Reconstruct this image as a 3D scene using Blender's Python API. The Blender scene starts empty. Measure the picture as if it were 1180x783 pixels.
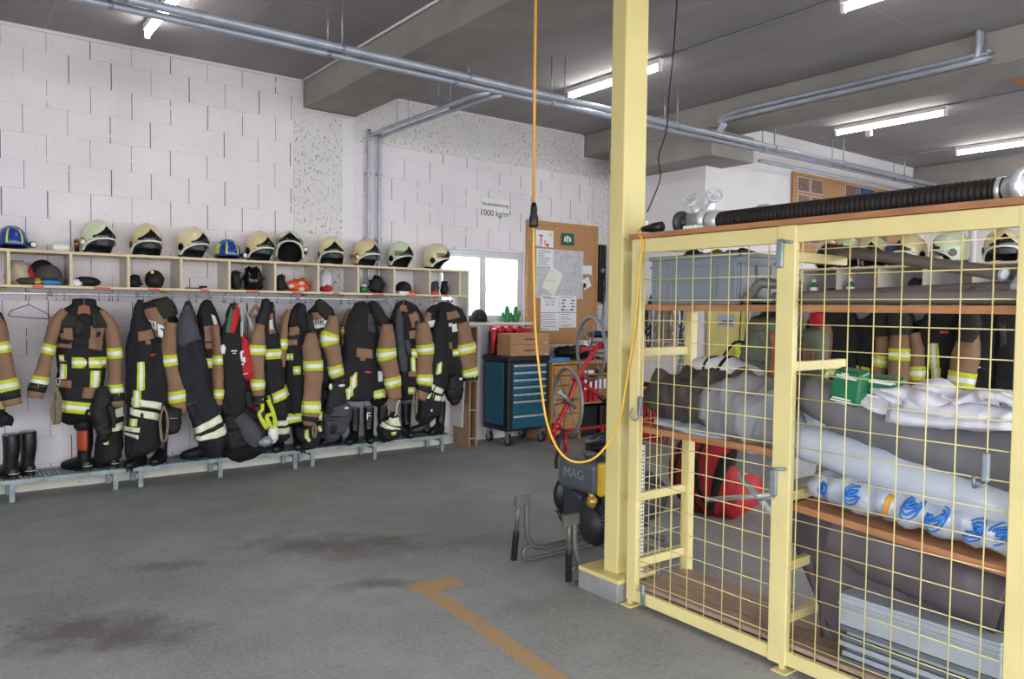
import bpy, bmesh, math, random
from mathutils import Vector, Matrix, noise
random.seed(7)
COL = bpy.context.scene.collection
SC = bpy.context.scene
V = Vector
PI = math.pi
rad = math.radians

# ------------------------------------------------------------------ camera (world: x along the coat wall, y into the hall, z up)
EYE = V((0, 0, 1.6)); FPX = 885.77
def cam_axes(yaw=37.105, pitch=-2.2642, roll=.6557):
    a, p, r = rad(yaw), rad(pitch), rad(roll)
    f0 = V((math.sin(a), math.cos(a), 0)); r0 = V((math.cos(a), -math.sin(a), 0)); z = V((0, 0, 1))
    f = f0*math.cos(p) + z*math.sin(p); u0 = z*math.cos(p) - f0*math.sin(p)
    return f, r0*math.cos(r) + u0*math.sin(r), u0*math.cos(r) - r0*math.sin(r)
CF, CR, CU = cam_axes()
def at(px, py, axis, val):
    """measured point of the photo on the real plane  x|y|z = val"""
    d = CF + CR*((px-590)/FPX) + CU*((391.5-py)/FPX)
    i = 'xyz'.index(axis)
    return EYE + d*((val-EYE[i])/d[i])
def aty(px, py, y=7.25): return at(px, py, 'y', y)
def atx(px, py, x): return at(px, py, 'x', x)
def atz(px, py, z): return at(px, py, 'z', z)

# ------------------------------------------------------------------ materials
def lin(h):
    h = h.lstrip('#')
    c = [int(h[i:i+2], 16)/255 for i in (0, 2, 4)]
    return tuple(x/12.92 if x <= .04045 else ((x+.055)/1.055)**2.4 for x in c)
class G:
    """little shader graph writer"""
    def __init__(s, name):
        s.m = bpy.data.materials.new(name); s.m.use_nodes = True
        s.t = s.m.node_tree; s.b = s.t.nodes['Principled BSDF']
    def n(s, typ, ins=None, **kw):
        nd = s.t.nodes.new(typ)
        for k, v in kw.items(): setattr(nd, k, v)
        for k, v in (ins or {}).items():
            sock = nd.inputs[k]
            if hasattr(v, 'is_linked') or isinstance(v, bpy.types.NodeSocket): s.t.links.new(v, sock)
            else: sock.default_value = v
        return nd
    def math(s, op, a, b=None, c=None):
        ins = {0: a}
        if b is not None: ins[1] = b
        if c is not None: ins[2] = c
        return s.n('ShaderNodeMath', ins, operation=op).outputs[0]
    def mix(s, f, a, b, blend='MIX'):
        nd = s.n('ShaderNodeMix', data_type='RGBA', blend_type=blend)
        for k, v in ((0, f), (6, a), (7, b)):
            if isinstance(v, bpy.types.NodeSocket): s.t.links.new(v, nd.inputs[k])
            else: nd.inputs[k].default_value = (tuple(v)+(1,))[:4] if isinstance(v, (tuple, list)) else v
        return nd.outputs[2]
    def set(s, **kw):
        for k, v in kw.items():
            k = k.replace('_', ' ')
            if isinstance(v, bpy.types.NodeSocket): s.t.links.new(v, s.b.inputs[k])
            else: s.b.inputs[k].default_value = (tuple(v)+(1,))[:4] if isinstance(v, (tuple, list)) else v
    def noise(s, vec, scale, detail=3, rough=.55):
        return s.n('ShaderNodeTexNoise', {'Vector': vec, 'Scale': scale, 'Detail': detail, 'Roughness': rough}).outputs[0]
    def ramp(s, f, stops):
        nd = s.n('ShaderNodeValToRGB', {0: f})
        e = nd.color_ramp.elements
        while len(e) < len(stops): e.new(.5)
        for el, (p, c) in zip(e, stops):
            el.position = p; el.color = (c, c, c, 1) if isinstance(c, (int, float)) else (tuple(c)+(1,))[:4]
        return nd.outputs[0]
    def bump(s, h, strength=.3, dist=.01):
        nd = s.n('ShaderNodeBump', {'Height': h, 'Strength': strength, 'Distance': dist})
        s.t.links.new(nd.outputs[0], s.b.inputs['Normal'])
MATS = {}
def mat(key, col, r=.6, metal=0, var=.12, vs=6, bump=0, bs=40, alpha=1, trans=0, sheen=0, stretch=None, coat=0):
    """plain material with a procedural tone variation and optional fine bump"""
    g = G(key); c = lin(col)
    tc = g.n('ShaderNodeTexCoord').outputs['Object']
    if stretch:
        tc = g.n('ShaderNodeMapping', {'Vector': tc, 'Scale': stretch}).outputs[0]
    f = g.noise(tc, vs, 4)
    dark = tuple(x*(1-var*1.6) for x in c); lite = tuple(min(1, x*(1+var)) for x in c)
    g.set(Base_Color=g.mix(g.ramp(f, [(.3, 0), (.7, 1)]), dark, lite), Roughness=r, Metallic=metal)
    if bump: g.bump(g.noise(tc, bs, 4), bump, .01)
    if trans: g.set(Transmission_Weight=trans, IOR=1.3)
    if alpha < 1: g.set(Alpha=alpha)
    if sheen: g.set(Sheen_Weight=sheen)
    if coat: g.set(Coat_Weight=coat, Coat_Roughness=.15)
    MATS[key] = g.m
    return g.m

# ------------------------------------------------------------------ mesh builder
def frames(pts):
    out = []; T = []
    for i in range(len(pts)):
        a = pts[max(0, i-1)]; b = pts[min(len(pts)-1, i+1)]
        t = (b-a); T.append(t.normalized() if t.length > 1e-9 else V((0, 0, 1)))
    ref = V((0, 0, 1)) if abs(T[0].z) < .9 else V((1, 0, 0))
    n = (ref - T[0]*ref.dot(T[0])).normalized()
    for t in T:
        n = (n - t*n.dot(t))
        n = n.normalized() if n.length > 1e-6 else t.orthogonal().normalized()
        out.append((t, n, t.cross(n)))
    return out
def catmull(pts, k=6):
    pts = [V(p) for p in pts]; out = []
    for i in range(len(pts)-1):
        p0, p1, p2, p3 = pts[max(0, i-1)], pts[i], pts[i+1], pts[min(len(pts)-1, i+2)]
        for j in range(k):
            t = j/k
            out.append(.5*((2*p1)+(p2-p0)*t+(2*p0-5*p1+4*p2-p3)*t*t+(3*p1-p0-3*p2+p3)*t**3))
    out.append(pts[-1]); return out
def vbase(o):
    """world location of a thing (its parts are stored relative to it)"""
    b = V((0, 0, 0))
    while o: b = b + o.location; o = o.parent
    return b
class MB:
    def __init__(s): s.v = []; s.f = []; s.mi = []; s.sm = []
    def add(s, vs, fs, m=0, smooth=False):
        o = len(s.v); s.v += [V(p) for p in vs]
        for f in fs: s.f.append([i+o for i in f]); s.mi.append(m); s.sm.append(smooth)
        return s
    def box(s, x0, x1, y0, y1, z0, z1, m=0):
        vs = [(x, y, z) for z in (z0, z1) for y in (y0, y1) for x in (x0, x1)]
        return s.add(vs, [(0, 2, 3, 1), (4, 5, 7, 6), (0, 1, 5, 4), (2, 6, 7, 3), (0, 4, 6, 2), (1, 3, 7, 5)], m)
    def obox(s, c, ax, ay, az, m=0):
        """box from a centre and three half-axis vectors"""
        c, ax, ay, az = V(c), V(ax), V(ay), V(az)
        vs = [c+ax*i+ay*j+az*k for k in (-1, 1) for j in (-1, 1) for i in (-1, 1)]
        return s.add(vs, [(0, 2, 3, 1), (4, 5, 7, 6), (0, 1, 5, 4), (2, 6, 7, 3), (0, 4, 6, 2), (1, 3, 7, 5)], m)
    def bar(s, a, b, w, h, up=(0, 0, 1), m=0):
        a, b, up = V(a), V(b), V(up); t = (b-a)
        n = t.cross(up).normalized(); u = n.cross(t).normalized()
        return s.obox((a+b)/2, t/2, n*w/2, u*h/2, m)
    def tube(s, pts, r, seg=8, m=0, cap=True, closed=False, smooth=True):
        pts = [V(p) for p in pts]; fr = frames(pts); vs = []; fs = []; n = len(pts)
        for i, (p, (t, a, b)) in enumerate(zip(pts, fr)):
            rr = r[i] if isinstance(r, (list, tuple)) else r
            for k in range(seg):
                th = 2*PI*k/seg; vs.append(p+a*rr*math.cos(th)+b*rr*math.sin(th))
        for i in range(n if closed else n-1):
            j = (i+1) % n
            for k in range(seg):
                l = (k+1) % seg; fs.append((i*seg+k, i*seg+l, j*seg+l, j*seg+k))
        s.add(vs, fs, m, smooth)
        if cap and not closed:
            o = len(s.v)-len(vs)
            s.f.append([o+k for k in range(seg)][::-1]); s.f.append([o+(n-1)*seg+k for k in range(seg)])
            s.mi += [m, m]; s.sm += [False, False]
        return s
    def lathe(s, prof, c=(0, 0, 0), axis=(0, 0, 1), seg=20, m=0, smooth=True):
        """profile of (radius, height) turned about an axis"""
        c, ax = V(c), V(axis).normalized(); a = ax.orthogonal().normalized(); b = ax.cross(a); vs = []; fs = []
        for r, h in prof:
            for k in range(seg):
                th = 2*PI*k/seg; vs.append(c+ax*h+a*r*math.cos(th)+b*r*math.sin(th))
        for i in range(len(prof)-1):
            for k in range(seg):
                l = (k+1) % seg; fs.append((i*seg+k, i*seg+l, (i+1)*seg+l, (i+1)*seg+k))
        s.add(vs, fs, m, smooth); o = len(s.v)-len(vs)
        for i, flip in ((0, 1), (len(prof)-1, 0)):
            if prof[i][0] > 1e-5:
                q = [o+i*seg+k for k in range(seg)]; s.f.append(q[::-1] if flip else q); s.mi.append(m); s.sm.append(False)
        return s
    def prism(s, outline, ext, m=0, smooth=False):
        """closed outline (world points) pushed along ext"""
        a = [V(p) for p in outline]; e = V(ext); n = len(a)
        s.add(a+[p+e for p in a], [tuple(range(n))[::-1], tuple(range(n, 2*n))]+[(i, (i+1) % n, (i+1) % n+n, i+n) for i in range(n)], m, smooth)
        return s
    def grid(s, fn, nu, nv, m=0, cu=False, smooth=True, mrow=None):
        """surface fn(u,v), u,v in 0..1; cu closes it in u; mrow(j) picks the material of a row"""
        vs = []; cols = nu if cu else nu+1
        for j in range(nv+1):
            for i in range(cols): vs.append(fn(i/nu, j/nv))
        o = len(s.v); s.v += [V(p) for p in vs]
        for j in range(nv):
            for i in range(nu):
                i2 = (i+1) % cols
                s.f.append([o+j*cols+i, o+j*cols+i2, o+(j+1)*cols+i2, o+(j+1)*cols+i]); s.mi.append(mrow(j) if mrow else m); s.sm.append(smooth)
        return s
    def blob(s, c, r, m=0, seg=14, rings=9, amp=0, freq=6, flat=None, seed=0):
        """lumpy ellipsoid; flat = height under which it is pressed flat"""
        c = V(c); r = V(r) if hasattr(r, '__len__') else V((r, r, r)); vs = []; fs = []
        def pt(th, ph):
            d = V((math.cos(th)*math.sin(ph), math.sin(th)*math.sin(ph), math.cos(ph)))
            k = 1+amp*noise.noise(d*freq*.35+V((seed, seed*.7, 0)))*2
            p = c+V((d.x*r.x, d.y*r.y, d.z*r.z))*k
            if flat is not None and p.z < flat: p.z = flat
            return p
        vs.append(pt(0, 0))
        for j in range(1, rings):
            for i in range(seg): vs.append(pt(2*PI*i/seg, PI*j/rings))
        vs.append(pt(0, PI))
        for i in range(seg): fs.append((0, 1+i, 1+(i+1) % seg))
        for j in range(rings-2):
            for i in range(seg):
                a = 1+j*seg+i; b = 1+j*seg+(i+1) % seg; fs.append((a, a+seg, b+seg, b))
        l = len(vs)-1
        for i in range(seg): fs.append((l, l-seg+(i+1) % seg, l-seg+i))
        return s.add(vs, fs, m, True)
    def build(s, name, mats, parent=None, bevel=0, bseg=2, sub=0, solid=0, autoloc=True):
        me = bpy.data.meshes.new(name)
        if parent is not None: base = vbase(parent)
        elif autoloc:
            xs = [p.x for p in s.v]; ys = [p.y for p in s.v]; zs = [p.z for p in s.v]
            base = V(((min(xs)+max(xs))/2, (min(ys)+max(ys))/2, min(zs)))
        else: base = V((0, 0, 0))
        me.from_pydata([tuple(p-base) for p in s.v], [], s.f)
        mats = mats if isinstance(mats, (list, tuple)) else [mats]
        for q in mats: me.materials.append(MATS[q] if isinstance(q, str) else q)
        me.polygons.foreach_set('material_index', s.mi); me.polygons.foreach_set('use_smooth', s.sm); me.update()
        bm = bmesh.new(); bm.from_mesh(me); bmesh.ops.recalc_face_normals(bm, faces=bm.faces); bm.to_mesh(me); bm.free()
        o = bpy.data.objects.new(name, me); COL.objects.link(o)
        if parent is not None: o.parent = parent
        else: o.location = base
        if solid:
            q = o.modifiers.new('t', 'SOLIDIFY'); q.thickness = solid; q.offset = 0
        if bevel:
            q = o.modifiers.new('b', 'BEVEL'); q.width = bevel; q.segments = bseg; q.limit_method = 'ANGLE'; q.angle_limit = rad(40)
        if sub:
            q = o.modifiers.new('s', 'SUBSURF'); q.levels = sub; q.render_levels = sub
        return o
def tag(o, label, cat, group=None, kind=None):
    if label: o['label'] = label
    if cat: o['category'] = cat
    if group: o['group'] = group
    if kind: o['kind'] = kind
    return o
def thing(name, label, cat, loc=(0, 0, 0), group=None):
    o = bpy.data.objects.new(name, None); COL.objects.link(o); o.location = loc; o.empty_display_size = .1
    return tag(o, label, cat, group)
def struct(o): o['kind'] = 'structure'; return o
def dup(root, loc, rot=(0, 0, 0), label=None, group=None, scale=None):
    def cp(o, par):
        c = o.copy(); COL.objects.link(c); c.parent = par
        for ch in list(o.children): cp(ch, c)
        return c
    r = cp(root, None); r.location = loc; r.rotation_euler = rot
    if scale: r.scale = (scale,)*3 if not hasattr(scale, '__len__') else scale
    if label: r['label'] = label
    if group: r['group'] = group
    return r
def text_part(name, s, o, right, up, h, m, parent, depth=.001, align='CENTER'):
    """raised lettering as a mesh part: o = baseline anchor, right/up = directions, h = capital height"""
    cu = bpy.data.curves.new('w', 'FONT'); cu.body = s; cu.size = h/.7; cu.align_x = align; cu.extrude = depth
    t = bpy.data.objects.new('w', cu); COL.objects.link(t)
    dg = bpy.context.evaluated_depsgraph_get(); me = bpy.data.meshes.new_from_object(t.evaluated_get(dg))
    bpy.data.objects.remove(t); bpy.data.curves.remove(cu)
    right, up = V(right).normalized(), V(up).normalized(); nrm = right.cross(up)
    base = vbase(parent)
    M4 = Matrix((right, up, nrm)).transposed().to_4x4(); M4.translation = V(o)-base
    me.transform(M4); me.materials.clear(); me.materials.append(MATS[m]); me.name = name
    ob = bpy.data.objects.new(name, me); COL.objects.link(ob); ob.parent = parent
    return ob

# ------------------------------------------------------------------ soft tubes (garments, rolls, sacks)
class Sweep:
    """soft body along a path. pts = (centre, half width, half depth); ref = axis of depth (camera-far side is +ref)"""
    def __init__(s, pts, ref=(0, 1, 0), fold=.008, freq=9, n=2.3, seed=0, drape=0):
        s.ref = V(ref); s.fold = fold; s.freq = freq; s.n = n; s.seed = V((seed*3.1, seed*1.7, seed*.9)); s.drape = drape
        s.c = catmull([p[0] for p in pts], 6)
        wd = catmull([V((p[1], p[2], 0)) for p in pts], 6); s.w = [max(.003, q.x) for q in wd]; s.d = [max(.003, q.y) for q in wd]
        L = [0]
        for i in range(1, len(s.c)): L.append(L[-1]+(s.c[i]-s.c[i-1]).length)
        s.L = [q/L[-1] for q in L]; s.len = L[-1]
    def _at(s, t):
        t = min(1, max(0, t)); i = 0
        while i < len(s.L)-2 and s.L[i+1] < t: i += 1
        k = (t-s.L[i])/max(1e-9, s.L[i+1]-s.L[i])
        c = s.c[i].lerp(s.c[i+1], k); a = s.c[max(0, i-2)]; b = s.c[min(len(s.c)-1, i+3)]
        T = (b-a).normalized(); N = T.cross(s.ref).normalized(); D = N.cross(T)
        return c, N, D, s.w[i]*(1-k)+s.w[i+1]*k, s.d[i]*(1-k)+s.d[i+1]*k
    def p(s, t, th, off=0):
        c, N, D, w, d = s._at(t); co, si = math.cos(th), math.sin(th); e = 2/s.n
        x = math.copysign(abs(co)**e, co); y = math.copysign(abs(si)**e, si)
        q = c+N*x*w+D*y*d
        f = noise.noise(V((q.x*s.freq, q.y*s.freq, q.z*s.freq*.45))+s.seed)*s.fold*2
        f += noise.noise(q*s.freq*2.6+s.seed)*s.fold*.7
        if s.drape: f += s.drape*min(1, .25+t*1.2)*math.sin(8*th+5*noise.noise(V((q.z*2.2, th*.4, 0))+s.seed)+s.seed.x)
        nrm = (N*co*d+D*si*w); nrm = nrm.normalized() if nrm.length > 1e-9 else D
        k = min(1, 6*min(w, d)/.06)
        return q+nrm*(f*k+off)
    def tz(s, z):
        """path fraction at a height (path running downward)"""
        lo, hi = 0, 1
        for _ in range(24):
            m = (lo+hi)/2
            if s._at(m)[0].z > z: lo = m
            else: hi = m
        return (lo+hi)/2
    def body(s, mb, nv=28, nu=24, m=0, cap=True, t0=0, t1=1, off=0):
        mb.grid(lambda u, v: s.p(t0+(t1-t0)*v, 2*PI*u, off), nu, nv, m, cu=True)
        if cap:
            o = len(mb.v)-nu*(nv+1)
            for j, fl in ((0, 1), (nv, 0)):
                ring = [o+j*nu+i for i in range(nu)]; cpt = sum((mb.v[i] for i in ring), V())/nu
                mb.v.append(cpt); k = len(mb.v)-1
                for i in range(nu):
                    mb.f.append([ring[i], ring[(i+1) % nu], k]); mb.mi.append(m); mb.sm.append(True)
        return mb
    def patch(s, mb, t0, t1, a0=-180, a1=180, off=.005, nu=14, nv=4, m=0, mrow=None, skew=0):
        """raised piece of the surface between path fractions and angles (deg; -90 faces the viewer)"""
        def fn(u, v):
            vv = min(1, max(0, (v*(nv+2)-1)/nv)); uu = min(1, max(0, (u*(nu+2)-1)/nu))
            edge = v < 1e-6 or v > 1-1e-6 or u < 1e-6 or u > 1-1e-6
            return s.p(t0+(t1-t0)*vv+skew*(uu-.5), rad(a0+(a1-a0)*uu), -.006 if edge else off)
        mr = None if mrow is None else (lambda j: mrow(min(nv-1, max(0, j-1))))
        mb.grid(fn, nu+2, nv+2, m, mrow=mr)
        return mb
def bandrow(nv=6): return lambda j: 1 if nv//3 <= j < nv-nv//3 else 0
def band(sw, parent, t, hw, a0=-180, a1=180, off=.005, skew=0, name='reflective_band', mats=('hivis', 'silver')):
    """yellow-silver-yellow reflective strip round a sweep at path fraction t"""
    b = MB(); sw.patch(b, t-hw, t+hw, a0, a1, off, nu=20, nv=6, mrow=bandrow(6), skew=skew)
    return b.build(name, mats, parent)
def vband(sw, parent, t0, t1, a, ha, off=.006, name='reflective_stripe', mats=('hivis', 'silver')):
    b = MB()
    for x0, x1, m in ((-1, -.33, 0), (-.33, .33, 1), (.33, 1, 0)):
        sw.patch(b, t0, t1, a+x0*ha, a+x1*ha, off, nu=3, nv=12, m=m)
    return b.build(name, mats, parent)
# ------------------------------------------------------------------ materials of the place
mat('hivis', '#c3cc2e', r=.55, var=.1, vs=30)
mat('silver', '#dfe3dc', r=.35, var=.06, vs=60)
mat('paleband', '#dfe3b4', r=.45, var=.08, vs=40)
mat('black_cloth', '#17171a', r=.85, var=.25, vs=9, bump=.15, bs=120)
mat('navy_cloth', '#1b1e25', r=.85, var=.25, vs=9, bump=.15, bs=120)
mat('soft_black', '#101012', r=.7, var=.3, vs=14, bump=.2, bs=30)
mat('brown_cloth', '#8b6b52', r=.85, var=.1, vs=7, bump=.15, bs=150)
mat('grey_cloth', '#44454b', r=.85, var=.18, vs=9, bump=.2, bs=60)
mat('yoke', '#26251f', r=.85, var=.2, vs=10, bump=.15, bs=100)
mat('red_cloth', '#b8141f', r=.7, var=.18, vs=12, bump=.2, bs=50)
mat('dark_red', '#a01c22', r=.65, var=.2, vs=6, bump=.15, bs=40)
mat('rope', '#8b7d68', r=.9, var=.3, vs=60, bump=.4, bs=160)
mat('rubber', '#141415', r=.42, var=.15, vs=8)
mat('boot_orange', '#b4481c', r=.45, var=.12, vs=8)
mat('chrome', '#d8dae0', r=.28, metal=.45, var=.05)
mat('steel', '#9aa0a8', r=.38, metal=.5, var=.15, vs=12)
mat('galv', '#8e9a9c', r=.5, metal=.5, var=.2, vs=14)
mat('galv_pipe', '#aeb4c2', r=.4, metal=.35, var=.12, vs=5)
mat('dark_metal', '#4a4c50', r=.45, metal=.6, var=.15)
mat('frame_grey', '#6b6a66', r=.45, metal=.4, var=.12)
mat('engine', '#4c5056', r=.42, var=.1, coat=.2)
mat('engine_dark', '#2f3338', r=.5, var=.15)
mat('tank_yellow', '#c9a21e', r=.4, var=.08)
mat('white_mark', '#e8e8e4', r=.5, var=.04)
mat('emboss', '#7b8088', r=.45, var=.05)
mat('black_mark', '#141414', r=.6, var=.05)
mat('red_mark', '#d4402c', r=.5, var=.1)
mat('shell_cream', '#e0d6a6', r=.25, var=.05, vs=4, coat=.5)
mat('shell_tan', '#dccb98', r=.25, var=.05, vs=4, coat=.5)
mat('shell_green', '#d3e0b9', r=.25, var=.05, vs=4, coat=.5)
mat('gloss_black', '#0e0e10', r=.2, var=.1)
mat('liner', '#0c0c0d', r=.8, var=.3, vs=30)
mat('brim_white', '#e9ecdc', r=.3, var=.03)
mat('blue_shell', '#1a3f95', r=.25, var=.08, coat=.4)
mat('lime', '#d2e04a', r=.4, var=.08)
mat('lamp_lens', '#e8e8e8', r=.1, var=.03)
mat('brass', '#c19a4a', r=.35, metal=.6, var=.2)
mat('birch', '#d8c4a0', r=.5, var=.08, vs=3, stretch=(1.5, 8, 8))
mat('panel_white', '#cfcbc4', r=.55, var=.04, vs=2)
mat('wood_edge', '#a8744c', r=.6, var=.18, vs=4, stretch=(8, 1.2, 8))
mat('wood_board', '#9a8271', r=.7, var=.2, vs=4, stretch=(8, 1.2, 8))
mat('desk_wood', '#b98a4f', r=.5, var=.12, vs=4, stretch=(2, 8, 8))
mat('dark_wood', '#9b8065', r=.6, var=.15, vs=5, stretch=(8, 8, 1))
mat('yellow_paint', '#dccd8e', r=.42, var=.05, vs=4, bump=.04, bs=30)
mat('yellow_pillar', '#d9ca88', r=.42, var=.05, vs=2, bump=.03, bs=30)
mat('yellow_door', '#d8cb7e', r=.5, var=.06)
mat('teal', '#0d5a70', r=.45, var=.1, vs=3)
mat('cart_black', '#15181b', r=.5, var=.15)
mat('aluminium', '#cdd1d4', r=.32, metal=.35, var=.06)
mat('cardboard', '#a9805c', r=.8, var=.1, vs=5)
mat('ink', '#5a4030', r=.8, var=.1)
mat('cork', '#b98c63', r=.9, var=.15, vs=60, bump=.2, bs=200)
mat('paper', '#e9e9ec', r=.8, var=.03)
mat('map_paper', '#c9c8cf', r=.6, var=.12, vs=14)
mat('print_grey', '#8f8f96', r=.8, var=.2, vs=30)
mat('print_black', '#2b2b30', r=.8, var=.1)
mat('green_sign', '#12623f', r=.5, var=.1)
mat('green_plastic', '#1d7a3e', r=.4, var=.12)
mat('green_bag', '#0d6b45', r=.35, var=.12, vs=8, coat=.3, bump=.1, bs=20)
mat('red_paint', '#b3161f', r=.35, var=.1, coat=.3)
mat('red_plastic', '#c81e28', r=.4, var=.1)
mat('grey_tube', '#8b8f92', r=.45, var=.1, metal=.3)
mat('blue_plastic', '#3f86c4', r=.4, var=.1)
mat('blue_cloth', '#2c5a92', r=.8, var=.2)
mat('orange_cable', '#d79a36', r=.5, var=.06)
mat('yellow_cable', '#e2b23c', r=.5, var=.06)
mat('black_plastic', '#121214', r=.45, var=.12)
mat('crate_grey', '#7d858d', r=.5, var=.07, vs=3)
mat('pvc_grey', '#6c6761', r=.3, var=.1, vs=4)
mat('pvc_inner', '#2b2a29', r=.7, var=.1)
mat('dark_hose', '#1d1916', r=.6, var=.15, vs=5)
mat('sack_brown', '#453d37', r=.8, var=.18, vs=7, bump=.3, bs=18)
mat('sack_grey', '#86878a', r=.75, var=.12, vs=6, bump=.3, bs=16)
mat('tarp_grey', '#67666a', r=.55, var=.07, vs=4, bump=.08, bs=12)
mat('tarp_dark', '#564f54', r=.5, var=.08, vs=3, bump=.08, bs=10)
mat('film_white', '#b4bac6', r=.28, var=.05, vs=7, bump=.1, bs=14, coat=.4)
mat('film_wrap', '#a9b2c0', r=.22, var=.12, vs=16, bump=.35, bs=22, coat=.4)
mat('sheet_white', '#d0d0da', r=.7, var=.04, vs=6, bump=.15, bs=16)
mat('print_blue', '#2a6fc0', r=.4, var=.15, vs=30)
mat('print_ochre', '#c98f22', r=.5, var=.1)
mat('olive', '#5d6353', r=.8, var=.12, vs=6, bump=.25, bs=20)
mat('leather', '#8a5238', r=.6, var=.15)
mat('strip_grey', '#a4abb2', r=.4, var=.08, metal=.2)
mat('strip_dark', '#5e656c', r=.5, var=.1)
mat('lavender', '#a39fa6', r=.7, var=.04, vs=2)
mat('concrete_beam', '#948f8a', r=.85, var=.1, vs=2.5, bump=.15, bs=40)
mat('wall_paint', '#e6e3e6', r=.75, var=.03, vs=2, bump=.05, bs=30)
mat('return_paint', '#b6b1b1', r=.75, var=.03, vs=2, bump=.05, bs=30)
mat('plinth', '#8c8c8c', r=.9, var=.15, vs=10, bump=.3, bs=60)
mat('cloth_beige', '#b9ac93', r=.85, var=.12, vs=14)
mat('cap_grey', '#4b443f', r=.8, var=.15, vs=20)
mat('orange_cloth', '#e0511f', r=.6, var=.12, vs=14, bump=.2, bs=40)
mat('ground_light', '#b8b7b2', r=.9, var=.08, vs=1)

# fluorescent tubes, lit
g = G('tube_lit'); g.set(Base_Color=(1, 1, 1), Emission_Color=(1, .97, .9), Emission_Strength=14.0); MATS['tube_lit'] = g.m
# clear visor / film / glass
def clear(key, col, alpha, r=.08):
    g = G(key); tr = g.n('ShaderNodeBsdfTransparent', {'Color': (1, 1, 1, 1)}); gl = g.n('ShaderNodeBsdfPrincipled', {'Base Color': lin(col)+(1,), 'Roughness': r})
    mx = g.n('ShaderNodeMixShader', {0: alpha, 1: tr.outputs[0], 2: gl.outputs[0]})
    g.t.links.new(mx.outputs[0], g.t.nodes['Material Output'].inputs[0]); MATS[key] = g.m
clear('visor', '#4a4e50', .3, .28); clear('glass', '#eef2f4', .12, .03); clear('plastic_bag', '#d5d2d6', .75, .3)

def pos_xyz(g):
    sx = g.n('ShaderNodeSeparateXYZ', {0: g.n('ShaderNodeNewGeometry').outputs['Position']}).outputs
    return sx[0], sx[1], sx[2], g.n('ShaderNodeNewGeometry').outputs['Position']

# painted hollow-block wall: open dark butt joints, faint beds, fine vertical grooves
g = G('block_wall'); X, Y, Z, P3 = pos_xyz(g)
rowf = g.math('DIVIDE', g.math('ADD', Z, -3.74+.235*40), .235)
row = g.math('FLOOR', rowf); fz = g.math('FRACT', rowf)
odd = g.math('MULTIPLY', g.math('FRACT', g.math('MULTIPLY', row, .5)), 2)
wob = g.n('ShaderNodeTexWhiteNoise', {'W': row}, noise_dimensions='1D').outputs[0]
xs = g.math('ADD', g.math('DIVIDE', g.math('ADD', X, -.815+.33*40), .33), g.math('ADD', g.math('MULTIPLY', odd, .5), g.math('MULTIPLY', wob, .05)))
fx = g.math('FRACT', xs); col = g.math('FLOOR', xs)
cell = g.n('ShaderNodeTexWhiteNoise', {'Vector': g.n('ShaderNodeCombineXYZ', {0: col, 1: row}).outputs[0]}, noise_dimensions='2D').outputs[0]
wid = g.math('ADD', .006, g.math('MULTIPLY', cell, .019))
vj = g.math('MULTIPLY', g.math('LESS_THAN', fx, wid), g.math('GREATER_THAN', cell, .12))
vj = g.math('MULTIPLY', vj, g.math('GREATER_THAN', g.noise(P3, 9, 2), .36))
hn = g.noise(g.n('ShaderNodeMapping', {'Vector': P3, 'Scale': (1.2, 1.2, 14)}).outputs[0], 5, 3)
hj = g.math('MULTIPLY', g.math('LESS_THAN', fz, .022), g.ramp(hn, [(.4, .15), (.68, 1)]))
groove = g.math('ABSOLUTE', g.math('SINE', g.math('MULTIPLY', X, 150)))
n1 = g.noise(P3, 1.3, 4)
base = g.mix(g.ramp(n1, [(.3, 0), (.7, 1)]), lin('#e0d9de'), lin('#ece6ea'))
base = g.mix(g.math('MULTIPLY', g.math('POWER', groove, 6), .12), base, lin('#b3aeb2'))
c1 = g.mix(g.math('MULTIPLY', hj, .38), base, lin('#8a8688'))
speck = g.math('MULTIPLY', g.math('GREATER_THAN', g.noise(P3, 55, 2, .6), .69), g.math('LESS_THAN', Z, 9))
c2 = g.mix(g.math('MULTIPLY', speck, .35), c1, lin('#77736f'))
c3 = g.mix(g.math('MULTIPLY', vj, .93), c2, lin('#2a2728'))
g.set(Base_Color=c3, Roughness=.8)
g.bump(g.math('SUBTRACT', g.math('MULTIPLY', groove, .12), g.math('ADD', g.math('MULTIPLY', vj, 1), g.math('MULTIPLY', hj, .5))), .35, .006)
MATS['block_wall'] = g.m

# white-painted wood-wool / rough render with dark pores
def speckled(key, base, pore, lo):
    g = G(key); X, Y, Z, P3 = pos_xyz(g)
    w = g.n('ShaderNodeMapping', {'Vector': P3, 'Rotation': (0, .7, 0), 'Scale': (1, 1, .45)}).outputs[0]
    a = g.noise(w, 48, 4, .7); big = g.noise(P3, 3.2, 2)
    f = g.math('MULTIPLY', g.ramp(a, [(lo, 0), (lo+.05, 1)]), g.ramp(big, [(.3, .35), (.6, 1)]))
    g.set(Base_Color=g.mix(f, g.mix(g.noise(P3, 2, 3), tuple(x*.94 for x in lin(base)), lin(base)), lin(pore)), Roughness=.85)
    g.bump(g.math('SUBTRACT', 0, f), .5, .006); MATS[key] = g.m
speckled('rough_white', '#e0dcdb', '#3a3532', .575)
speckled('kick_white', '#cfcdc0', '#3a352c', .66)

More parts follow.
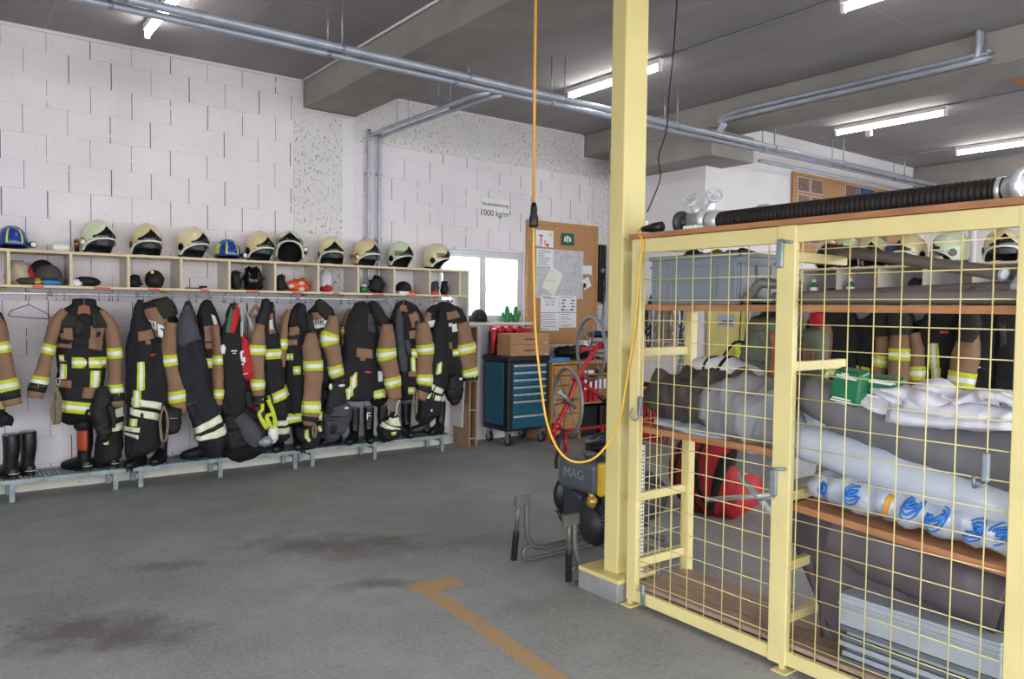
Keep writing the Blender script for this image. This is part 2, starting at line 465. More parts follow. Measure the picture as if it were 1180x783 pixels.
# ceiling: dark grey boards with joints along the beams and across
g = G('ceiling_board'); X, Y, Z, P3 = pos_xyz(g)
jx = g.math('LESS_THAN', g.math('FRACT', g.math('DIVIDE', g.math('ADD', X, 20.0), 1.3)), .006)
jy = g.math('LESS_THAN', g.math('FRACT', g.math('DIVIDE', g.math('ADD', Y, 20.3), 2.6)), .004)
j = g.math('MAXIMUM', jx, jy)
tone = g.n('ShaderNodeTexWhiteNoise', {'W': g.math('FLOOR', g.math('DIVIDE', g.math('ADD', X, 20.0), 1.3))}, noise_dimensions='1D').outputs[0]
n = g.noise(g.n('ShaderNodeMapping', {'Vector': P3, 'Scale': (2, .5, 1)}).outputs[0], 1.6, 4)
c = g.mix(g.ramp(n, [(.3, 0), (.7, 1)]), lin('#8b8688'), lin('#9b9699'))
c = g.mix(g.math('MULTIPLY', tone, .25), c, lin('#7f7b7d'))
g.set(Base_Color=g.mix(g.math('MULTIPLY', j, .5), c, lin('#b0aca8')), Roughness=.85); MATS['ceiling_board'] = g.m

# worn concrete floor with stains
g = G('floor_concrete'); X, Y, Z, P3 = pos_xyz(g)
n1 = g.noise(P3, .8, 5, .6); n2 = g.noise(P3, 40, 4, .7); n3 = g.noise(P3, 150, 2, .6)
n0 = g.noise(P3, 2.6, 6, .65); n5 = g.noise(P3, 7, 5, .7)
c = g.mix(g.ramp(n1, [(.32, 0), (.68, 1)]), lin('#7f7f7a'), lin('#a4a5a3'))
c = g.mix(g.math('MULTIPLY', g.ramp(n0, [(.4, 0), (.66, 1)]), .45), c, lin('#73736f'))
c = g.mix(g.math('MULTIPLY', g.ramp(n5, [(.62, 0), (.72, 1)]), .4), c, lin('#575654'))
c = g.mix(g.math('MULTIPLY', g.ramp(n2, [(.35, 0), (.65, 1)]), .45), c, lin('#b4b6b5'))
c = g.mix(g.math('MULTIPLY', g.ramp(n3, [(.55, 0), (.7, 1)]), .35), c, lin('#4c4c4c'))
def stain(c, x, y, rx, ry, rot, amt, colr):
    dx = g.math('SUBTRACT', X, x); dy = g.math('SUBTRACT', Y, y); co, si = math.cos(rot), math.sin(rot)
    u = g.math('DIVIDE', g.math('ADD', g.math('MULTIPLY', dx, co), g.math('MULTIPLY', dy, si)), rx)
    v = g.math('DIVIDE', g.math('SUBTRACT', g.math('MULTIPLY', dy, co), g.math('MULTIPLY', dx, si)), ry)
    d = g.math('SQRT', g.math('ADD', g.math('MULTIPLY', u, u), g.math('MULTIPLY', v, v)))
    d = g.math('ADD', d, g.math('MULTIPLY', g.math('SUBTRACT', g.noise(P3, 5, 4), .5), 1.7))
    return g.mix(g.math('MULTIPLY', g.ramp(d, [(.25, 1), (1, 0)]), amt), c, lin(colr))
c = stain(c, 2.2, 4.75, .8, .33, -.75, .5, '#4d3d39'); c = stain(c, .62, 4.15, .55, .3, -.6, .6, '#483833'); c = stain(c, 1.1, 5.0, .25, .12, -.4, .45, '#4b433f'); c = stain(c, 3.0, 4.3, .5, .25, -.7, .3, '#555350')
c = stain(c, 2.05, 3.95, .35, .12, -.5, .5, '#463a37'); c = stain(c, .4, 4.7, .6, .25, -.6, .25, '#4f4744')
c = stain(c, 2.6, 3.2, .4, .2, -.5, .25, '#555250')
# the painted yellow line, worn
def seg_line(c, a, b, hw):
    ax, ay = a; bx, by = b; L = math.hypot(bx-ax, by-ay); ux, uy = (bx-ax)/L, (by-ay)/L
    dx = g.math('SUBTRACT', X, ax); dy = g.math('SUBTRACT', Y, ay)
    s = g.math('ADD', g.math('MULTIPLY', dx, ux), g.math('MULTIPLY', dy, uy)); q = g.math('ABSOLUTE', g.math('SUBTRACT', g.math('MULTIPLY', dx, -uy), g.math('MULTIPLY', dy, -ux)))
    q = g.math('ADD', q, g.math('MULTIPLY', g.math('SUBTRACT', g.noise(P3, 26, 3), .5), .03))
    inn = g.math('MULTIPLY', g.math('MULTIPLY', g.math('GREATER_THAN', s, 0), g.math('LESS_THAN', s, L)), g.math('LESS_THAN', q, hw))
    wear = g.ramp(g.noise(P3, 14, 5, .7), [(.36, .35), (.6, 1)])
    return g.mix(g.math('MULTIPLY', g.math('MULTIPLY', inn, wear), .8), c, lin('#c9963f'))
c = seg_line(c, (2.16, 3.79), (2.46, 3.735), .085)
c = seg_line(c, (2.24, 3.72), (2.04, 1.2), .05)
g.set(Base_Color=c, Roughness=g.math('ADD', .5, g.math('MULTIPLY', n1, .25)), Specular_IOR_Level=.35)
g.bump(g.math('ADD', n2, g.math('MULTIPLY', n3, .6)), .35, .004); MATS['floor_concrete'] = g.m
# ------------------------------------------------------------------ the hall
W = 7.68; CE = 3.92; X0, X1, Y0 = -3.2, 12.9, -3.0; RX = 7.41; W2 = 6.0
b = MB(); b.box(X0-.2, X1+.2, Y0-.3, W+.25, -.2, 0); struct(b.build('floor', 'floor_concrete', autoloc=False))
b = MB(); b.box(X0-.2, X1+.2, Y0-.3, W+.25, CE, CE+.25); struct(b.build('ceiling', 'ceiling_board', autoloc=False))
WX0, WX1, WZ0, WZ1 = 4.72, 5.985, 1.44, 2.30
b = MB(); b.box(X0-.2, WX0, W, W+.25, 0, CE); b.box(WX1, RX+.25, W, W+.25, 0, CE); b.box(WX0, WX1, W, W+.25, 0, WZ0); b.box(WX0, WX1, W, W+.25, WZ1, CE)
struct(b.build('wall_left', 'block_wall', autoloc=False))
b = MB(); b.box(RX, RX+.25, W2, W, 0, CE); struct(b.build('wall_return', 'wall_paint', autoloc=False))
b = MB(); b.box(RX+.25, X1, W2, W2+.2, 0, CE); struct(b.build('wall_right', 'wall_paint', autoloc=False))
b = MB(); b.box(X1, X1+.2, Y0-.2, W2+.2, 0, CE); struct(b.build('wall_end', 'wall_paint', autoloc=False))
b = MB(); b.box(X0-.2, X0, Y0-.2, -2.4, 0, CE); b.box(X0-.2, X0, 2.4, W, 0, CE); b.box(X0-.2, X0, -2.4, 2.4, 3.3, CE); struct(b.build('wall_near', 'wall_paint', autoloc=False))
# garage side behind the camera: piers and lintel, the doors stand open
b = MB()
for x0, x1 in ((X0, -2.7), (1.2, 1.6), (5.4, 5.8), (9.2, 9.6), (12.6, X1)): b.box(x0, x1, Y0-.25, Y0, 0, CE)
for x0, x1 in ((-2.7, 1.2), (1.6, 5.4), (5.8, 9.2), (9.6, 12.6)): b.box(x0, x1, Y0-.25, Y0, 3.55, CE)
struct(b.build('wall_rear', 'wall_paint', autoloc=False))
b = MB(); b.box(-30, 40, -34, Y0-.3, -.2, -.02); b.box(-30, X0-.2, Y0-.3, 30, -.2, -.02); struct(b.build('ground', 'ground_light', autoloc=False))
# plaster strips and rough band on the coat wall
b = MB(); b.box(2.985, 3.515, W-.012, W+.01, 0, 3.64); struct(b.build('trim_1', 'rough_white', autoloc=False))
b = MB(); b.box(3.515, 3.64, W-.012, W+.01, 0, 3.64); struct(b.build('trim_2', 'wall_paint', autoloc=False))
b = MB(); b.box(3.64, RX, W-.012, W+.01, 3.385, CE); b.box(7.13, RX, W-.012, W+.01, 0, 3.385); struct(b.build('trim_3', 'rough_white', autoloc=False))
b = MB(); b.box(X0, 4.95, W-.02, W, 0, .19); b.build('baseboard_left', 'kick_white', autoloc=False)['kind'] = 'structure'
b = MB(); b.box(X0, 3.06, W-.03, W, CE-.025, CE); b.box(3.67, 6.93, W-.03, W, CE-.025, CE); struct(b.build('trim_4', 'wall_paint', autoloc=False))
# cross beams and bracket
b = MB(); b.box(3.08, 3.67, Y0, W, 3.64, CE); struct(b.build('trim_5', 'concrete_beam', bevel=.012, autoloc=False))
b = MB(); b.box(6.95, 7.5, Y0, W, 3.64, CE); struct(b.build('trim_6', 'concrete_beam', bevel=.012, autoloc=False))
b = MB(); b.box(6.95, 7.72, 5.55, W-.5, 3.34, 3.64); struct(b.build('trim_7', 'concrete_beam', bevel=.01, autoloc=False))
b = MB(); b.box(12.5, X1, Y0, W2, 3.55, CE); struct(b.build('trim_8', 'concrete_beam', bevel=.01, autoloc=False))
# window: two sashes in an aluminium frame
fr = MB()
def wframe(x0, x1, z0, z1, y, t, d): 
    fr.box(x0, x1, y, y+d, z0, z0+t); fr.box(x0, x1, y, y+d, z1-t, z1); fr.box(x0, x0+t, y, y+d, z0+t, z1-t); fr.box(x1-t, x1, y, y+d, z0+t, z1-t)
wframe(WX0, WX1, WZ0, WZ1, W+.04, .035, .07)
mx = 5.375
wframe(WX0+.035, mx, WZ0+.035, WZ1-.035, W+.03, .045, .05); wframe(mx, WX1-.035, WZ0+.035, WZ1-.035, W+.03, .045, .05)
wo = struct(fr.build('window_1', 'aluminium', bevel=.004))
for x0, x1 in ((WX0+.08, mx-.045), (mx+.045, WX1-.08)):
    p = MB(); p.box(x0, x1, W+.052, W+.058, WZ0+.08, WZ1-.08); p.build('pane', 'glass', wo)
h = MB(); h.box(mx+.01, mx+.03, W-.005, W+.03, 1.8, 1.9); h.build('window_handle', 'aluminium', wo, bevel=.003)
b = MB(); b.box(WX0-.03, WX1+.05, W-.14, W+.04, WZ0-.035, WZ0); b.build('window_sill', 'panel_white', wo, bevel=.004)
# low light wall across the yard, seen through the lower window
b = MB(); b.box(3, 14, 16, 16.3, -.2, 1.75); struct(b.build('wall_yard', 'crate_grey', autoloc=False))
# steel column on its concrete foot, painted yellow
col = tag(bpy.data.objects.new('steel_column', None), 'tall yellow square steel column beside the mesh rack', 'column'); COL.objects.link(col); col.location = (3.11, 3.09, 0)
b = MB(); b.box(3.02, 3.195, 3.0, 3.11, .13, 3.625); b.build('shaft', 'yellow_pillar', col, bevel=.008)
b = MB(); b.box(2.98, 3.3, 2.9, 3.2, 3.625, 3.64); b.build('head_plate', 'yellow_pillar', col, bevel=.003)
b = MB(); b.box(2.955, 3.26, 2.93, 3.25, .105, .13); b.build('base_plate', 'yellow_pillar', col, bevel=.004)
b = MB(); b.box(2.955, 3.26, 2.935, 3.25, 0, .105); b.build('concrete_foot', 'plinth', col, bevel=.006)
# ------------------------------------------------------------------ the long coat rack on the block wall
SF = 7.33                       # front edge of the shelf
ST, SB = 2.037, 1.73            # top and underside of the cubby row
DIV = [-.36, .07, .502, .937, 1.372, 1.805, 2.23, 2.665, 3.105, 3.54, 3.96, 4.4, 4.795]
rack = thing('cubby_shelf', 'long birch cubby shelf with open compartments on the white block wall', 'shelf', (2.2, 7.5, SB))
b = MB(); b.box(-.8, 4.93, SF, W, ST-.022, ST); b.build('top_board', 'birch', rack, bevel=.002)
b = MB(); b.box(-.8, 4.9, SF, W, SB, SB+.022); b.build('bottom_board', 'birch', rack, bevel=.002)
for x in DIV:
    d = MB(); d.box(x-.011, x+.011, SF+.003, W, SB+.022, ST-.022, 0); dv = d.build('divider', 'panel_white', rack)
    e = MB(); e.box(x-.011, x+.011, SF-.001, SF+.003, SB+.022, ST-.022); e.build('edge_strip', 'birch', dv)
b = MB(); b.prism([(4.9, SF-.0, ST-.022), (4.9, SF, SB-.1), (4.9, SF+.1, .22), (4.9, W, .22), (4.9, W, ST-.022)], (.022, 0, 0)); b.build('end_panel', 'panel_white', rack, bevel=.002)
for i, x in enumerate(DIV[:-1]):
    xx = x+.16+.03*math.sin(i*3.1); n = MB(); n.box(xx, xx+.1+.03*math.cos(i*2), SF-.003, SF, SB+.002, SB+.016); n.build('name_strip', 'red_mark', rack)
for x in (.46, 1.68, 3.0, 3.4, 4.55, -.3):
    n = MB(); n.lathe([(.0, 0), (.03, 0), (.034, .012), (.02, .02), (0, .021)], (x, SF+.1, SB-.021)); n.build('shelf_foot', 'brass', rack)
RZ, RY = 1.682, 7.37
rail = thing('clothes_rail', 'long chrome clothes rail under the left cubby shelf', 'rail', (2.2, RY, RZ))
for x0, x1 in ((-.8, 2.02), (2.02, 4.72)):
    b = MB(); b.tube([(x0, RY, RZ), (x1, RY, RZ)], .0125, 12); b.build('tube', 'chrome', rail)
for x in (-.3, .79, 1.45, 2.05, 2.9, 3.86, 4.66):
    b = MB(); b.tube([(x, RY, RZ-.002), (x, RY, SB)], .007, 8); b.lathe([(.017, -.02), (.017, .02)], (x, RY, RZ), (1, 0, 0), 12); b.build('rail_bracket', 'steel', rail)
hk = MB(); hk.tube([V((0, .0145*math.cos(a), .0145*math.sin(a))) for a in [rad(-70+i*29) for i in range(12)]], .0032, 6)
hk.tube(catmull([(0, 0, -.013), (0, .0, -.028), (0, -.014, -.05), (0, -.028, -.04), (0, -.03, -.03)], 4), .003, 6)
hk.tube(catmull([(0, 0, -.02), (0, .012, -.045), (0, .026, -.036)], 4), .003, 6)
hook0 = tag(hk.build('rail_hook', 'steel', autoloc=False), 'small double wire hook on the left clothes rail', 'hook', 'wire hooks on the left clothes rail')
HKX = [54, 65, 74, 114, 126, 136, 165, 172, 198, 217, 226, 240, 257, 270, 278, 295, 307, 319, 335, 352, 357, 393, 402, 408, 418, 428, 446, 457, 477, 484, 500, 509, 515, 521]
for i, q in enumerate(HKX):
    x = aty(q, 345, RY).x
    if i == 0: hook0.location = (x, RY, RZ)
    else: dup(hook0, (x, RY, RZ))
# wire hanger, empty
xh = aty(33, 345, RY).x; b = MB()
b.tube(catmull([(xh-.02, RY, RZ+.005), (xh-.005, RY, RZ+.018), (xh+.012, RY, RZ+.012), (xh+.01, RY, RZ-.02), (xh, RY, RZ-.05), (xh, RY-.01, RZ-.095)], 4), .0028, 6)
b.tube(catmull([(xh, RY-.01, RZ-.09), (xh-.11, RY-.02, RZ-.135), (xh-.135, RY-.02, RZ-.165), (xh-.12, RY-.02, RZ-.185), (xh+.12, RY-.03, RZ-.205), (xh+.142, RY-.03, RZ-.19), (xh+.12, RY-.03, RZ-.16), (xh, RY-.01, RZ-.09)], 4), .0032, 6)
tag(b.build('coat_hanger', 'black_plastic'), 'empty thin black wire coat hanger at the left end of the rail', 'hanger')

# ------------------------------------------------------------------ helmets
def shell_pt(th, v, rx=.125, ry=.152, top=.275, eq=.13, brow=.11, ear=.012, back=.03, off=0, rid=.008):
    """outer skin of a helmet: th=0 front (-y), v=0 top, v=1 rim"""
    f = math.cos(th); side = abs(math.sin(th))
    e = (1-max(0, f))**.7
    rim = brow*max(0, f)**.55 + (ear*side+back*(1-side))*(1 if f < 0 else (1-max(0, f)**.55))
    rxx, ryy, tp = rx+off, ry+off, top+off
    if v < .62:
        ph = (v/.62)*PI/2; r = math.sin(ph)**.92; z = eq+(tp-eq)*math.cos(ph)**1.08
        z += rid*max(0, 1-abs(math.sin(th)*r*rxx)/.028) if rid else 0
    else:
        k = (v-.62)/.38; r = 1-.05*k*k; z = eq+(min(rim, eq-.005)-eq)*k
    return V((rxx*r*math.sin(th), -ryy*r*math.cos(th), z))
def helmet(label, pos, rz, shell='shell_cream', visor='down', torch=None, tilt=0, scale=1.0, group='fire helmets on the left cubby shelf', lime=False):
    t = thing('fire_helmet', label, 'helmet', (0, 0, 0), group)
    b = MB(); b.grid(lambda u, v: shell_pt(2*PI*u, v), 36, 16, cu=True); b.build('shell', shell, t, solid=.004)
    b = MB(); b.grid(lambda u, v: shell_pt(2*PI*u, v, off=-.006, rid=0), 28, 12, cu=True); b.build('liner', 'liner', t)
    b = MB()                                        # neck guard, a soft skirt behind
    b.grid(lambda u, v: shell_pt(rad(70)+rad(220)*u, 1, off=-.008, rid=0)+V((0, 0, -.0+.02-.05*v if v < .6 else -.01)), 20, 4); b.build('neck_guard', 'soft_black', t, solid=.012)
    b = MB()
    def plate(u, v):
        th = rad(-52+104*u); a = abs(u-.5)*2
        zt = .136+.07*max(0, 1-a*1.15)**1.7+.014*(1-a*a); zb = .122-.004*a; z = zt+(zb-zt)*v
        lo, hi = 0, 1
        for _ in range(16):
            m = (lo+hi)/2
            if shell_pt(th, m, rid=0).z > z: lo = m
            else: hi = m
        edge = .0045 if .02 < u < .98 else 0
        return shell_pt(th, lo, off=edge+.003, rid=0)
    b.grid(plate, 22, 6); b.build('front_plate', 'gloss_black', t)
    b = MB(); b.tube([shell_pt(rad(-100+200*i/24), 1, off=.009)+V((0, 0, .006)) for i in range(25)], .0095, 6); b.build('brim', 'brim_white', t)
    for s in (-1, 1):
        b = MB(); c = V((s*.128, .005, .085)); b.prism([c+V((0, y, z)) for y, z in ((-.04, .0), (-.02, .03), (.006, .034), (.03, .01), (.026, -.02), (0, -.036), (-.026, -.026))], (s*.009, 0, 0)); b.build('side_plate', 'gloss_black', t, bevel=.004)
    if visor == 'down':
        b = MB(); b.grid(lambda u, v: V((.126*math.sin(rad(-66+132*u)), -.158*math.cos(rad(-66+132*u))-.006, .104-.06*v*(1-.25*abs(u-.5)*2))), 20, 5); b.build('visor', 'visor', t, solid=.003)
    elif visor == 'up':
        b = MB(); b.grid(lambda u, v: V((.134*math.sin(rad(-72+144*u)), -.162*math.cos(rad(-72+144*u))*(1-.12*v), .112+.055*v)), 20, 5); b.build('visor', 'visor', t, solid=.003)
    if torch:
        c = V((torch*.15, .02, .085)); b = MB(); b.lathe([(.016, -.06), (.02, -.055), (.02, .03), (.027, .04), (.027, .06)], c, (0, -1, -.12), 14); b.build('torch', 'black_plastic' if torch > 0 else 'brass', t)
        b = MB(); b.lathe([(.0, .0), (.022, .0), (.018, .006), (0, .009)], c+V((0, -.06, -.0072)), (0, -1, -.12), 14); b.build('torch_lens', 'lamp_lens', t)
    if lime:
        b = MB(); b.box(.03, .07, -.163, -.15, .045, .075); b.build('sticker', 'lime', t)
    t.rotation_euler = (rad(tilt), 0, rad(rz)); t.location = V(pos); t.scale = (scale,)*3
    return t
def on_shelf(px, y=7.49): return V((aty(px, 290, y).x, y, ST+.012))
HM = [(113, 21, 'shell_green', 'down', -1, 'pale green fire helmet with clear visor, first full one from the left on the shelf'),
      (169, 4, 'shell_tan', 'down', None, 'tan fire helmet seen frontally above the compartment with the black beanie'),
      (222, 27, 'shell_cream', 'down', None, 'cream fire helmet just left of the small blue helmet on the shelf'),
      (299, 17, 'shell_tan', 'down', None, 'tan fire helmet standing right of the small blue helmet with yellow stripes'),
      (382, -10, 'shell_cream', 'down', None, 'cream fire helmet above the compartment with the white plastic bag'),
      (422, 16, 'shell_tan', 'down', -1, 'large cream fire helmet with small brass torch right in front of the wall pipes'),
      (461, 15, 'shell_green', 'up', None, 'pale greenish fire helmet, second from the right end of the left shelf'),
      (503, 40, 'shell_cream', 'up', None, 'cream fire helmet turned sideways on the right end of the left shelf by the window')]
for px, rz, sh, vi, to, lb in HM: helmet(lb, on_shelf(px), rz, sh, vi, to)
helmet('fire helmet facing forward with raised visor and open black interior', on_shelf(334, 7.45)+V((0, 0, .035)), -21, 'shell_green', 'up', 1, tilt=-20)
def rescue_helmet(label, pos, rz):
    t = thing('rescue_helmet', label, 'helmet', (0, 0, 0), 'blue rescue helmets on the left cubby shelf')
    sp = lambda th, v, off=0: shell_pt(th, v, .112, .14, .185, .05, .03, .015, .015, off, 0)
    b = MB(); b.grid(lambda u, v: sp(2*PI*u, v), 32, 12, cu=True); b.build('shell', 'blue_shell', t, solid=.004)
    b = MB(); b.grid(lambda u, v: sp(2*PI*u, v, -.006), 24, 8, cu=True); b.build('liner', 'liner', t)
    b = MB(); b.tube([sp(2*PI*i/30, 1, .006) for i in range(30)], .009, 6, closed=True); b.build('rim', 'blue_shell', t)
    for a0, a1, v0, v1 in ((-32, -24, .28, .8), (24, 32, .28, .8), (-32, 32, .76, .84)):
        b = MB(); b.grid(lambda u, v: sp(rad(a0+(a1-a0)*u), v0+(v1-v0)*v, .0025), 10, 8); b.build('stripe', 'lime', t)
    for s in (-1, 1):
        b = MB(); b.grid(lambda u, v: sp(rad(s*(62+46*u)), .35+.45*v, .002), 8, 8); b.build('side_patch', 'lime', t)
    c = V((.125, -.045, .035)); b = MB(); b.lathe([(.014, -.07), (.018, -.06), (.018, .01), (.028, .02), (.028, .045)], c, (.25, -1, 0), 14); lp = b.build('head_torch', 'black_plastic', t)
    b = MB(); b.lathe([(0, 0), (.023, 0), (.018, .006), (0, .008)], c+V((.25, -1, 0)).normalized()*.046, (.25, -1, 0), 14); b.build('lens', 'lamp_lens', lp)
    t.rotation_euler = (0, 0, rad(rz)); t.location = pos
rescue_helmet('small blue helmet with lime stripes at the far left end of the shelf', on_shelf(14), 4)
rescue_helmet('small blue helmet with lime stripes between two cream fire helmets', on_shelf(262), 4)
p = on_shelf(72); b = MB(); b.lathe([(.0, 0), (.03, 0), (.036, .01), (.036, .12), (.03, .13), (0, .13)], p+V((-.07, .05, .028)), (1, 0, 0), 16); tag(b.build('plastic_cup', 'brim_white'), 'white plastic bottle lying on the shelf left of the pale green helmet', 'bottle')
p = on_shelf(88); tt = thing('torch', 'small black and tan torch standing on the shelf beside the pale green helmet', 'torch', p)
b = MB(); b.lathe([(.018, 0), (.018, .05), (.022, .06), (.022, .1), (.0, .1)], p+V((0, -.03, -.012)), seg=14); b.build('body', 'black_plastic', tt)
b = MB(); b.lathe([(.0225, .062), (.0225, .085)], p+V((0, -.03, -.012)), seg=14); b.build('collar', 'brass', tt)

# ------------------------------------------------------------------ what lies in the compartments
CB = SB+.022
def incub(px, y=7.45): return V((aty(px, 320, y).x, y, CB))
def lump(name, label, cat, px, y, r, m, group=None, amp=.15, freq=9, seed=0, dz=0, rot=0):
    c = incub(px, y); b = MB(); b.blob(c+V((0, 0, r[2]*.82+dz)), r, amp=amp, freq=freq, flat=c.z+dz+.001, seed=seed)
    return tag(b.build(name, m), label, cat, group)
def cap(label, px, y, m, rz=0, visor=True, sc=1, dz=0, logo=None):
    c = incub(px, y)+V((0, 0, dz)); t = thing('cap', label, 'cap', c)
    b = MB(); b.grid(lambda u, v: c+V((.085*sc*math.cos(2*PI*u)*math.sin(PI/2*v), .095*sc*math.sin(2*PI*u)*math.sin(PI/2*v), .105*sc*math.cos(PI/2*v)**.8+.004)), 24, 8, cu=True); b.build('crown', m, t, solid=.004)
    if visor:
        q = V((math.sin(rz), -math.cos(rz), 0)); s_ = V((q.y, -q.x, 0))
        b = MB(); b.grid(lambda u, v: c+q*(.075+.075*v*math.sin(PI*(.12+.76*u)))*sc+s_*(u-.5)*.15*sc*(1-.15*v)+V((0, 0, .012-.014*v)), 10, 4); b.build('peak', m, t, solid=.004)
    if logo:
        b = MB(); b.blob(c+V((.02, -.085, .05)), (.03, .01, .015)); b.build('badge', logo, t)
    return t
lump('mesh_bag', 'crumpled beige mesh bag in the leftmost full compartment', 'bag', 21, 7.5, (.09, .1, .11), 'cloth_beige', seed=1)
lump('work_glove', 'khaki work glove lying in front in the leftmost full compartment', 'glove', 36, 7.4, (.1, .05, .035), 'sack_brown', seed=2)
lump('leather_glove', 'tan leather glove lying beside the blue pouch in the leftmost full compartment', 'glove', 43, 7.38, (.045, .035, .035), 'brass', seed=3)
lump('red_cloth', 'small folded red cloth under the grey cap', 'cloth', 36, 7.47, (.05, .05, .08), 'red_cloth', seed=8)
lump('pouch', 'small shiny blue pouch in the leftmost full compartment', 'pouch', 58, 7.4, (.085, .05, .03), 'blue_plastic', seed=4)
cap('black cap with white emblem lying on the grey cap', 49, 7.5, 'soft_black', .9, True, 1.05, .1, 'silver')
cap('dark grey cap with long peak, leaning in the leftmost full compartment', 56, 7.44, 'cap_grey', 1.0, True, 1.15, .05)
lump('black_glove', 'flat black glove alone in the second full compartment', 'glove', 100, 7.42, (.1, .07, .045), 'soft_black', seed=5)
lump('paper_scrap', 'small white crumpled paper beside the flat black glove', 'paper', 88, 7.38, (.045, .04, .03), 'paper', seed=6, amp=.35)
lump('black_hood', 'small black hood slumped left of the round black beanie', 'hood', 155, 7.42, (.055, .06, .06), 'soft_black', seed=7, amp=.3)
bn = lump('beanie', 'round black knitted beanie with small badge in a compartment', 'hat', 178, 7.42, (.082, .085, .088), 'soft_black', seed=9, amp=.06)
c = incub(173, 7.42); b = MB(); b.box(c.x-.012, c.x+.01, 7.328, 7.35, CB+.125, CB+.15); b.build('badge', 'brass', bn)
c = incub(226, 7.42); b = MB(); b.box(c.x-.09, c.x+.04, 7.36, 7.44, CB, CB+.012); b.box(c.x+.02, c.x+.08, 7.35, 7.4, CB+.012, CB+.03); tag(b.build('pocket_knife', 'soft_black', bevel=.004), 'small flat black tool lying in the fourth full compartment', 'tool')
lump('soft_cap', 'black soft cap left of the shiny black rain jacket bundle', 'cap', 272, 7.42, (.05, .07, .1), 'soft_black', seed=10, amp=.25)
lump('rain_jacket', 'bundled shiny black rain jacket filling a compartment', 'jacket', 291, 7.45, (.11, .1, .125), 'gloss_black', seed=11, amp=.22, freq=14)
lump('balaclava', 'small black balaclava left of the orange vest', 'hood', 323, 7.41, (.05, .06, .085), 'soft_black', seed=12, amp=.3)
ov = lump('safety_vest', 'crumpled orange safety vest in a compartment under the open helmet', 'vest', 343, 7.42, (.115, .08, .065), 'orange_cloth', seed=13, amp=.3, freq=14)
for dx, dz in ((-.06, .05), (.045, .08), (.05, .02)):
    c = incub(343, 7.34)+V((dx, .02, dz)); b = MB(); b.blob(c, (.03, .035, .02), amp=.3, seed=dx*50); b.build('reflective_patch', 'silver', ov)
lump('plastic_bag', 'clear white plastic bag with red print standing in a compartment', 'bag', 376, 7.43, (.07, .07, .125), 'plastic_bag', seed=14, amp=.25, freq=16)
b = MB(); c = incub(376, 7.39); b.blob(c+V((0, 0, .035)), (.06, .06, .035), amp=.3, flat=c.z); tag(b.build('red_scarf', 'red_cloth'), 'red cloth in the bottom of the clear plastic bag', 'cloth')
c = incub(419, 7.4); jr = thing('jar', 'small green jar with pale lid beside a black glove', 'jar', c); b = MB(); b.lathe([(0, 0), (.036, 0), (.036, .06), (.03, .07), (0, .07)], c); b.build('body', 'green_plastic', jr)
b = MB(); b.lathe([(.034, .068), (.034, .085), (0, .086)], c); b.build('lid', 'brim_white', jr)
lump('fire_glove', 'thick black glove standing right of the green jar', 'glove', 434, 7.43, (.085, .06, .1), 'soft_black', seed=15, amp=.25)
cap('black cap resting on a folded paper, third compartment from the right end', 465, 7.44, 'soft_black', 2.2, True, 1.0, .03)
c = incub(464, 7.42); b = MB(); b.box(c.x-.07, c.x+.08, 7.36, 7.46, CB, CB+.028); tag(b.build('booklet', 'paper', bevel=.003), 'white booklet lying under the black cap', 'booklet')
lump('orange_strap', 'orange strap lying on the shelf right of the white booklet', 'strap', 474, 7.36, (.03, .025, .02), 'orange_cloth', seed=33)
lump('striped_glove', 'black and orange striped glove in the last compartment', 'glove', 501, 7.41, (.05, .05, .08), 'grey_cloth', seed=16, amp=.2)
lump('orange_rag', 'small orange rag under the striped glove', 'rag', 501, 7.37, (.05, .03, .022), 'orange_cloth', seed=18)
lump('black_mitt', 'plain black mitten in the last compartment by the end panel', 'glove', 512, 7.42, (.045, .05, .085), 'soft_black', seed=17, amp=.3)

# ------------------------------------------------------------------ grated boot benches
BZ = .185
def bench(x0, x1, legs, label):
    t = thing('boot_bench', label, 'bench', ((x0+x1)/2, 7.46, 0), 'galvanised boot benches along the wall')
    f = MB(); f.box(x0, x1, 7.27, 7.282, BZ-.035, BZ); f.box(x0, x1, 7.638, 7.65, BZ-.035, BZ); f.box(x0, x0+.012, 7.27, 7.65, BZ-.035, BZ); f.box(x1-.012, x1, 7.27, 7.65, BZ-.035, BZ); f.build('edge_frame', 'galv', t)
    g_ = MB(); n = int((x1-x0)/.034)
    for i in range(1, n): g_.box(x0+(x1-x0)*i/n-.0025, x0+(x1-x0)*i/n+.0025, 7.282, 7.638, BZ-.03, BZ-.002)
    for y in (7.35, 7.44, 7.53): g_.box(x0, x1, y-.003, y+.003, BZ-.012, BZ-.004)
    g_.build('grating', 'galv', t)
    for x in legs:
        for y in (7.285, 7.6):
            l = MB(); l.box(x-.02, x+.02, y, y+.035, 0, BZ-.035); l.build('leg', 'galv', t, bevel=.003)
        l = MB(); l.box(x-.018, x+.018, 7.32, 7.6, BZ-.075, BZ-.04); l.build('cross_bar', 'galv', t)
bench(-.75, 1.345, (-.6, .5, 1.25), 'left bench of grey steel grating under the plain black boots')
bench(1.37, 2.905, (1.45, 2.13, 2.85), 'middle grey steel grating bench carrying the dark backpack')
bench(2.935, 4.66, (3.03, 3.72, 4.55), 'right grey steel grating bench carrying the boot marked F')

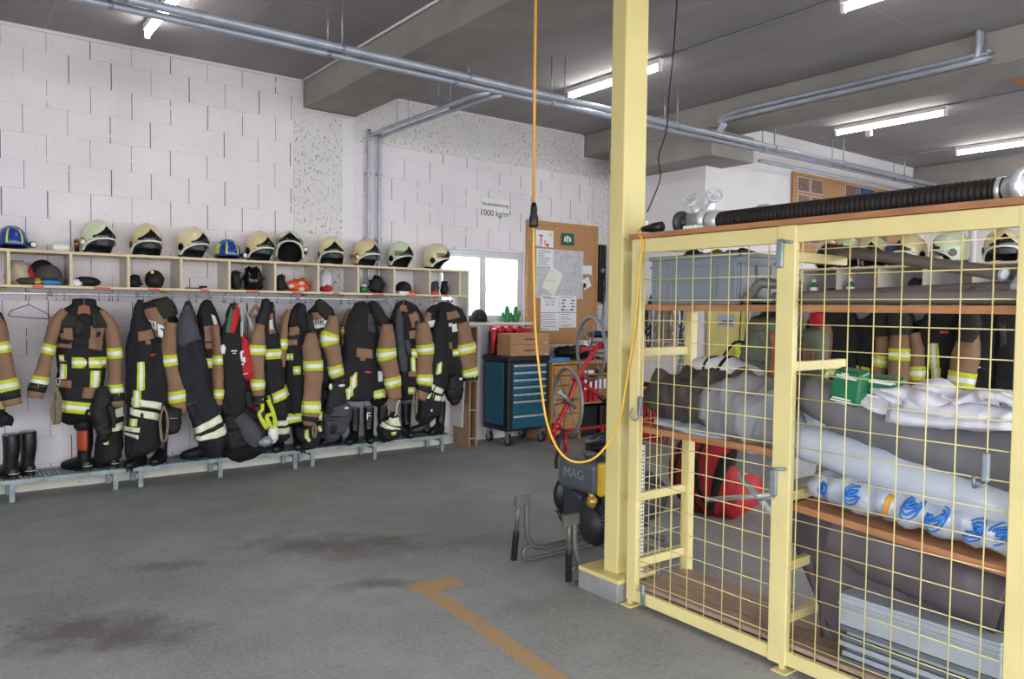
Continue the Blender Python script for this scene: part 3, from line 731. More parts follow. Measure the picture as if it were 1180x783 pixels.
# ------------------------------------------------------------------ rubber boots
def make_boot(label, m='rubber', front=None, letter=None):
    t = thing('rubber_boot', label, 'boot', (0, 0, 0), 'rubber boots on the grated benches')
    sw = Sweep([(V((0, .01, .36)), .062, .056), (V((0, .012, .24)), .06, .056), (V((0, .0, .13)), .053, .05), (V((0, -.012, .085)), .058, .048), (V((0, -.07, .058)), .056, .047), (V((0, -.14, .043)), .05, .046), (V((0, -.2, .034)), .033, .04), (V((0, -.222, .03)), .012, .02)], (1, 0, 0), .002, 8)
    b = MB(); sw.body(b, 30, 18); b.build('upper', m, t)
    hl = MB(); hl.blob((0, .02, .05), (.046, .05, .06), flat=.012); hl.build('heel', 'rubber', t)
    o = [(.042*math.cos(a)*(1.0 if math.sin(a) > 0 else 1.05), (.065 if math.sin(a) > 0 else .23)*math.sin(a), 0) for a in [2*PI*i/24 for i in range(24)]]
    b = MB(); b.prism([(x, y, 0) for x, y, z in o], (0, 0, .022)); b.build('sole', 'rubber', t, bevel=.003)
    b = MB(); b.lathe([(.0575, .352), (.0575, .364)], (0, .01, 0), seg=18); b.build('top_rim', 'steel', t)
    b = MB(); b.tube([(.046*math.cos(a), .02+.052*math.sin(a), .042) for a in [rad(i*12) for i in range(1, 15)]], .003, 6); b.build('heel_stripe', 'white_mark', t)
    if front:
        b = MB(); sw.patch(b, .03, .36, 55, 150, .003, 10, 8); b.build('coloured_panel', front, t)
    return t
def put_boot(t, px, py, hd, y=7.42, z=BZ):
    p = at(px, py, 'z', z); p.y = y; p.x = aty(px, py, y).x; p.z = z; t.location = p; t.rotation_euler = (0, 0, rad(hd))
BOOTS = [(12, 549, -140, 7.36, 'plain black rubber boot, leftmost of the boots on the benches'), (32, 547, -150, 7.43, 'plain black rubber boot, right one of the pair at the left end'),
         (128, 538, -128, 7.37, 'black boot under bunched striped trousers right of the orange boot'),
         (162, 535, -40, 7.36, 'black boot under the leg of the black dungarees, left of its pair'), (186, 533, -30, 7.42, 'black boot standing right next to the hanging grey rope loop'),
         (236, 528, -125, 7.32, 'black boot sticking out of the wide black trouser leg at the bench gap'),
         (322, 518, -30, 7.42, 'black boot right of the dark backpack, left of its pair'), (343, 515, -20, 7.42, 'black boot under the jacket with the long brown sleeve'),
         (388, 510, -70, 7.42, 'black boot half hidden under the hanging grey bag'), (408, 506, -40, 7.4, 'black boot just left of the boot marked F'),
         (441, 503, -20, 7.42, 'black rubber boot right behind the boot marked F'), (468, 500, -15, 7.46, 'tall black boot right of the bunched black and yellow trousers'),
         (490, 497, -118, 7.42, 'black boot with toe pointing left at the right end of the benches'), (507, 496, -60, 7.42, 'last black boot on the right end of the benches')]
bt0 = make_boot(BOOTS[0][4])
for i, (px, py, hd, y, lb) in enumerate(BOOTS):
    t = bt0 if i == 0 else dup(bt0, (0, 0, 0), label=lb)
    put_boot(t, px, py, hd, y)
bo = make_boot('black rubber boot with bright orange shaft standing alone on the left bench', 'rubber', 'boot_orange'); put_boot(bo, 97, 543, -140, 7.38)
b = MB(); p = bo.location; b.lathe([(.06, .35), (.075, .37), (.078, .41), (.06, .44), (0, .445)], p, seg=18); tag(b.build('trouser_cuff', 'soft_black'), 'black rolled trouser cuff on top of the orange boot', 'cloth')
bf = make_boot('black rubber boot with a white letter F on its shaft'); put_boot(bf, 425, 505, -20, 7.38)
lt = text_part('letter', 'F', bf.location+V((-.012, -.056, .235)), (1, 0, 0), (0, 0, 1), .075, 'white_mark', bf, .003)
# ------------------------------------------------------------------ turnout coats, trousers and bags on the left rail
AX = 'y'; RF = {'y': V((0, 1, 0)), 'x': V((1, 0, 0))}
def pa(px, py, v): return at(px, py, AX, v)
def lat(p): return p.x if AX == 'y' else -p.y
def csweep(rows, yf, ref=(0, 1, 0), fold=.009, seed=0, n=2.3, freq=9, drape=0):
    """rows: (left px, right px, row px, half depth) measured on the front plane y = yf"""
    pts = []
    for l, r, py, d in rows:
        a, b = pa(l, py, yf), pa(r, py, yf); c = (a+b)/2; pts.append((c+RF[AX]*d, abs(lat(b)-lat(a))/2, d))
    return Sweep(pts, RF[AX], fold, freq, n, seed, drape)
def psweep(path, yf, fold=.009, seed=0, n=2.1, freq=9):
    """path: (px, py, half width px, half depth)"""
    pts = []
    for x, y, hw, d in path:
        c = pa(x, y, yf); w = abs(lat(pa(x+1, y, yf))-lat(c))
        pts.append((c+RF[AX]*d, hw*w, d))
    return Sweep(pts, RF[AX], fold, freq, n, seed)
def rect_on(sw, l, r, t, b, yf, m, parent, name, off=.006, skew=0, nu=12, nv=6, mrow=None):
    """raised piece of cloth over the photo rectangle l..r, t..b on the front of a body sweep"""
    t0 = sw.tz(pa((l+r)/2, t, yf).z); t1 = sw.tz(pa((l+r)/2, b, yf).z)
    c, N, D, w, d = sw._at((t0+t1)/2)
    def ang(px):
        u = (lat(pa(px, (t+b)/2, yf))-lat(c))/w; u = max(-.985, min(.985, u))
        return -math.degrees(math.acos(math.copysign(abs(u)**(sw.n/2), u)))
    o = MB(); sw.patch(o, t0, t1, ang(l), ang(r), off, nu=nu, nv=nv, mrow=mrow, skew=skew)
    return o.build(name, m, parent)
HV = ('hivis', 'silver')
def garment(name, label, cat, yf, rows, m, parts=(), hang=None, group='turnout coats on the left rail', seed=0, bname='body', fold=.015, n=2.3):
    sw = csweep(rows, yf, seed=seed, fold=fold, n=n, drape=.007 if cat in ('coat', 'trousers', 'jacket') else 0)
    c = sw.c[-1]; t = thing(name, label, cat, (c.x, c.y, min(q.z for q in sw.c)), group)
    b = MB(); sw.body(b, 52, 34); b.build(bname, m, t)
    for pr_ in parts:
        k = pr_[0]
        if k == 'p': _, nm, mm, l, r, tt, bb = pr_[:7]; rect_on(sw, l, r, tt, bb, yf, mm, t, nm, **(pr_[7] if len(pr_) > 7 else {}))
        elif k == 'hb': _, l, r, tt, bb = pr_[:5]; rect_on(sw, l, r, tt, bb, yf, HV, t, 'reflective_band', off=.008, mrow=bandrow(6), nv=6, nu=14, **(pr_[5] if len(pr_) > 5 else {}))
        elif k == 'pb': _, l, r, tt, bb = pr_[:5]; rect_on(sw, l, r, tt, bb, yf, ('paleband', 'silver'), t, 'reflective_band', off=.008, mrow=bandrow(6), nv=6, nu=14, **(pr_[5] if len(pr_) > 5 else {}))
        elif k == 'vb':
            _, l, r, tt, bb = pr_[:5]; e = (r-l)*.3
            o = rect_on(sw, l, r, tt, bb, yf, 'hivis', t, 'reflective_stripe', off=.008, **(pr_[5] if len(pr_) > 5 else {})); rect_on(sw, l+e, r-e, tt, bb, yf, 'silver', o, 'silver_stripe', off=.011, **(pr_[5] if len(pr_) > 5 else {}))
        elif k == 's':           # sleeve: path, front plane, cloth, [(py, half height px)], cuff?
            _, path, yy, mm, bands = pr_[:5]
            s2 = psweep(path, yy, seed=seed+len(path)); o = MB(); s2.body(o, 22, 20); so = o.build('sleeve', mm, t)
            for py, hh in bands:
                x = min(path, key=lambda q: abs(q[1]-py)); za, zb = pa(x[0], py-hh, yy).z, pa(x[0], py+hh, yy).z
                t0, t1 = s2.tz(za), s2.tz(zb); o = MB(); s2.patch(o, t0, t1, -180, 180, .006, 22, 6, mrow=bandrow(6)); o.build('reflective_band', HV, so)
            if len(pr_) > 5:
                o = MB(); s2.patch(o, pr_[5][0], pr_[5][1], -180, 180, .007, 20, 3); o.build('cuff_strap', 'soft_black', so)
        elif k == 'b':           # a further soft piece (collar, hood, hem): rows, front plane, cloth, name
            _, rws, yy, mm, nm = pr_[:5]; s2 = csweep(rws, yy, seed=seed+5, fold=.006); o = MB(); s2.body(o, 24, 14); o.build(nm, mm, t)
        elif k == 't': _, s_, px, py, h, yy, mm = pr_[:7]; text_part('lettering', s_, aty(px, py, yy), (1, -.05, pr_[7] if len(pr_) > 7 else 0), (-(pr_[7] if len(pr_) > 7 else 0), 0, 1), h, mm, t, .002)
        elif k == 'blob': _, px, py, yy, r_, mm, nm = pr_[:7]; o = MB(); o.blob(pa(px, py, yy), r_, amp=.15, seed=px); o.build(nm, mm, t)
        elif k == 'hgr':         # wooden hanger showing in the collar
            _, px, py, yy = pr_; c0 = aty(px, py, yy); o = MB()
            o.prism([c0+V(q) for q in ((-.05, 0, -.05), (-.04, 0, .02), (0, 0, .035), (.04, 0, .02), (.05, 0, -.05), (0, 0, -.035))], (0, .02, 0)); h = o.build('hanger', 'leather', t, bevel=.004)
            o = MB(); o.tube(catmull([c0+V((0, .01, .03)), c0+V((0, .01, .08)), V((c0.x+.012, RY, RZ+.0)), V((c0.x, RY, RZ+.018)), V((c0.x-.012, RY, RZ+.006))], 4), .0028, 6); o.build('hanger_hook', 'steel', h)
    for hx, hy in (hang or []):
        p0 = aty(hx, hy, yf+.06); o = MB(); top = V((aty(hx, 346, RY).x, RY-.02, RZ-.05))
        o.tube(catmull([p0+V((-.012, 0, -.03)), p0.lerp(top, .6)+V((-.008, 0, 0)), top, p0.lerp(top, .6)+V((.008, 0, 0)), p0+V((.012, 0, -.03))], 4), .004, 6); o.build('hanging_loop', 'soft_black', t)
    return t, sw
YF = 7.16
# --- coat cut by the left edge
garment('turnout_coat', 'brown and black coat cut off by the left edge of the photo', 'coat', YF, [(-60, -10, 352, .05), (-70, 4, 366, .09), (-66, 8, 400, .11), (-66, 8, 440, .12), (-66, 7, 478, .12), (-66, 7, 486, .11)], 'black_cloth', [
    ('s', [(-12, 362, 9, .06), (-2, 380, 11, .07), (3, 400, 11, .07), (6, 425, 11.5, .065), (11, 448, 12, .06), (16, 468, 10, .05)], 7.1, 'brown_cloth', [(401, 6.5), (445, 7.5)], (.84, .93)),
    ('hb', -60, 4, 460, 474), ('p', 'shoulder_yoke', 'yoke', -50, 0, 355, 372)], [(-20, 352)], seed=1)
lump_ = MB(); lump_.blob(aty(4, 484, 7.16), (.06, .04, .05), amp=.4, seed=3); tag(lump_.build('work_glove', 'soft_black'), 'black glove hanging below the coat at the left edge', 'glove')
# --- frontal coat on the wooden hanger
garment('turnout_coat', 'brown and black coat facing front on a wooden hanger, first full coat from the left', 'coat', YF, [(88, 108, 348, .04), (73, 123, 358, .07), (64, 131, 370, .09), (67, 128, 395, .11), (69, 125, 420, .12), (69, 122, 450, .12), (70, 112, 478, .12), (70, 110, 483, .11)], 'black_cloth', [
    ('s', [(76, 358, 4, .05), (67, 370, 7, .06), (62, 386, 8.5, .06), (57, 402, 8.5, .065), (52, 420, 8.5, .06), (47, 440, 9, .06), (42, 460, 8.5, .05)], 7.14, 'brown_cloth', [(403, 6), (441, 6.5)], (.84, .93)),
    ('s', [(117, 357, 4, .05), (126, 369, 7, .06), (131, 385, 8.5, .06), (133, 405, 8.5, .065), (134.5, 430, 8.5, .06), (135.5, 450, 8.5, .06), (136, 470, 8, .05)], 7.14, 'brown_cloth', [(407.5, 6.5), (450, 6.5)], (.86, .94)),
    ('b', [(84, 112, 346, .05), (84, 112, 352, .06), (88, 108, 362, .05)], 7.15, 'black_cloth', 'collar'), ('hgr', 97, 356, 7.13),
    ('p', 'shoulder_yoke', 'yoke', 65, 88, 359, 376, {'off': .022}), ('p', 'shoulder_yoke', 'yoke', 106, 130, 359, 376, {'off': .022}),
    ('p', 'chest_panel', 'brown_cloth', 69.5, 84, 374, 391), ('p', 'chest_pocket', 'brown_cloth', 68.5, 83, 394, 401, {'off': .012}), ('p', 'chest_panel', 'brown_cloth', 104, 120, 374, 392), ('p', 'chest_pocket', 'brown_cloth', 102, 119, 390, 402, {'off': .013, 'skew': .02}),
    ('p', 'snap_tab', 'soft_black', 71, 75, 376, 383, {'off': .012}), ('p', 'snap_tab', 'soft_black', 111, 116, 381, 387, {'off': .012}), ('p', 'pocket_flap', 'soft_black', 69, 82, 391, 396, {'off': .016}), ('p', 'zip_flap', 'soft_black', 87, 95, 366, 386, {'off': .012}),
    ('hb', 70, 76, 410, 418), ('hb', 83, 124, 411, 424), ('vb', 68.5, 77, 421, 439, {'skew': 0}), ('vb', 104, 116, 427, 447), ('p', 'hip_pocket', 'brown_cloth', 67, 83, 440, 449, {'off': .012}), ('p', 'hip_pocket', 'brown_cloth', 95, 122, 446, 458, {'off': .014}),
    ('hb', 70, 110, 464, 478)], seed=2)
def ropeloop(name, label, cat, px, t, bt, yf, m='rope', w=.022, n=4, r=.006, parent=None):
    b = MB(); top, bot = aty(px, t, yf), aty(px, bt, yf)
    for i in range(n):
        q = (i-(n-1)/2)*.01; b.tube(catmull([top+V((q*.3, q, 0)), top.lerp(bot, .4)+V((-w+q, q, 0)), bot+V((-w*.6+q, q, .012)), bot+V((q, q*.5, 0)), bot+V((w*.6+q, q, .012)), top.lerp(bot, .4)+V((w+q, q, 0)), top+V((q*.3, q, 0))], 5), r, 6)
    o = b.build(name, m, parent)
    return tag(o, label, cat) if label else o
rp = ropeloop('rope_coil', 'tan rope coil with a carabiner hanging at the left sleeve of the front facing coat', 'rope', 65, 446, 488, 7.1)
b = MB(); c = aty(67, 440, 7.1); b.tube([c+V((.012*math.cos(a), 0, .028*math.sin(a))) for a in [2*PI*i/18 for i in range(18)]], .004, 6, closed=True); b.build('carabiner', 'steel', rp)
gl, _ = garment('glove_pair', 'pair of thick black gloves clipped below the front facing coat', 'glove', 7.08, [(112, 124, 448, .03), (110, 129, 458, .05), (109, 131, 475, .06), (111, 130, 492, .06), (114, 126, 504, .05), (117, 124, 508, .03)], 'soft_black', [('b', [(123, 130, 468, .02), (128, 135, 482, .025), (129, 133, 494, .02)], 7.06, 'soft_black', 'thumb')], None, None, 3, 'hand')
garment('trousers', 'bunched black trousers with silver bands below the front facing coat', 'trousers', 7.2, [(118, 140, 466, .06), (118, 143, 480, .08), (116, 144, 495, .09), (114, 144, 512, .1), (113, 143, 528, .1), (116, 142, 534, .09)], 'black_cloth', [('pb', 133, 143, 470, 480), ('pb', 115, 143, 489, 497, {'skew': -.06}), ('vb', 120, 126, 498, 512)], None, None, 4, 'leg')
# --- black dungarees with long side stripe, coat behind
garment('turnout_coat', 'coat with lettered brown back panel behind the dungarees with long side stripe', 'coat', 7.2, [(160, 192, 348, .03), (158, 203, 362, .07), (160, 208, 380, .09), (165, 205, 420, .1), (168, 200, 460, .1), (170, 196, 474, .09)], 'black_cloth', [
    ('s', [(200, 372, 8, .06), (198, 392, 9.5, .065), (197, 410, 10, .065), (201, 430, 9.5, .06), (205, 450, 10, .06), (208, 468, 9.5, .055), (211, 478, 5, .04)], 7.12, 'brown_cloth', [(416, 6.5), (458, 7)]),
    ('p', 'back_panel', 'brown_cloth', 166, 191, 352, 376), ('p', 'back_panel_lower', 'brown_cloth', 174, 191, 376, 388), ('p', 'letter_patch', 'silver', 163.5, 169, 360, 369, {'off': .016, 'skew': .03}), ('p', 'letter_patch', 'silver', 171, 179, 366, 377, {'off': .016, 'skew': .04}), ('p', 'letter_patch', 'silver', 181.5, 191, 374, 390, {'off': .016, 'skew': .05}), ('p', 'letter_stroke', 'black_mark', 173, 174.3, 368, 375, {'off': .02}), ('p', 'letter_stroke', 'black_mark', 175.8, 177, 368, 375, {'off': .02}), ('p', 'letter_stroke', 'black_mark', 184, 188.5, 378, 380, {'off': .02, 'skew': .02}), ('p', 'letter_stroke', 'black_mark', 187, 188.5, 380, 388, {'off': .02}), ('b', [(178, 194, 345, .02), (177, 204, 354, .04), (184, 207, 366, .04)], 7.17, 'yoke', 'collar')], [(182, 348)], seed=5)
garment('dungarees', 'black dungarees with long pale side stripe and brown chest patch', 'trousers', 7.1, [(160, 166, 346, .03), (154, 170, 362, .05), (150, 182, 385, .08), (148, 194, 420, .1), (147, 196, 455, .11), (149, 193, 480, .11), (146, 190, 505, .11), (145, 172, 522, .1), (146, 170, 528, .08)], 'black_cloth', [
    ('p', 'chest_patch', 'brown_cloth', 159, 177, 380, 391, {'off': .012}), ('p', 'patch_tab', 'brown_cloth', 167, 172, 391, 396, {'off': .012}), ('vb', 158.5, 167, 416, 450, {'skew': 0}), ('vb', 154, 163, 450, 470), ('pb', 153, 189, 462, 470, {'skew': .045}), ('pb', 152, 186, 474, 482, {'skew': .045}), ('vb', 152, 159, 484, 493), ('pb', 147, 162, 495, 501), ('pb', 146, 161, 505, 511), ('p', 'logo_stitch', 'red_mark', 173, 180, 408, 409.5)], [(163, 347)], None, 6, 'cloth')
ropeloop('rope_loop', 'grey rope loop hanging between the striped dungarees and the black pouch', 'rope', 189, 468, 508, 7.04, 'rope', .03, 2, .007)
pc, _ = garment('belt_pouch', 'black zipped pouch hanging below the brown sleeve, right of the grey rope loop', 'pouch', 7.08, [(193, 210, 472, .03), (191, 211, 480, .05), (192, 211, 495, .05), (196, 208, 500, .04)], 'soft_black', [('p', 'zip', 'steel', 196, 205, 481.5, 482.5)], None, None, 7)
# --- grey topped trousers, coat with narrow sleeve behind
garment('turnout_coat', 'coat seen edge on with a narrow brown sleeve, left of the black softshell jacket', 'coat', 7.2, [(238, 244, 347, .03), (230, 252, 362, .07), (232, 258, 385, .09), (233, 256, 430, .1), (236, 254, 465, .1), (238, 252, 474, .09)], 'black_cloth', [
    ('s', [(250, 375, 4, .05), (252, 392, 5, .06), (253, 412, 5.5, .06), (254, 435, 6, .06), (253.5, 455, 6, .06), (252, 472, 5.5, .05), (250, 480, 4, .04)], 7.12, 'brown_cloth', [(415.5, 5.5), (455, 5.5)], (.88, .95)),
    ('p', 'chest_pocket', 'brown_cloth', 237, 245, 374, 402, {'off': .012}), ('p', 'pocket_strap', 'soft_black', 236, 247, 393, 395, {'off': .018}), ('hb', 238, 248, 413, 424), ('hb', 238, 247, 464, 474), ('p', 'letter_strip', 'silver', 245, 249.5, 362, 376, {'skew': .03}), ('blob', 257, 403, 7.12, (.025, .02, .045), 'silver', 'arm_band')], [(241, 348)], seed=8)
garment('dungarees', 'wide black trousers with grey top and two slanted pale bands above the bench gap', 'trousers', 7.09, [(215, 219, 348, .02), (210, 226, 366, .05), (205, 232, 388, .08), (207, 240, 420, .1), (212, 246, 450, .11), (220, 254, 475, .12), (228, 262, 497, .12), (228, 263, 512, .12), (226, 258, 516, .1)], 'navy_cloth', [
    ('b', [(213, 220, 352, .02), (208, 228, 370, .05), (205, 234, 392, .06), (207, 236, 397, .05)], 7.075, 'grey_cloth', 'bib'), ('pb', 222, 256, 486, 494, {'skew': -.04}), ('pb', 227, 262, 498, 506, {'skew': -.04}), ('p', 'knee_seam', 'grey_cloth', 217, 227, 461, 462)], [(217, 349)], None, 9, 'cloth')
# --- black softshell jacket, red bag, red cloth
garment('softshell_jacket', 'black softshell jacket with red inside collar, left of the red drawstring bag', 'jacket', 7.1, [(268, 273, 350, .02), (262, 279, 366, .04), (257, 284, 395, .07), (256, 287, 430, .09), (256, 288, 465, .09), (258, 282, 480, .08)], 'black_cloth', [
    ('b', [(270, 275, 351, .02), (267, 277, 362, .03), (264, 271, 384, .02)], 7.09, 'red_cloth', 'lining'), ('b', [(266, 270, 354, .02), (263, 268, 366, .03), (260, 265, 384, .02)], 7.095, 'green_sign', 'lining_edge'), ('p', 'chest_print', 'silver', 266, 273, 403, 404.5), ('p', 'chest_print_line', 'silver', 268, 272, 406, 407)], [(270, 351)], None, 10)
rb, _ = garment('drawstring_bag', 'red drawstring bag with white print hanging on white cords', 'bag', 7.08, [(278, 281, 385, .02), (276, 287, 394, .05), (275, 292, 410, .06), (274.5, 296, 425, .07), (276, 297, 434, .065), (281, 292, 438, .04)], 'red_cloth', [('p', 'white_print', 'white_mark', 276.5, 281, 404, 406), ('p', 'white_print', 'white_mark', 277, 279.5, 406, 416), ('p', 'white_print', 'white_mark', 280, 282.5, 411, 417), ('p', 'white_print', 'white_mark', 277, 281, 418, 420), ('p', 'white_print', 'white_mark', 277, 286, 431, 432.5)], None, None, 11)
b = MB(); q = V((aty(278, 347, RY).x, RY-.02, RZ-.04))
for ex, ey in ((278, 388), (279.5, 388), (292, 420), (294, 420)): b.tube(catmull([q, aty(ex, (ey+352)/2, 7.12), aty(ex, ey, 7.09)], 5), .004, 6)
b.build('cord', 'silver', rb)
garment('red_jacket', 'bright red cloth jacket hanging behind the red drawstring bag', 'jacket', 7.18, [(276, 290, 395, .03), (272, 292, 430, .06), (270, 294, 460, .08), (268, 294, 480, .08), (270, 292, 483, .07)], 'red_cloth', [('b', [(281, 291, 452, .03), (282, 300, 462, .04), (285, 300, 470, .03)], 7.12, 'soft_black', 'waist_strap')], [(284, 396)], None, 12)
# --- side-hung coat over hi-vis straps
garment('turnout_coat', 'coat hung sideways just right of the red drawstring bag', 'coat', 7.14, [(303, 314, 348, .04), (300, 318, 360, .06), (299, 323, 380, .08), (298, 328, 405, .1), (302, 332, 435, .11), (309, 335, 460, .11), (312, 335, 478, .1), (314, 333, 484, .09)], 'black_cloth', [
    ('s', [(303, 374, 5, .05), (300, 388, 8, .06), (299, 405, 9, .065), (299, 425, 7.5, .06), (299, 444, 8, .06), (300, 456, 7, .05), (299, 466, 5, .05)], 7.06, 'brown_cloth', [(404, 6), (444, 6.5)], (.9, .99)),
    ('b', [(303, 311, 346, .03), (302, 314, 354, .05), (297, 312, 370, .05), (300, 306, 380, .03)], 7.1, 'soft_black', 'hood'), ('p', 'back_stripe', 'brown_cloth', 309, 316, 360, 384), ('p', 'letter_strip', 'silver', 310.5, 314.5, 368, 379, {'off': .012}), ('hb', 306, 327, 402, 414, {'skew': .02}), ('hb', 309, 334, 451, 463, {'skew': -.06})], [(307, 349)], seed=13)
b = MB(); c = aty(294.5, 352, 7.2); b.tube(catmull([c, c+V((-.05, 0, -.09)), c+V((0, 0, -.11)), c+V((.05, 0, -.09)), c], 5), .016, 8); tag(b.build('strap_loop', 'brown_cloth'), 'brown strap loop hanging from the rail right of the white cords', 'strap')
garment('trousers', 'black trousers with two pale bands standing behind the hi-vis straps', 'trousers', 7.2, [(314, 334, 470, .06), (314, 334, 490, .08), (313, 335, 506, .09), (314, 334, 510, .08)], 'black_cloth', [('pb', 315, 333, 484.5, 490), ('pb', 316, 334, 493, 500)], None, None, 14, 'leg')
# --- dark backpack with hi-vis straps on the bench
bp, _ = garment('backpack', 'large dark backpack with grey panels lying on the middle bench', 'backpack', 7.1, [(262, 290, 476, .06), (256, 302, 484, .13), (255, 312, 498, .16), (258, 320, 510, .17), (264, 318, 518, .16), (272, 312, 521, .12)], 'soft_black', [('b', [(270, 284, 480, .03), (276, 296, 492, .05), (284, 304, 506, .04), (294, 304, 514, .03)], 7.08, 'grey_cloth', 'front_pocket'), ('blob', 307, 509, 7.06, (.06, .04, .05), 'steel', 'buckle'), ('blob', 315, 500, 7.08, (.05, .04, .09), 'silver', 'side_pocket'), ('blob', 301, 510, 7.05, (.03, .03, .03), 'galv', 'clip')], None, None, 15, fold=.02)
b = MB()
for pts in (((302, 460), (303, 472), (299, 477), (304, 488), (309, 494)), ((309, 461), (314, 472), (316, 478), (318, 490), (314, 495)), ((316, 478), (308, 480), (312, 492))):
    sw = psweep([(x, y, 2.6, .012) for x, y in pts], 7.05, .004); sw.body(b, 16, 8)
tag(b.build('hivis_harness', 'hivis'), 'bright yellow-green harness straps draped over the dark backpack', 'harness')
# --- coat with long brown sleeve in front
garment('turnout_coat', 'coat with a long straight brown sleeve in front, left of the coat lettered BK', 'coat', 7.16, [(345, 352, 350, .04), (336, 358, 364, .07), (334, 366, 380, .09), (334, 372, 410, .11), (333, 377, 450, .12), (333, 378, 480, .12), (334, 377, 490, .1)], 'black_cloth', [
    ('s', [(335, 358, 2.5, .03), (330, 372, 4, .05), (328, 390, 5, .055), (326, 410, 4.5, .05), (326, 424, 3, .04)], 7.18, 'brown_cloth', [(397, 6)]),
    ('s', [(361, 384, 5, .05), (362, 398, 9, .065), (363.5, 415, 10.5, .07), (363.5, 440, 10.5, .07), (362.5, 465, 10.5, .065), (361, 482, 9, .06), (358, 492, 6, .04)], 7.04, 'brown_cloth', [(422, 6), (470, 7)], (.9, .96)),
    ('b', [(345, 354, 352, .03), (341, 357, 366, .06), (348, 360, 382, .05)], 7.13, 'black_cloth', 'collar'), ('p', 'chest_panel', 'brown_cloth', 335.5, 345, 374, 384), ('p', 'chest_pocket', 'brown_cloth', 334.5, 343, 388, 396, {'off': .014}), ('p', 'pocket_flap', 'soft_black', 334.5, 346, 384, 389, {'off': .018}), ('hb', 334.5, 339, 406, 414), ('hb', 339, 353, 421, 431), ('hb', 333.5, 353, 477, 491), ('hb', 364, 378, 475, 491, {'skew': -.03}), ('b', [(354, 360, 362, .02), (356, 364, 380, .04), (360, 368, 394, .03)], 7.1, 'yoke', 'shoulder_yoke')], [(349, 351)], seed=16)
# --- coat lettered BK
garment('turnout_coat', 'coat showing its back with white BK lettering under a brown yoke', 'coat', 7.2, [(366, 374, 348, .03), (360, 384, 356, .06), (358, 390, 368, .08), (360, 392, 390, .1), (364, 393, 420, .1), (366, 392, 440, .1), (368, 390, 450, .08)], 'black_cloth', [
    ('s', [(386, 364, 5, .05), (385, 380, 8, .06), (381.5, 392, 10.5, .065), (386, 408, 9.5, .06), (389, 425, 9.5, .06), (392, 438, 8, .05), (394, 443, 6, .04)], 7.12, 'brown_cloth', [(391, 7), (428, 6.5)], (.9, .97)),
    ('p', 'back_yoke', 'brown_cloth', 359, 378, 357, 368), ('p', 'letter_panel', 'silver', 360, 377, 366, 376.5, {'off': .012}), ('t', 'BK', 368.5, 374.5, .062, 7.175, 'black_mark', -.12), ('b', [(364, 371, 347, .03), (366, 380, 354, .04), (375, 387, 366, .04)], 7.17, 'yoke', 'collar'), ('p', 'arm_spot', 'silver', 370.5, 373, 397, 401)], [(368, 349)], seed=17)
garment('glove_pair', 'black gloves with round white badges hanging below the BK coat', 'glove', 7.1, [(382, 398, 440, .04), (379, 401, 450, .06), (378, 402, 470, .07), (382, 404, 482, .06), (388, 400, 486, .04)], 'soft_black', [('blob', 394, 444.5, 7.08, (.035, .012, .014), 'silver', 'badge'), ('blob', 381, 446, 7.08, (.018, .014, .03), 'paleband', 'tab'), ('blob', 399, 470.5, 7.09, (.03, .012, .012), 'silver', 'badge')], None, None, 18, 'hand')
garment('cloth_bag', 'dark grey cloth bag hanging low above the bench, right of the bunched small trousers', 'bag', 7.08, [(383, 402, 466, .05), (377, 411, 476, .1), (376, 410, 488, .11), (378, 398, 502, .09), (382, 392, 508, .05)], 'grey_cloth', [('p', 'strap', 'soft_black', 381, 386, 495, 507, {'off': .01}), ('p', 'fold_seam', 'soft_black', 384, 402, 476, 477)], None, None, 19, fold=.02)
garment('small_trousers', 'bunched black cloth with yellow and white flashes below the long brown sleeve', 'trousers', 7.14, [(345, 372, 492, .06), (344, 375, 502, .08), (350, 370, 512, .08), (352, 362, 514, .05)], 'black_cloth', [('vb', 351, 356, 493, 505), ('vb', 354, 358, 504, 512), ('vb', 367, 371, 491, 497)], None, None, 20, 'leg')
ropeloop('rope_loop', 'dark brown rope hanging below the long brown sleeve', 'rope', 362.5, 488, 504, 7.03, 'rope', .016, 3, .006)
# --- black bib trousers and coat with sleeve in front
garment('turnout_coat', 'coat whose brown sleeve hangs in front of the boot marked F', 'coat', 7.18, [(428, 433, 348, .03), (420, 442, 358, .06), (422, 452, 372, .09), (426, 458, 395, .1), (428, 456, 430, .1), (432, 452, 458, .1), (434, 450, 464, .08)], 'black_cloth', [
    ('s', [(449, 374, 6, .05), (449, 390, 9, .065), (449.5, 408, 10, .07), (453, 425, 9.5, .065), (456, 442, 9, .06), (458, 455, 7.5, .055), (459, 461, 6, .04)], 7.06, 'brown_cloth', [(408, 6.5), (441, 6)]),
    ('s', [(405, 356, 2, .03), (402, 368, 3.2, .05), (399, 384, 3.5, .05), (397, 398, 3, .04)], 7.22, 'brown_cloth', [(382, 4)]),
    ('b', [(428, 434, 348, .03), (430, 444, 360, .05), (444, 454, 380, .05)], 7.14, 'black_cloth', 'shoulder_yoke'), ('p', 'chest_panel', 'brown_cloth', 438, 446, 374, 392), ('p', 'letter_strip', 'silver', 436, 440.5, 428, 440), ('p', 'letter_strip', 'silver', 429.5, 432, 429, 441), ('hb', 433, 449, 449, 461, {'skew': -.03}), ('p', 'silver_dot', 'silver', 436, 440, 412, 416)], [(431, 349)], seed=21)
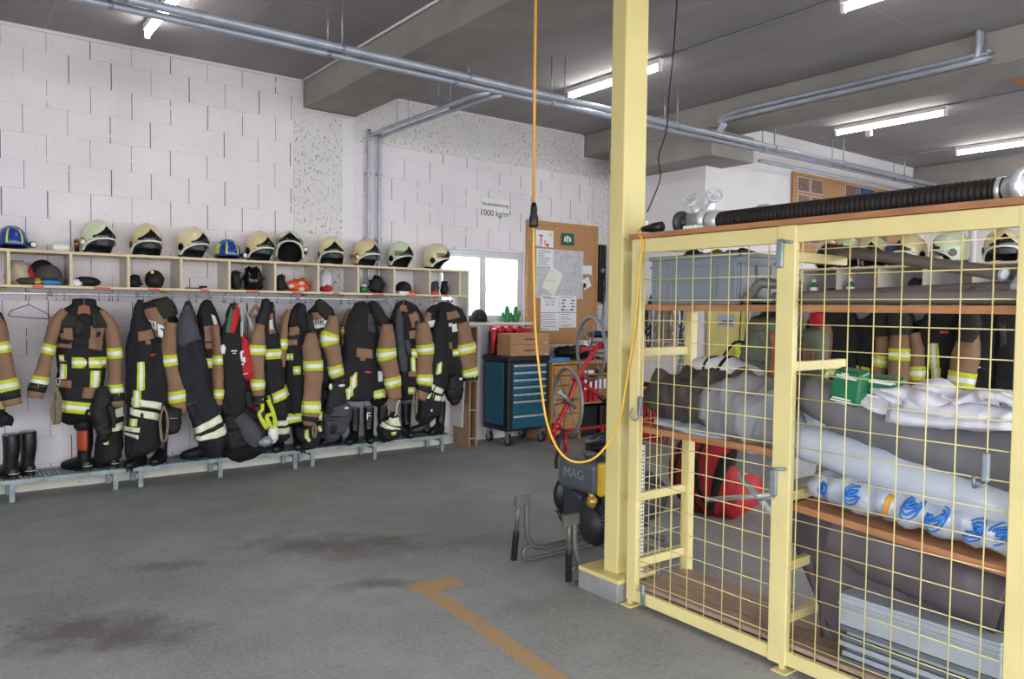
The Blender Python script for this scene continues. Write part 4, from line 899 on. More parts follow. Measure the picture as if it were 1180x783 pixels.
garment('dungarees', 'black dungarees with brown knee patch and one slanting pale stripe', 'trousers', 7.1, [(410, 424, 350, .04), (405, 431, 360, .07), (402, 434, 385, .09), (399, 436, 415, .11), (396, 436, 440, .11), (397, 433, 456, .1), (398, 431, 463, .09)], 'black_cloth', [
    ('p', 'knee_patch', 'brown_cloth', 411, 428, 401, 412, {'skew': .02, 'off': .012}), ('p', 'patch_tab', 'brown_cloth', 415, 420, 411, 415.5, {'off': .012}), ('p', 'grey_strap', 'grey_cloth', 424, 433, 362, 383, {'skew': .03, 'off': .014}), ('p', 'logo_stitch', 'red_mark', 421, 427, 428, 429.5), ('vb', 404, 411, 433, 450, {'skew': -.06}), ('vb', 400, 407, 448, 462, {'skew': -.06})], [(418, 351)], None, 22, 'cloth')
ropeloop('rope_loop', 'grey cord bundle hanging beside the brown sleeve above the bunched striped trousers', 'rope', 450, 460, 474, 7.05, 'rope', .03, 3, .006)
garment('hivis_bundle', 'bunched black trousers with bright pale bands hanging over the edge of the right bench', 'trousers', 7.12, [(452, 458, 478, .04), (448, 464, 486, .08), (442, 465, 494, .1), (442, 466, 503, .1), (446, 463, 508, .08)], 'black_cloth', [('pb', 446, 463, 484, 488.5), ('pb', 443, 464, 489, 494, {'skew': .04}), ('pb', 450, 460, 480, 484), ('vb', 451, 457, 497, 507), ('p', 'black_strap', 'soft_black', 443, 464, 488, 489.5, {'off': .014})], None, None, 23, 'cloth')
b = MB(); b.tube(catmull([aty(461, 461, 7.1), aty(457, 468, 7.09), aty(457, 474, 7.1), aty(455, 480, 7.12)], 5), .007, 6); tag(b.build('cord', 'paleband'), 'pale cord leading down to the bunched striped trousers on the right bench', 'cord')
# --- coat with chest pockets and grey cloth, wooden hanger
garment('turnout_coat', 'front facing coat with brown chest pocket and a grey cloth over its left half', 'coat', 7.16, [(458, 472, 349, .04), (454, 482, 358, .07), (454, 492, 372, .09), (458, 494, 395, .1), (462, 492, 425, .11), (464, 488, 450, .11), (466, 486, 462, .09)], 'black_cloth', [
    ('s', [(489, 372, 6, .05), (491.5, 388, 8.5, .06), (493.5, 405, 9, .065), (493, 422, 8.5, .06), (492.5, 440, 8, .06), (490, 452, 7, .055), (486, 461, 5.5, .04)], 7.07, 'brown_cloth', [(403, 6), (438, 6)], (.82, .9)),
    ('hgr', 465, 355, 7.14), ('p', 'chest_panel', 'brown_cloth', 473, 483, 362, 378), ('p', 'chest_pocket', 'brown_cloth', 472, 484, 381, 390, {'off': .014}), ('p', 'snap_tab', 'soft_black', 477, 481, 371, 376, {'off': .014}), ('hb', 474, 487, 402, 413, {'skew': .02}), ('vb', 473.5, 478, 412, 428), ('p', 'hip_pocket', 'brown_cloth', 471, 484, 428, 434), ('hb', 471, 486, 447, 456)], [(456, 350)], seed=24)
garment('grey_jumper', 'crumpled dark grey cloth hanging left in front of the coat on its wooden hanger', 'jumper', 7.08, [(457, 462, 356, .02), (457, 466, 372, .04), (458, 468, 390, .05), (460, 471, 410, .05), (463, 471, 424, .04), (466, 470, 429, .02)], 'grey_cloth', [('b', [(466, 471, 392, .02), (468, 474, 400, .02), (471, 474, 408, .02)], 7.09, 'grey_cloth', 'arm')], [(459, 357)], None, 25)
ropeloop('rope_coil', 'coiled grey rope hanging from a carabiner near the right bench end', 'rope', 478.5, 447, 477, 7.05, 'rope', .02, 4, .005)
# --- last coat and trousers at the end panel
garment('turnout_coat', 'last coat on the left rail, white letter patches and brown sleeve beside the end panel', 'coat', 7.16, [(508, 522, 350, .03), (496, 534, 357, .07), (492, 543, 372, .09), (498, 544, 395, .1), (506, 540, 425, .1), (512, 534, 445, .09), (514, 530, 452, .07)], 'black_cloth', [
    ('s', [(537, 372, 6, .05), (539, 388, 8, .06), (541, 402, 9, .065), (543, 418, 8.5, .06), (545, 430, 8.5, .06), (545.5, 440, 7, .05)], 7.1, 'brown_cloth', [(402, 6), (431, 6)], (.93, .99)),
    ('s', [(499, 362, 5, .04), (494, 374, 5, .05), (490, 388, 3, .04)], 7.18, 'brown_cloth', []),
    ('p', 'letter_patch', 'silver', 494, 501, 364, 372, {'off': .014}), ('p', 'back_yoke', 'brown_cloth', 514, 528, 358, 368), ('p', 'letter_patch', 'silver', 520.5, 526, 374, 383, {'off': .014}), ('p', 'badge', 'silver', 517, 520, 372, 376, {'off': .014}), ('p', 'lower_patch', 'brown_cloth', 513, 521, 394, 402), ('hb', 522, 530, 403, 411), ('p', 'logo_stitch', 'red_mark', 516, 520, 418, 419)], [(515, 351)], seed=26)
garment('dungarees', 'black bib trousers hanging before the last coat beside the end panel', 'trousers', 7.08, [(509, 513, 354, .02), (505, 516, 372, .05), (500, 520, 395, .08), (496, 522, 420, .1), (492, 520, 440, .1), (487, 513, 458, .1), (486, 512, 480, .1), (488, 511, 484, .08)], 'black_cloth', [('vb', 503.5, 508, 418, 432, {'skew': -.02}), ('pb', 489, 500, 446, 452), ('pb', 501, 512, 446, 452), ('pb', 487, 499, 455, 461), ('pb', 501, 512, 455, 461), ('p', 'silver_dot', 'silver', 496, 498, 472, 475)], [(511, 355)], None, 27, 'cloth')
garment('helmet_bag', 'black rounded cloth bag hanging in front of the end panel below the last coat', 'bag', 7.06, [(520, 528, 434, .03), (517, 536, 444, .07), (517, 537, 454, .08), (521, 534, 462, .06), (525, 531, 464, .03)], 'soft_black', [('blob', 531, 437, 7.05, (.02, .012, .015), 'silver', 'badge')], [(524, 436)], None, 28, 'cloth')
# ------------------------------------------------------------------ window corner: tool cart, desk, board
# open wooden side shelf next to the end panel
t = thing('side_shelf', 'narrow open wooden shelf between the end panel and the teal tool cart', 'shelf', (5.0, 7.45, 0))
for x in (4.935, 5.03):
    b = MB(); b.box(x-.009, x+.009, 7.31, 7.64, 0, 1.4); b.build('side_board', 'dark_wood', t, bevel=.002)
for z in (.09, .42, .76, 1.08, 1.385):
    b = MB(); b.box(4.944, 5.021, 7.315, 7.63, z, z+.018); b.build('shelf_board', 'dark_wood', t)
b = MB(); b.box(4.944, 5.021, 7.63, 7.64, .1, 1.38); b.build('back_board', 'soft_black', t)
# teal workshop cart
CX0, CX1, CY0, CY1 = 5.32, 5.93, 7.09, 7.6
cart = thing('tool_cart', 'teal and black tool cart with seven drawers under the window', 'cart', ((CX0+CX1)/2, 7.35, 0))
b = MB(); b.box(CX0, CX1, CY0+.012, CY1, .17, .99); b.build('body', 'cart_black', cart, bevel=.012)
b = MB(); b.box(CX0-.012, CX1+.015, CY0-.01, CY1+.01, .985, 1.05); b.build('top_tray', 'cart_black', cart, bevel=.018)
b = MB(); b.box(CX0-.012, CX0, CY0+.09, CY1-.04, .24, .97); b.build('side_panel', 'teal', cart, bevel=.004)
zz = .955
for hgt in (.085, .085, .085, .085, .085, .17, .165):
    b = MB(); b.box(CX0+.065, CX1-.06, CY0-.006, CY0+.02, zz-hgt+.006, zz); d = b.build('drawer', 'teal', cart, bevel=.003)
    b = MB(); b.box(CX0+.068, CX1-.063, CY0-.026, CY0-.004, zz-.027, zz-.003); hd = b.build('handle', 'aluminium', d, bevel=.004)
    for k in range(4):
        q = CX0+.1+k*.1; b = MB(); b.box(q, q+.05, CY0-.0275, CY0-.0265, zz-.018, zz-.012); b.build('drawer_label', 'print_grey', hd)
    zz -= hgt
for x, y in ((CX0+.05, CY0+.06), (CX1-.06, CY0+.06), (CX0+.05, CY1-.07), (CX1-.06, CY1-.07)):
    b = MB(); b.box(x-.028, x-.023, y-.03, y+.03, .06, .165); b.box(x+.023, x+.028, y-.03, y+.03, .06, .165); b.box(x-.03, x+.03, y-.035, y+.035, .155, .17); c_ = b.build('caster', 'steel', cart)
    b = MB(); b.lathe([(.02, -.019), (.058, -.019), (.062, -.012), (.062, .012), (.058, .019), (.02, .019)], (x, y, .063), (1, 0, 0), 22); w_ = b.build('wheel', 'black_plastic', c_)
    b = MB(); b.lathe([(.0, -.021), (.038, -.021), (.042, .0), (.038, .021), (0, .021)], (x, y, .063), (1, 0, 0), 18); b.build('hub', 'crate_grey', c_)
def carton(label, x0, x1, y0, y1, z0, z1):
    t = thing('cardboard_box', label, 'box', ((x0+x1)/2, (y0+y1)/2, z0), 'cardboard boxes on the tool cart')
    b = MB(); b.box(x0, x1, y0, y1, z0, z1-.012); b.build('tray', 'cardboard', t, bevel=.003)
    b = MB(); b.box(x0-.004, x1+.004, y0-.004, y1+.004, z1-.03, z1); b.build('lid', 'cardboard', t, bevel=.003)
    q = x0+.2
    for k, wd in enumerate((.03, .02, .05, .025, .03)):
        b = MB(); b.box(q, q+wd-.006, y0-.006, y0-.0045, (z0+z1)/2-.012, (z0+z1)/2+.006+.004*(k % 2)); b.build('handwriting', 'ink', t); q += wd
    b = MB(); b.box(x1-.09, x1-.02, y0-.006, y0-.0045, z0+.012, z0+.018); b.build('tape_strip', 'paper', t)
carton('lower one of the two cardboard boxes on the tool cart', 5.345, 5.93, 7.09, 7.36, 1.052, 1.185)
carton('upper cardboard box, lying on another one on the tool cart', 5.35, 5.925, 7.095, 7.36, 1.187, 1.315)
for i, (px, lb) in enumerate(((571, 'left one of the red hand lamps behind the cardboard boxes'), (580, 'middle red hand lamp behind the cardboard boxes'), (591, 'right one of the red hand lamps behind the cardboard boxes'))):
    x = aty(px, 380, 7.45).x; t = thing('hand_lamp', lb, 'lamp', (x, 7.45, 1.052), 'red hand lamps on the cart')
    b = MB(); b.lathe([(.0, 0), (.035, 0), (.04, .01), (.04, .12), (.05, .15), (.05, .17), (.03, .172)], V((x, 7.53, 1.36)), (.25, -1, -.05), 18); b.build('housing', 'red_plastic', t)
    b = MB(); b.lathe([(0, 0), (.042, 0), (.036, .008), (0, .01)], V((x+.043, 7.36, 1.351)), (.25, -1, -.05), 18); b.build('lens', 'dark_red', t)
    b = MB(); b.box(x-.03, x+.03, 7.42, 7.56, 1.052, 1.33); b.build('stand', 'black_plastic', t, bevel=.006)
x = aty(609, 380, 7.4).x; t = thing('paint_tin', 'red tin with metal rim at the right end of the cart', 'tin', (x, 7.44, 1.052))
b = MB(); b.lathe([(0, 0), (.085, 0), (.085, .31), (0, .31)], (x, 7.46, 1.06), seg=26); b.build('can', 'red_plastic', t)
b = MB(); b.lathe([(.087, .305), (.088, .318), (.08, .318)], (x, 7.46, 1.06), seg=26); b.build('rim', 'steel', t)
b = MB(); c0, c1 = V((5.33, 7.42, 1.075)), V((5.3, 7.36, 1.37)); b.tube([c0, c0.lerp(c1, .5), c1], [.018, .026, .03], 12); tag(b.build('red_torch', 'red_plastic'), 'red torch leaning at the left corner of the tool cart', 'torch')
x = aty(553, 368, 7.58).x; c = V((x, 7.6, WZ0)); t = thing('peaked_cap', 'dark blue round cap lying on the left of the window sill', 'cap', c)
b = MB(); b.grid(lambda u, v: c+V((.1*math.cos(2*PI*u)*math.sin(PI/2*v), .1*math.sin(2*PI*u)*math.sin(PI/2*v), .15*math.cos(PI/2*v)**.7+.004)), 24, 8, cu=True); b.build('crown', 'navy_cloth', t, solid=.004)
b = MB(); b.grid(lambda u, v: c+V(((u-.5)*.16, -.09-.07*v*math.sin(PI*(.1+.8*u)), .012)), 10, 4); b.build('peak', 'soft_black', t, solid=.004)
for px, lb, w0 in ((584, 'left one of two small green cactus figures on the window sill', 0), (594, 'right one of two small green cactus figures on the window sill', 1)):
    c = V((aty(px, 370, 7.6).x, 7.6, WZ0)); t = thing('cactus_figure', lb, 'ornament', c, 'green figures on the window sill')
    b = MB(); b.lathe([(0, 0), (.045, 0), (.05, .04), (.035, .1), (.03, .15), (.018, .19), (0, .2)], c, seg=14); b.build('stem', 'green_plastic', t)
    for s in (-1, 1):
        b = MB(); b.tube(catmull([c+V((s*.03, 0, .06)), c+V((s*.06, 0, .075)), c+V((s*.062, 0, .12+.02*w0*s))], 4), [.016]*8+[.01], 8); b.build('arm', 'green_plastic', t)
# desk along the wall
t = thing('desk', 'wooden desk with drawers and an open shelf below the pin board', 'desk', (6.7, 7.4, 0))
b = MB(); b.box(5.96, 7.39, 7.06, 7.66, .93, .965); b.build('desk_top', 'desk_wood', t, bevel=.004)
for x in (5.965, 6.42, 7.365):
    b = MB(); b.box(x, x+.02, 7.08, 7.64, 0, .93); b.build('side_panel', 'desk_wood', t)
for z in (.42, .78):
    b = MB(); b.box(6.44, 7.365, 7.1, 7.64, z, z+.02); b.build('shelf_board', 'desk_wood', t)
b = MB(); b.box(5.985, 7.365, 7.63, 7.64, .05, .93); b.build('back_panel', 'desk_wood', t)
for z0, z1 in ((.08, .32), (.33, .5), (.51, .67), (.68, .79), (.8, .92)):
    b = MB(); b.box(5.988, 6.417, 7.062, 7.09, z0, z1); d = b.build('drawer', 'desk_wood', t, bevel=.003)
    b = MB(); b.box(6.15, 6.25, 7.05, 7.063, z1-.035, z1-.025); b.build('grip', 'dark_wood', d)
def slab(name, label, cat, m, x0, x1, y0, y1, z0, z1, bevel=.003, group=None): 
    b = MB(); b.box(x0, x1, y0, y1, z0, z1); return tag(b.build(name, m, bevel=bevel), label, cat, group)
def binder(label, x, m, h=.32):
    t = thing('ring_binder', label, 'binder', (x, 7.25, .44), 'binders in the desk shelf')
    b = MB(); b.box(x-.032, x+.032, 7.12, 7.4, .441, .441+h); b.build('cover', m, t, bevel=.003)
    b = MB(); b.box(x-.02, x+.02, 7.117, 7.121, .6, .72); b.build('spine_label', 'paper', t)
for i, (px, m, lb) in enumerate(((675, 'red_plastic', 'first red binder from the left in the desk shelf'), (681, 'dark_red', 'dark red binder in the middle of the desk shelf'), (687, 'red_plastic', 'rightmost red binder, beside a grey binder'), (692, 'grey_tube', 'grey binder between red and yellow binders'), (697, 'brass', 'ochre binder right of the grey binder'))): binder(lb, aty(px, 430, 7.12).x, m)
for i, (x0, m, lb) in enumerate(((6.5, 'soft_black', 'black case on the floor under the desk, left'), (6.85, 'cart_black', 'black case on the floor under the desk, right'))): slab('equipment_case', lb, 'case', m, x0, x0+.3, 7.15, 7.5, .001, .38, .02, 'cases under the desk')
slab('notebook', 'light blue notebook on the left end of the desk', 'notebook', 'blue_plastic', aty(626, 405, 7.2).x, aty(651, 405, 7.2).x, 7.1, 7.3, .966, 1.01)
slab('folder', 'black folder lying open behind the light blue notebook', 'folder', 'soft_black', 6.25, 7.0, 7.32, 7.6, .966, .99)
lum = MB(); lum.blob((6.62, 7.45, 1.05), (.3, .13, .085), amp=.3, flat=.991, freq=9); tag(lum.build('gloves', 'soft_black'), 'crumpled black gloves on the desk folder', 'glove')
slab('paper_stack', 'white papers with a blue sheet in the shelf slot under the desk top', 'paper', 'paper', 6.44, 6.7, 7.12, 7.4, .801, .84)
t = thing('pen_cup', 'small wire pen cup in front of the pin board', 'cup', (6.3, 7.25, .966)); b = MB(); b.lathe([(.035, 0), (.038, .1), (.034, .1), (.032, .004)], (6.28, 7.62, .966+.0)); b.build('cup', 'steel', t)
for k in range(4):
    b = MB(); b.tube([(6.265+.01*k, 7.62, .98), (6.25+.022*k, 7.615+.01*(k % 2), 1.12+.01*k)], .004, 6); b.build('pen', ('blue_plastic', 'red_plastic', 'black_plastic', 'soft_black')[k], t)
t = thing('letter_tray', 'pale metal letter tray at the right end of the desk', 'tray', (7.15, 7.4, .966))
for k in range(4):
    b = MB(); b.box(6.98, 7.32, 7.2, 7.55, .975+k*.07, .98+k*.07); b.box(6.98, 6.985, 7.2, 7.55, .975+k*.07, 1.02+k*.07); b.build('tray_level', 'panel_white', t)
for x in (6.985, 7.315):
    b = MB(); b.box(x-.005, x+.005, 7.53, 7.54, .966, 1.24); b.build('upright', 'panel_white', t)
slab('book', 'lower dark blue book on the letter tray', 'book', 'navy_cloth', 6.98, 7.32, 7.22, 7.5, 1.241, 1.275, .003, 'books on the letter tray'); slab('book', 'upper dark book on the letter tray', 'book', 'blue_cloth', 6.96, 7.28, 7.24, 7.5, 1.276, 1.3, .003, 'books on the letter tray'); slab('book', 'thin black book on top of the pile on the letter tray', 'book', 'soft_black', 7.0, 7.32, 7.24, 7.5, 1.301, 1.32, .003, 'books on the letter tray')
slab('box_file', 'white box standing on the desk left of the letter tray', 'box', 'paper', 6.84, 6.96, 7.48, 7.6, .966, 1.2)

# pin board
BY = W-.03
board = thing('pin_board', 'large cork pin board full of papers above the desk', 'board', (6.63, W, 1.4))
bl, bt_ = aty(611, 258, BY), aty(686, 264, BY); BX0, BX1, BZ0, BZ1 = bl.x, bt_.x, 1.2, 2.68
b = MB(); b.box(BX0, BX1, BY, W-.013, BZ0, BZ1); b.build('cork', 'cork', board)
for x0, x1, z0, z1 in ((BX0-.05, BX0, BZ0-.05, BZ1+.05), (BX1, BX1+.05, BZ0-.05, BZ1+.05), (BX0, BX1, BZ1, BZ1+.05), (BX0, BX1, BZ0-.05, BZ0)):
    b = MB(); b.box(x0, x1, BY-.012, W-.013, z0, z1); b.build('frame', 'desk_wood', board, bevel=.003)
def cr6(x, y): return aty(600+x*.1916, 250+y*.1916, BY-.004)
def sheet(name, label, l, t, r, bb, m, lift=.001, rot=0, cat='paper', par=None):
    a, d = cr6(l, t), cr6(r, bb); c = V(((a.x+d.x)/2, BY-lift-.001, (a.z+d.z)/2)); w, h = abs(d.x-a.x)/2, abs(a.z-d.z)/2
    co, si = math.cos(rot), math.sin(rot); o = MB(); o.obox(c, V((co, 0, si))*w, V((0, .0008, 0)), V((-si, 0, co))*h); ob = o.build(name, m, par)
    if label: tag(ob, label, cat)
    return ob, c, w, h
def marks(ob, c, w, h, rows, m='print_grey', seed=0):
    rnd = random.Random(seed); b = MB()
    for i in range(rows):
        z = c.z+h*(.82-1.6*i/max(1, rows-1)); x0 = c.x-w*.82; wd = w*(.7+.9*rnd.random()); b.box(x0, x0+wd, c.y-.0016, c.y-.001, z-.006, z+.002)
    b.build('printed_lines', m, ob)
q = sheet('map_sheet', 'large grey map pinned in the middle of the cork board', 92, 188, 374, 495, 'map_paper', .002, cat='map')
b = MB()
for k in range(7):
    x = q[1].x+q[2]*(.1+.8*math.sin(k*2.3)); z = q[1].z+q[3]*.8*math.cos(k*1.7); b.tube([V((x-.1, q[1].y-.0012, z)), V((x, q[1].y-.0012, z+.06)), V((x+.12, q[1].y-.0012, z-.03))], .0015, 4)
b.build('map_lines', 'print_grey', q[0])
q = sheet('drawing', 'paper with red figure drawing at the top left of the cork board', 90, 76, 196, 186, 'paper', .004)
b = MB()
for x0, x1, z0, z1 in ((-.02, .0, -.03, .05), (-.05, .03, .03, .042), (-.025, -.012, -.08, -.03), (.0, .012, -.08, -.03), (.05, .065, -.09, -.02), (.08, .12, -.1, -.06)): b.box(q[1].x-.05+x0, q[1].x-.05+x1, q[1].y-.0016, q[1].y-.001, q[1].z+z0, q[1].z+z1)
b.build('red_figure', 'red_mark', q[0]); b = MB(); b.box(q[1].x+.07, q[1].x+.13, q[1].y-.0016, q[1].y-.001, q[1].z+.03, q[1].z+.08); b.build('yellow_patch', 'lime', q[0]); b = MB(); b.box(q[1].x-.15, q[1].x-.04, q[1].y-.0016, q[1].y-.001, q[1].z-.1, q[1].z-.095); b.build('line', 'print_black', q[0])
q = sheet('green_sign', 'small dark green sign with white emblem at the top of the cork board', 243, 96, 320, 176, 'green_sign', .004, .03, 'sign')
b = MB(); c = q[1]; b.box(c.x-.05, c.x+.05, c.y-.0018, c.y-.001, c.z+.02, c.z+.035); b.box(c.x-.012, c.x+.012, c.y-.0018, c.y-.001, c.z-.04, c.z+.05); b.box(c.x-.06, c.x-.03, c.y-.0018, c.y-.001, c.z-.03, c.z+.02); b.box(c.x+.03, c.x+.06, c.y-.0018, c.y-.001, c.z-.03, c.z+.02); b.build('emblem', 'white_mark', q[0])
q = sheet('table_sheet', 'white sheet with a table under the red figure drawing', 96, 190, 194, 300, 'paper', .005); marks(*q, 9, 'print_grey', 2)
q = sheet('tilted_sheet', 'off-white sheet pinned at a slant over the map', 150, 308, 232, 462, 'brim_white', .006, -.5); marks(*q, 3, 'map_paper', 3)
q = sheet('phone_list', 'white phone list with bold heading at the bottom left of the board', 120, 472, 229, 575, 'paper', .004); marks(*q, 1, 'print_black', 4)
for k, (s_, h_) in enumerate((('Telefonnummern', .022), ('A. K. Z. Thun', .022), ('033 1 2 00', .022))): text_part('heading', s_, V((q[1].x, q[1].y-.001, q[1].z+.06-.04*k)), (1, 0, 0), (0, 0, 1), h_, 'print_black', q[0], .0005)
q = sheet('duty_list', 'white list with red marks below the phone list', 120, 578, 229, 685, 'paper', .004); marks(*q, 7, 'print_grey', 5)
b = MB(); c = q[1]
for k in range(4): b.box(c.x-q[2]*.9, c.x-q[2]*.8, c.y-.0018, c.y-.001, c.z+.06-.05*k, c.z+.075-.05*k)
b.build('bullet_marks', 'print_black', q[0])
q = sheet('scheme_sheet', 'white sheet with two schematic drawings right of the phone list', 232, 474, 334, 575, 'paper', .004); marks(*q, 2, 'print_grey', 6)
b = MB(); c = q[1]
for dx in (-.08, .08):
    for k in range(4): b.box(c.x+dx-.035+.02*(k % 2), c.x+dx+.02+.015*(k % 2), c.y-.0018, c.y-.001, c.z-.08+.04*k, c.z-.065+.04*k)
b.build('scheme', 'print_black', q[0])
q = sheet('chart_sheet', 'white chart sheet with yellow cells at the bottom right of the papers', 232, 578, 334, 666, 'paper', .004); marks(*q, 6, 'print_grey', 7)
b = MB(); c = q[1]; b.box(c.x-q[2]*.8, c.x+q[2]*.8, c.y-.0018, c.y-.001, c.z-.07, c.z-.035); b.build('chart_cells', 'paleband', q[0])
q = sheet('note', 'small white note pinned right of the map', 372, 292, 427, 349, 'paper', .003); marks(*q, 2, 'map_paper', 8)
q = sheet('photo_note', 'tilted note with a dark picture right of the map', 374, 368, 418, 432, 'paper', .003, .45)
b = MB(); c = q[1]; b.box(c.x-.06, c.x-.01, c.y-.0018, c.y-.001, c.z-.06, c.z+.0); b.build('dark_picture', 'navy_cloth', q[0])
# sign on the wall
sgo = aty(570, 240, W-.014); t = thing('load_sign', 'white wall sign with black letters stating the floor load', 'sign', (sgo.x, W, sgo.z-.15))
a, d = aty(555, 228, W-.014), aty(587, 252, W-.014); b = MB(); b.box(a.x, d.x, W-.012, W-.001, d.z, a.z); b.build('plate', 'white_mark', t)
text_part('lettering', 'Bodenbelastung', V(((a.x+d.x)/2, W-.013, a.z-.085)), (1, 0, 0), (0, 0, 1), .043, 'black_mark', t); text_part('lettering', '1000 kg/m²', V(((a.x+d.x)/2, W-.013, a.z-.205)), (1, 0, 0), (0, 0, 1), .072, 'black_mark', t)
# socket strip on the rough wall strip
t = thing('socket_strip', 'tall black socket strip on the wall right of the pin board', 'socket strip', (7.33, W, 1.5))
a, d = cr6(466, 168), cr6(512, 515); xa = min(a.x, 7.3); b = MB(); b.box(7.24, 7.36, W-.06, W-.013, d.z, a.z); b.build('housing', 'black_plastic', t, bevel=.006)
for k in range(6):
    z = a.z-.07-k*.14; b = MB(); b.lathe([(.0, 0), (.03, 0), (.034, .006), (.026, .008), (.024, .002)], (7.3, W-.06, z), (0, -1, 0), 16); b.build('socket', 'steel' if k == 2 else 'cart_black', t)
for k in range(3):
    b = MB(); b.tube(catmull([(7.3, W-.08, a.z-.35-.14*k), (7.26, W-.14, a.z-.6-.1*k), (7.22+.03*k, W-.12, 1.35)], 6), .006, 6); b.build('cable', 'grey_tube' if k else 'black_plastic', t)

# red hose cart with two grey wheels behind the column
hc = thing('hose_cart', 'red tubular hose cart with grey spoked wheels between desk and column', 'cart', (5.85, 6.55, 0))
def wheel(px, py, hw, hh, y, nm='wheel'):
    c = aty(px, py, y); sc = aty(px, py+1, y).z; R_ = hh*abs(aty(px, py, y).z-sc); ax = V((.96, -.28, .0)).normalized(); u = V((0, 0, 1)); v = ax.cross(u)
    b = MB(); b.tube([c+(u*math.cos(a)+v*math.sin(a))*R_ for a in [2*PI*i/36 for i in range(36)]], .022, 8, closed=True); w_ = b.build(nm, 'grey_tube', hc)
    b = MB(); b.lathe([(0, -.05), (.035, -.05), (.035, .05), (0, .05)], c, ax, 14)
    for k in range(6):
        a = 2*PI*k/6+.3; b.tube([c, c+(u*math.cos(a)+v*math.sin(a))*R_], .009, 6)
    b.build('spokes', 'grey_tube', w_); return c
w1 = wheel(654, 463, 18, 38, 6.5); w2_ = wheel(681, 402, 14, 36, 6.75)
def hp(px, py, y=6.45): return aty(px, py, y)
for nm, pts, r, m in (('frame', [(641, 492), (655, 463), (665, 437), (688, 400), (694, 398)], .026, 'red_paint'), ('frame', [(665, 437), (682, 450), (693, 458)], .024, 'red_paint'), ('grip', [(691, 457), (700, 464)], .03, 'black_plastic'),
                      ('strut', [(658, 437), (672, 432)], .02, 'red_paint'), ('frame', [(636, 500), (641, 492)], .035, 'red_paint'), ('cross_tube', [(648, 497), (700, 491)], .02, 'dark_red'), ('leg', [(636, 500), (638, 512)], .028, 'red_paint'), ('handle_bar', [(669, 403), (700, 400)], .022, 'red_paint')):
    b = MB(); P_ = [hp(*q) for q in pts]; b.tube(catmull(P_, 4) if len(P_) > 2 else P_, r, 10); b.build(nm, m, hc)
for px, py in ((641, 492), (655, 463), (665, 437)):
    b = MB(); c = hp(px, py); b.lathe([(0, -.035), (.045, -.035), (.045, .035), (0, .035)], c, (1, 0, 0), 14); b.build('collar', 'red_paint', hc)
b = MB(); c = hp(652, 500); b.tube([c, V((c.x, c.y, .0))], .022, 8); c = hp(694, 491); b.tube([c, V((c.x, c.y, 0))], .022, 8); b.build('stand', 'red_paint', hc)
b = MB(); b.tube([hp(665, 402, 6.6), w2_], .02, 8); b.build('axle', 'steel', hc)
b = MB(); b.tube([hp(645, 452, 6.4), hp(663, 470, 6.4)], .025, 8); b.build('axle', 'steel', hc)

# ------------------------------------------------------------------ portable motor pump behind the column
pu = thing('motor_pump', 'grey portable motor pump with fold-down carrying handles beside the column', 'pump', (3.5, 3.6, 0))
b = MB(); b.box(3.25, 3.52, 3.43, 3.8, .44, .655); b.build('fuel_tank', 'engine', pu, bevel=.045, bseg=5)
b = MB(); b.box(3.255, 3.525, 3.385, 3.43, .45, .66); b.build('tank_end', 'tank_yellow', pu, bevel=.02, bseg=3)
b = MB(); b.lathe([(.0, 0), (.03, 0), (.03, .02), (.04, .02), (.04, .045), (0, .048)], (3.34, 3.58, .652), seg=18); b.build('filler_cap', 'engine', pu)
text_part('lettering', 'MAG', V((3.2495, 3.63, .53)), (0, -1, 0), (0, 0, 1), .062, 'emboss', pu, .002)
fc = atx(682, 604, 3.3); b = MB(); b.lathe([(0, -.03), (.085, -.026), (.09, -.004), (.135, .0), (.14, .02), (.14, .12), (.1, .2), (0, .2)], fc, (1, 0, 0), 30); fan = b.build('fan_housing', 'engine_dark', pu)
b = MB()
for k in range(14):
    a = rad(-70+k*11); q = fc+V((-.004, -math.cos(a)*.118, math.sin(a)*.118)); b.bar(q-V((0, -math.cos(a)*.024, math.sin(a)*.024)), q+V((0, -math.cos(a)*.024, math.sin(a)*.024)), .01, .008, (1, 0, 0))
b.build('cooling_slots', 'liner', fan)
b = MB(); b.box(3.34, 3.75, 3.42, 3.85, .2, .45); b.build('engine_block', 'engine_dark', pu, bevel=.03)
b = MB(); b.lathe([(0, 0), (.14, 0), (.17, .05), (.17, .2), (.12, .28), (0, .28)], (3.72, 3.62, .33), (1, 0, 0), 26); b.build('pump_casing', 'engine_dark', pu)
b = MB(); b.tube(catmull([(3.25, 3.62, .44), (3.22, 3.57, .44), (3.23, 3.52, .42)], 4), .02, 8); b.build('fuel_tap', 'engine_dark', pu)
cb = atx(682, 578, 3.27); b = MB(); b.blob(cb, (.03, .035, .04), amp=.2); b.lathe([(.02, 0), (.022, .03), (0, .03)], cb+V((0, 0, .02))); b.build('carburettor', 'brass', pu)
b = MB(); b.lathe([(.05, -.03), (.15, -.03), (.165, 0), (.15, .03), (.05, .03)], (3.46, 3.84, .36), (.3, 1, 0), 24); b.build('flywheel', 'rubber', pu)
b = MB(); b.tube([(3.2, 3.66, .24), (3.16, 3.68, .33)], .014, 8); b.build('lever', 'black_plastic', pu)
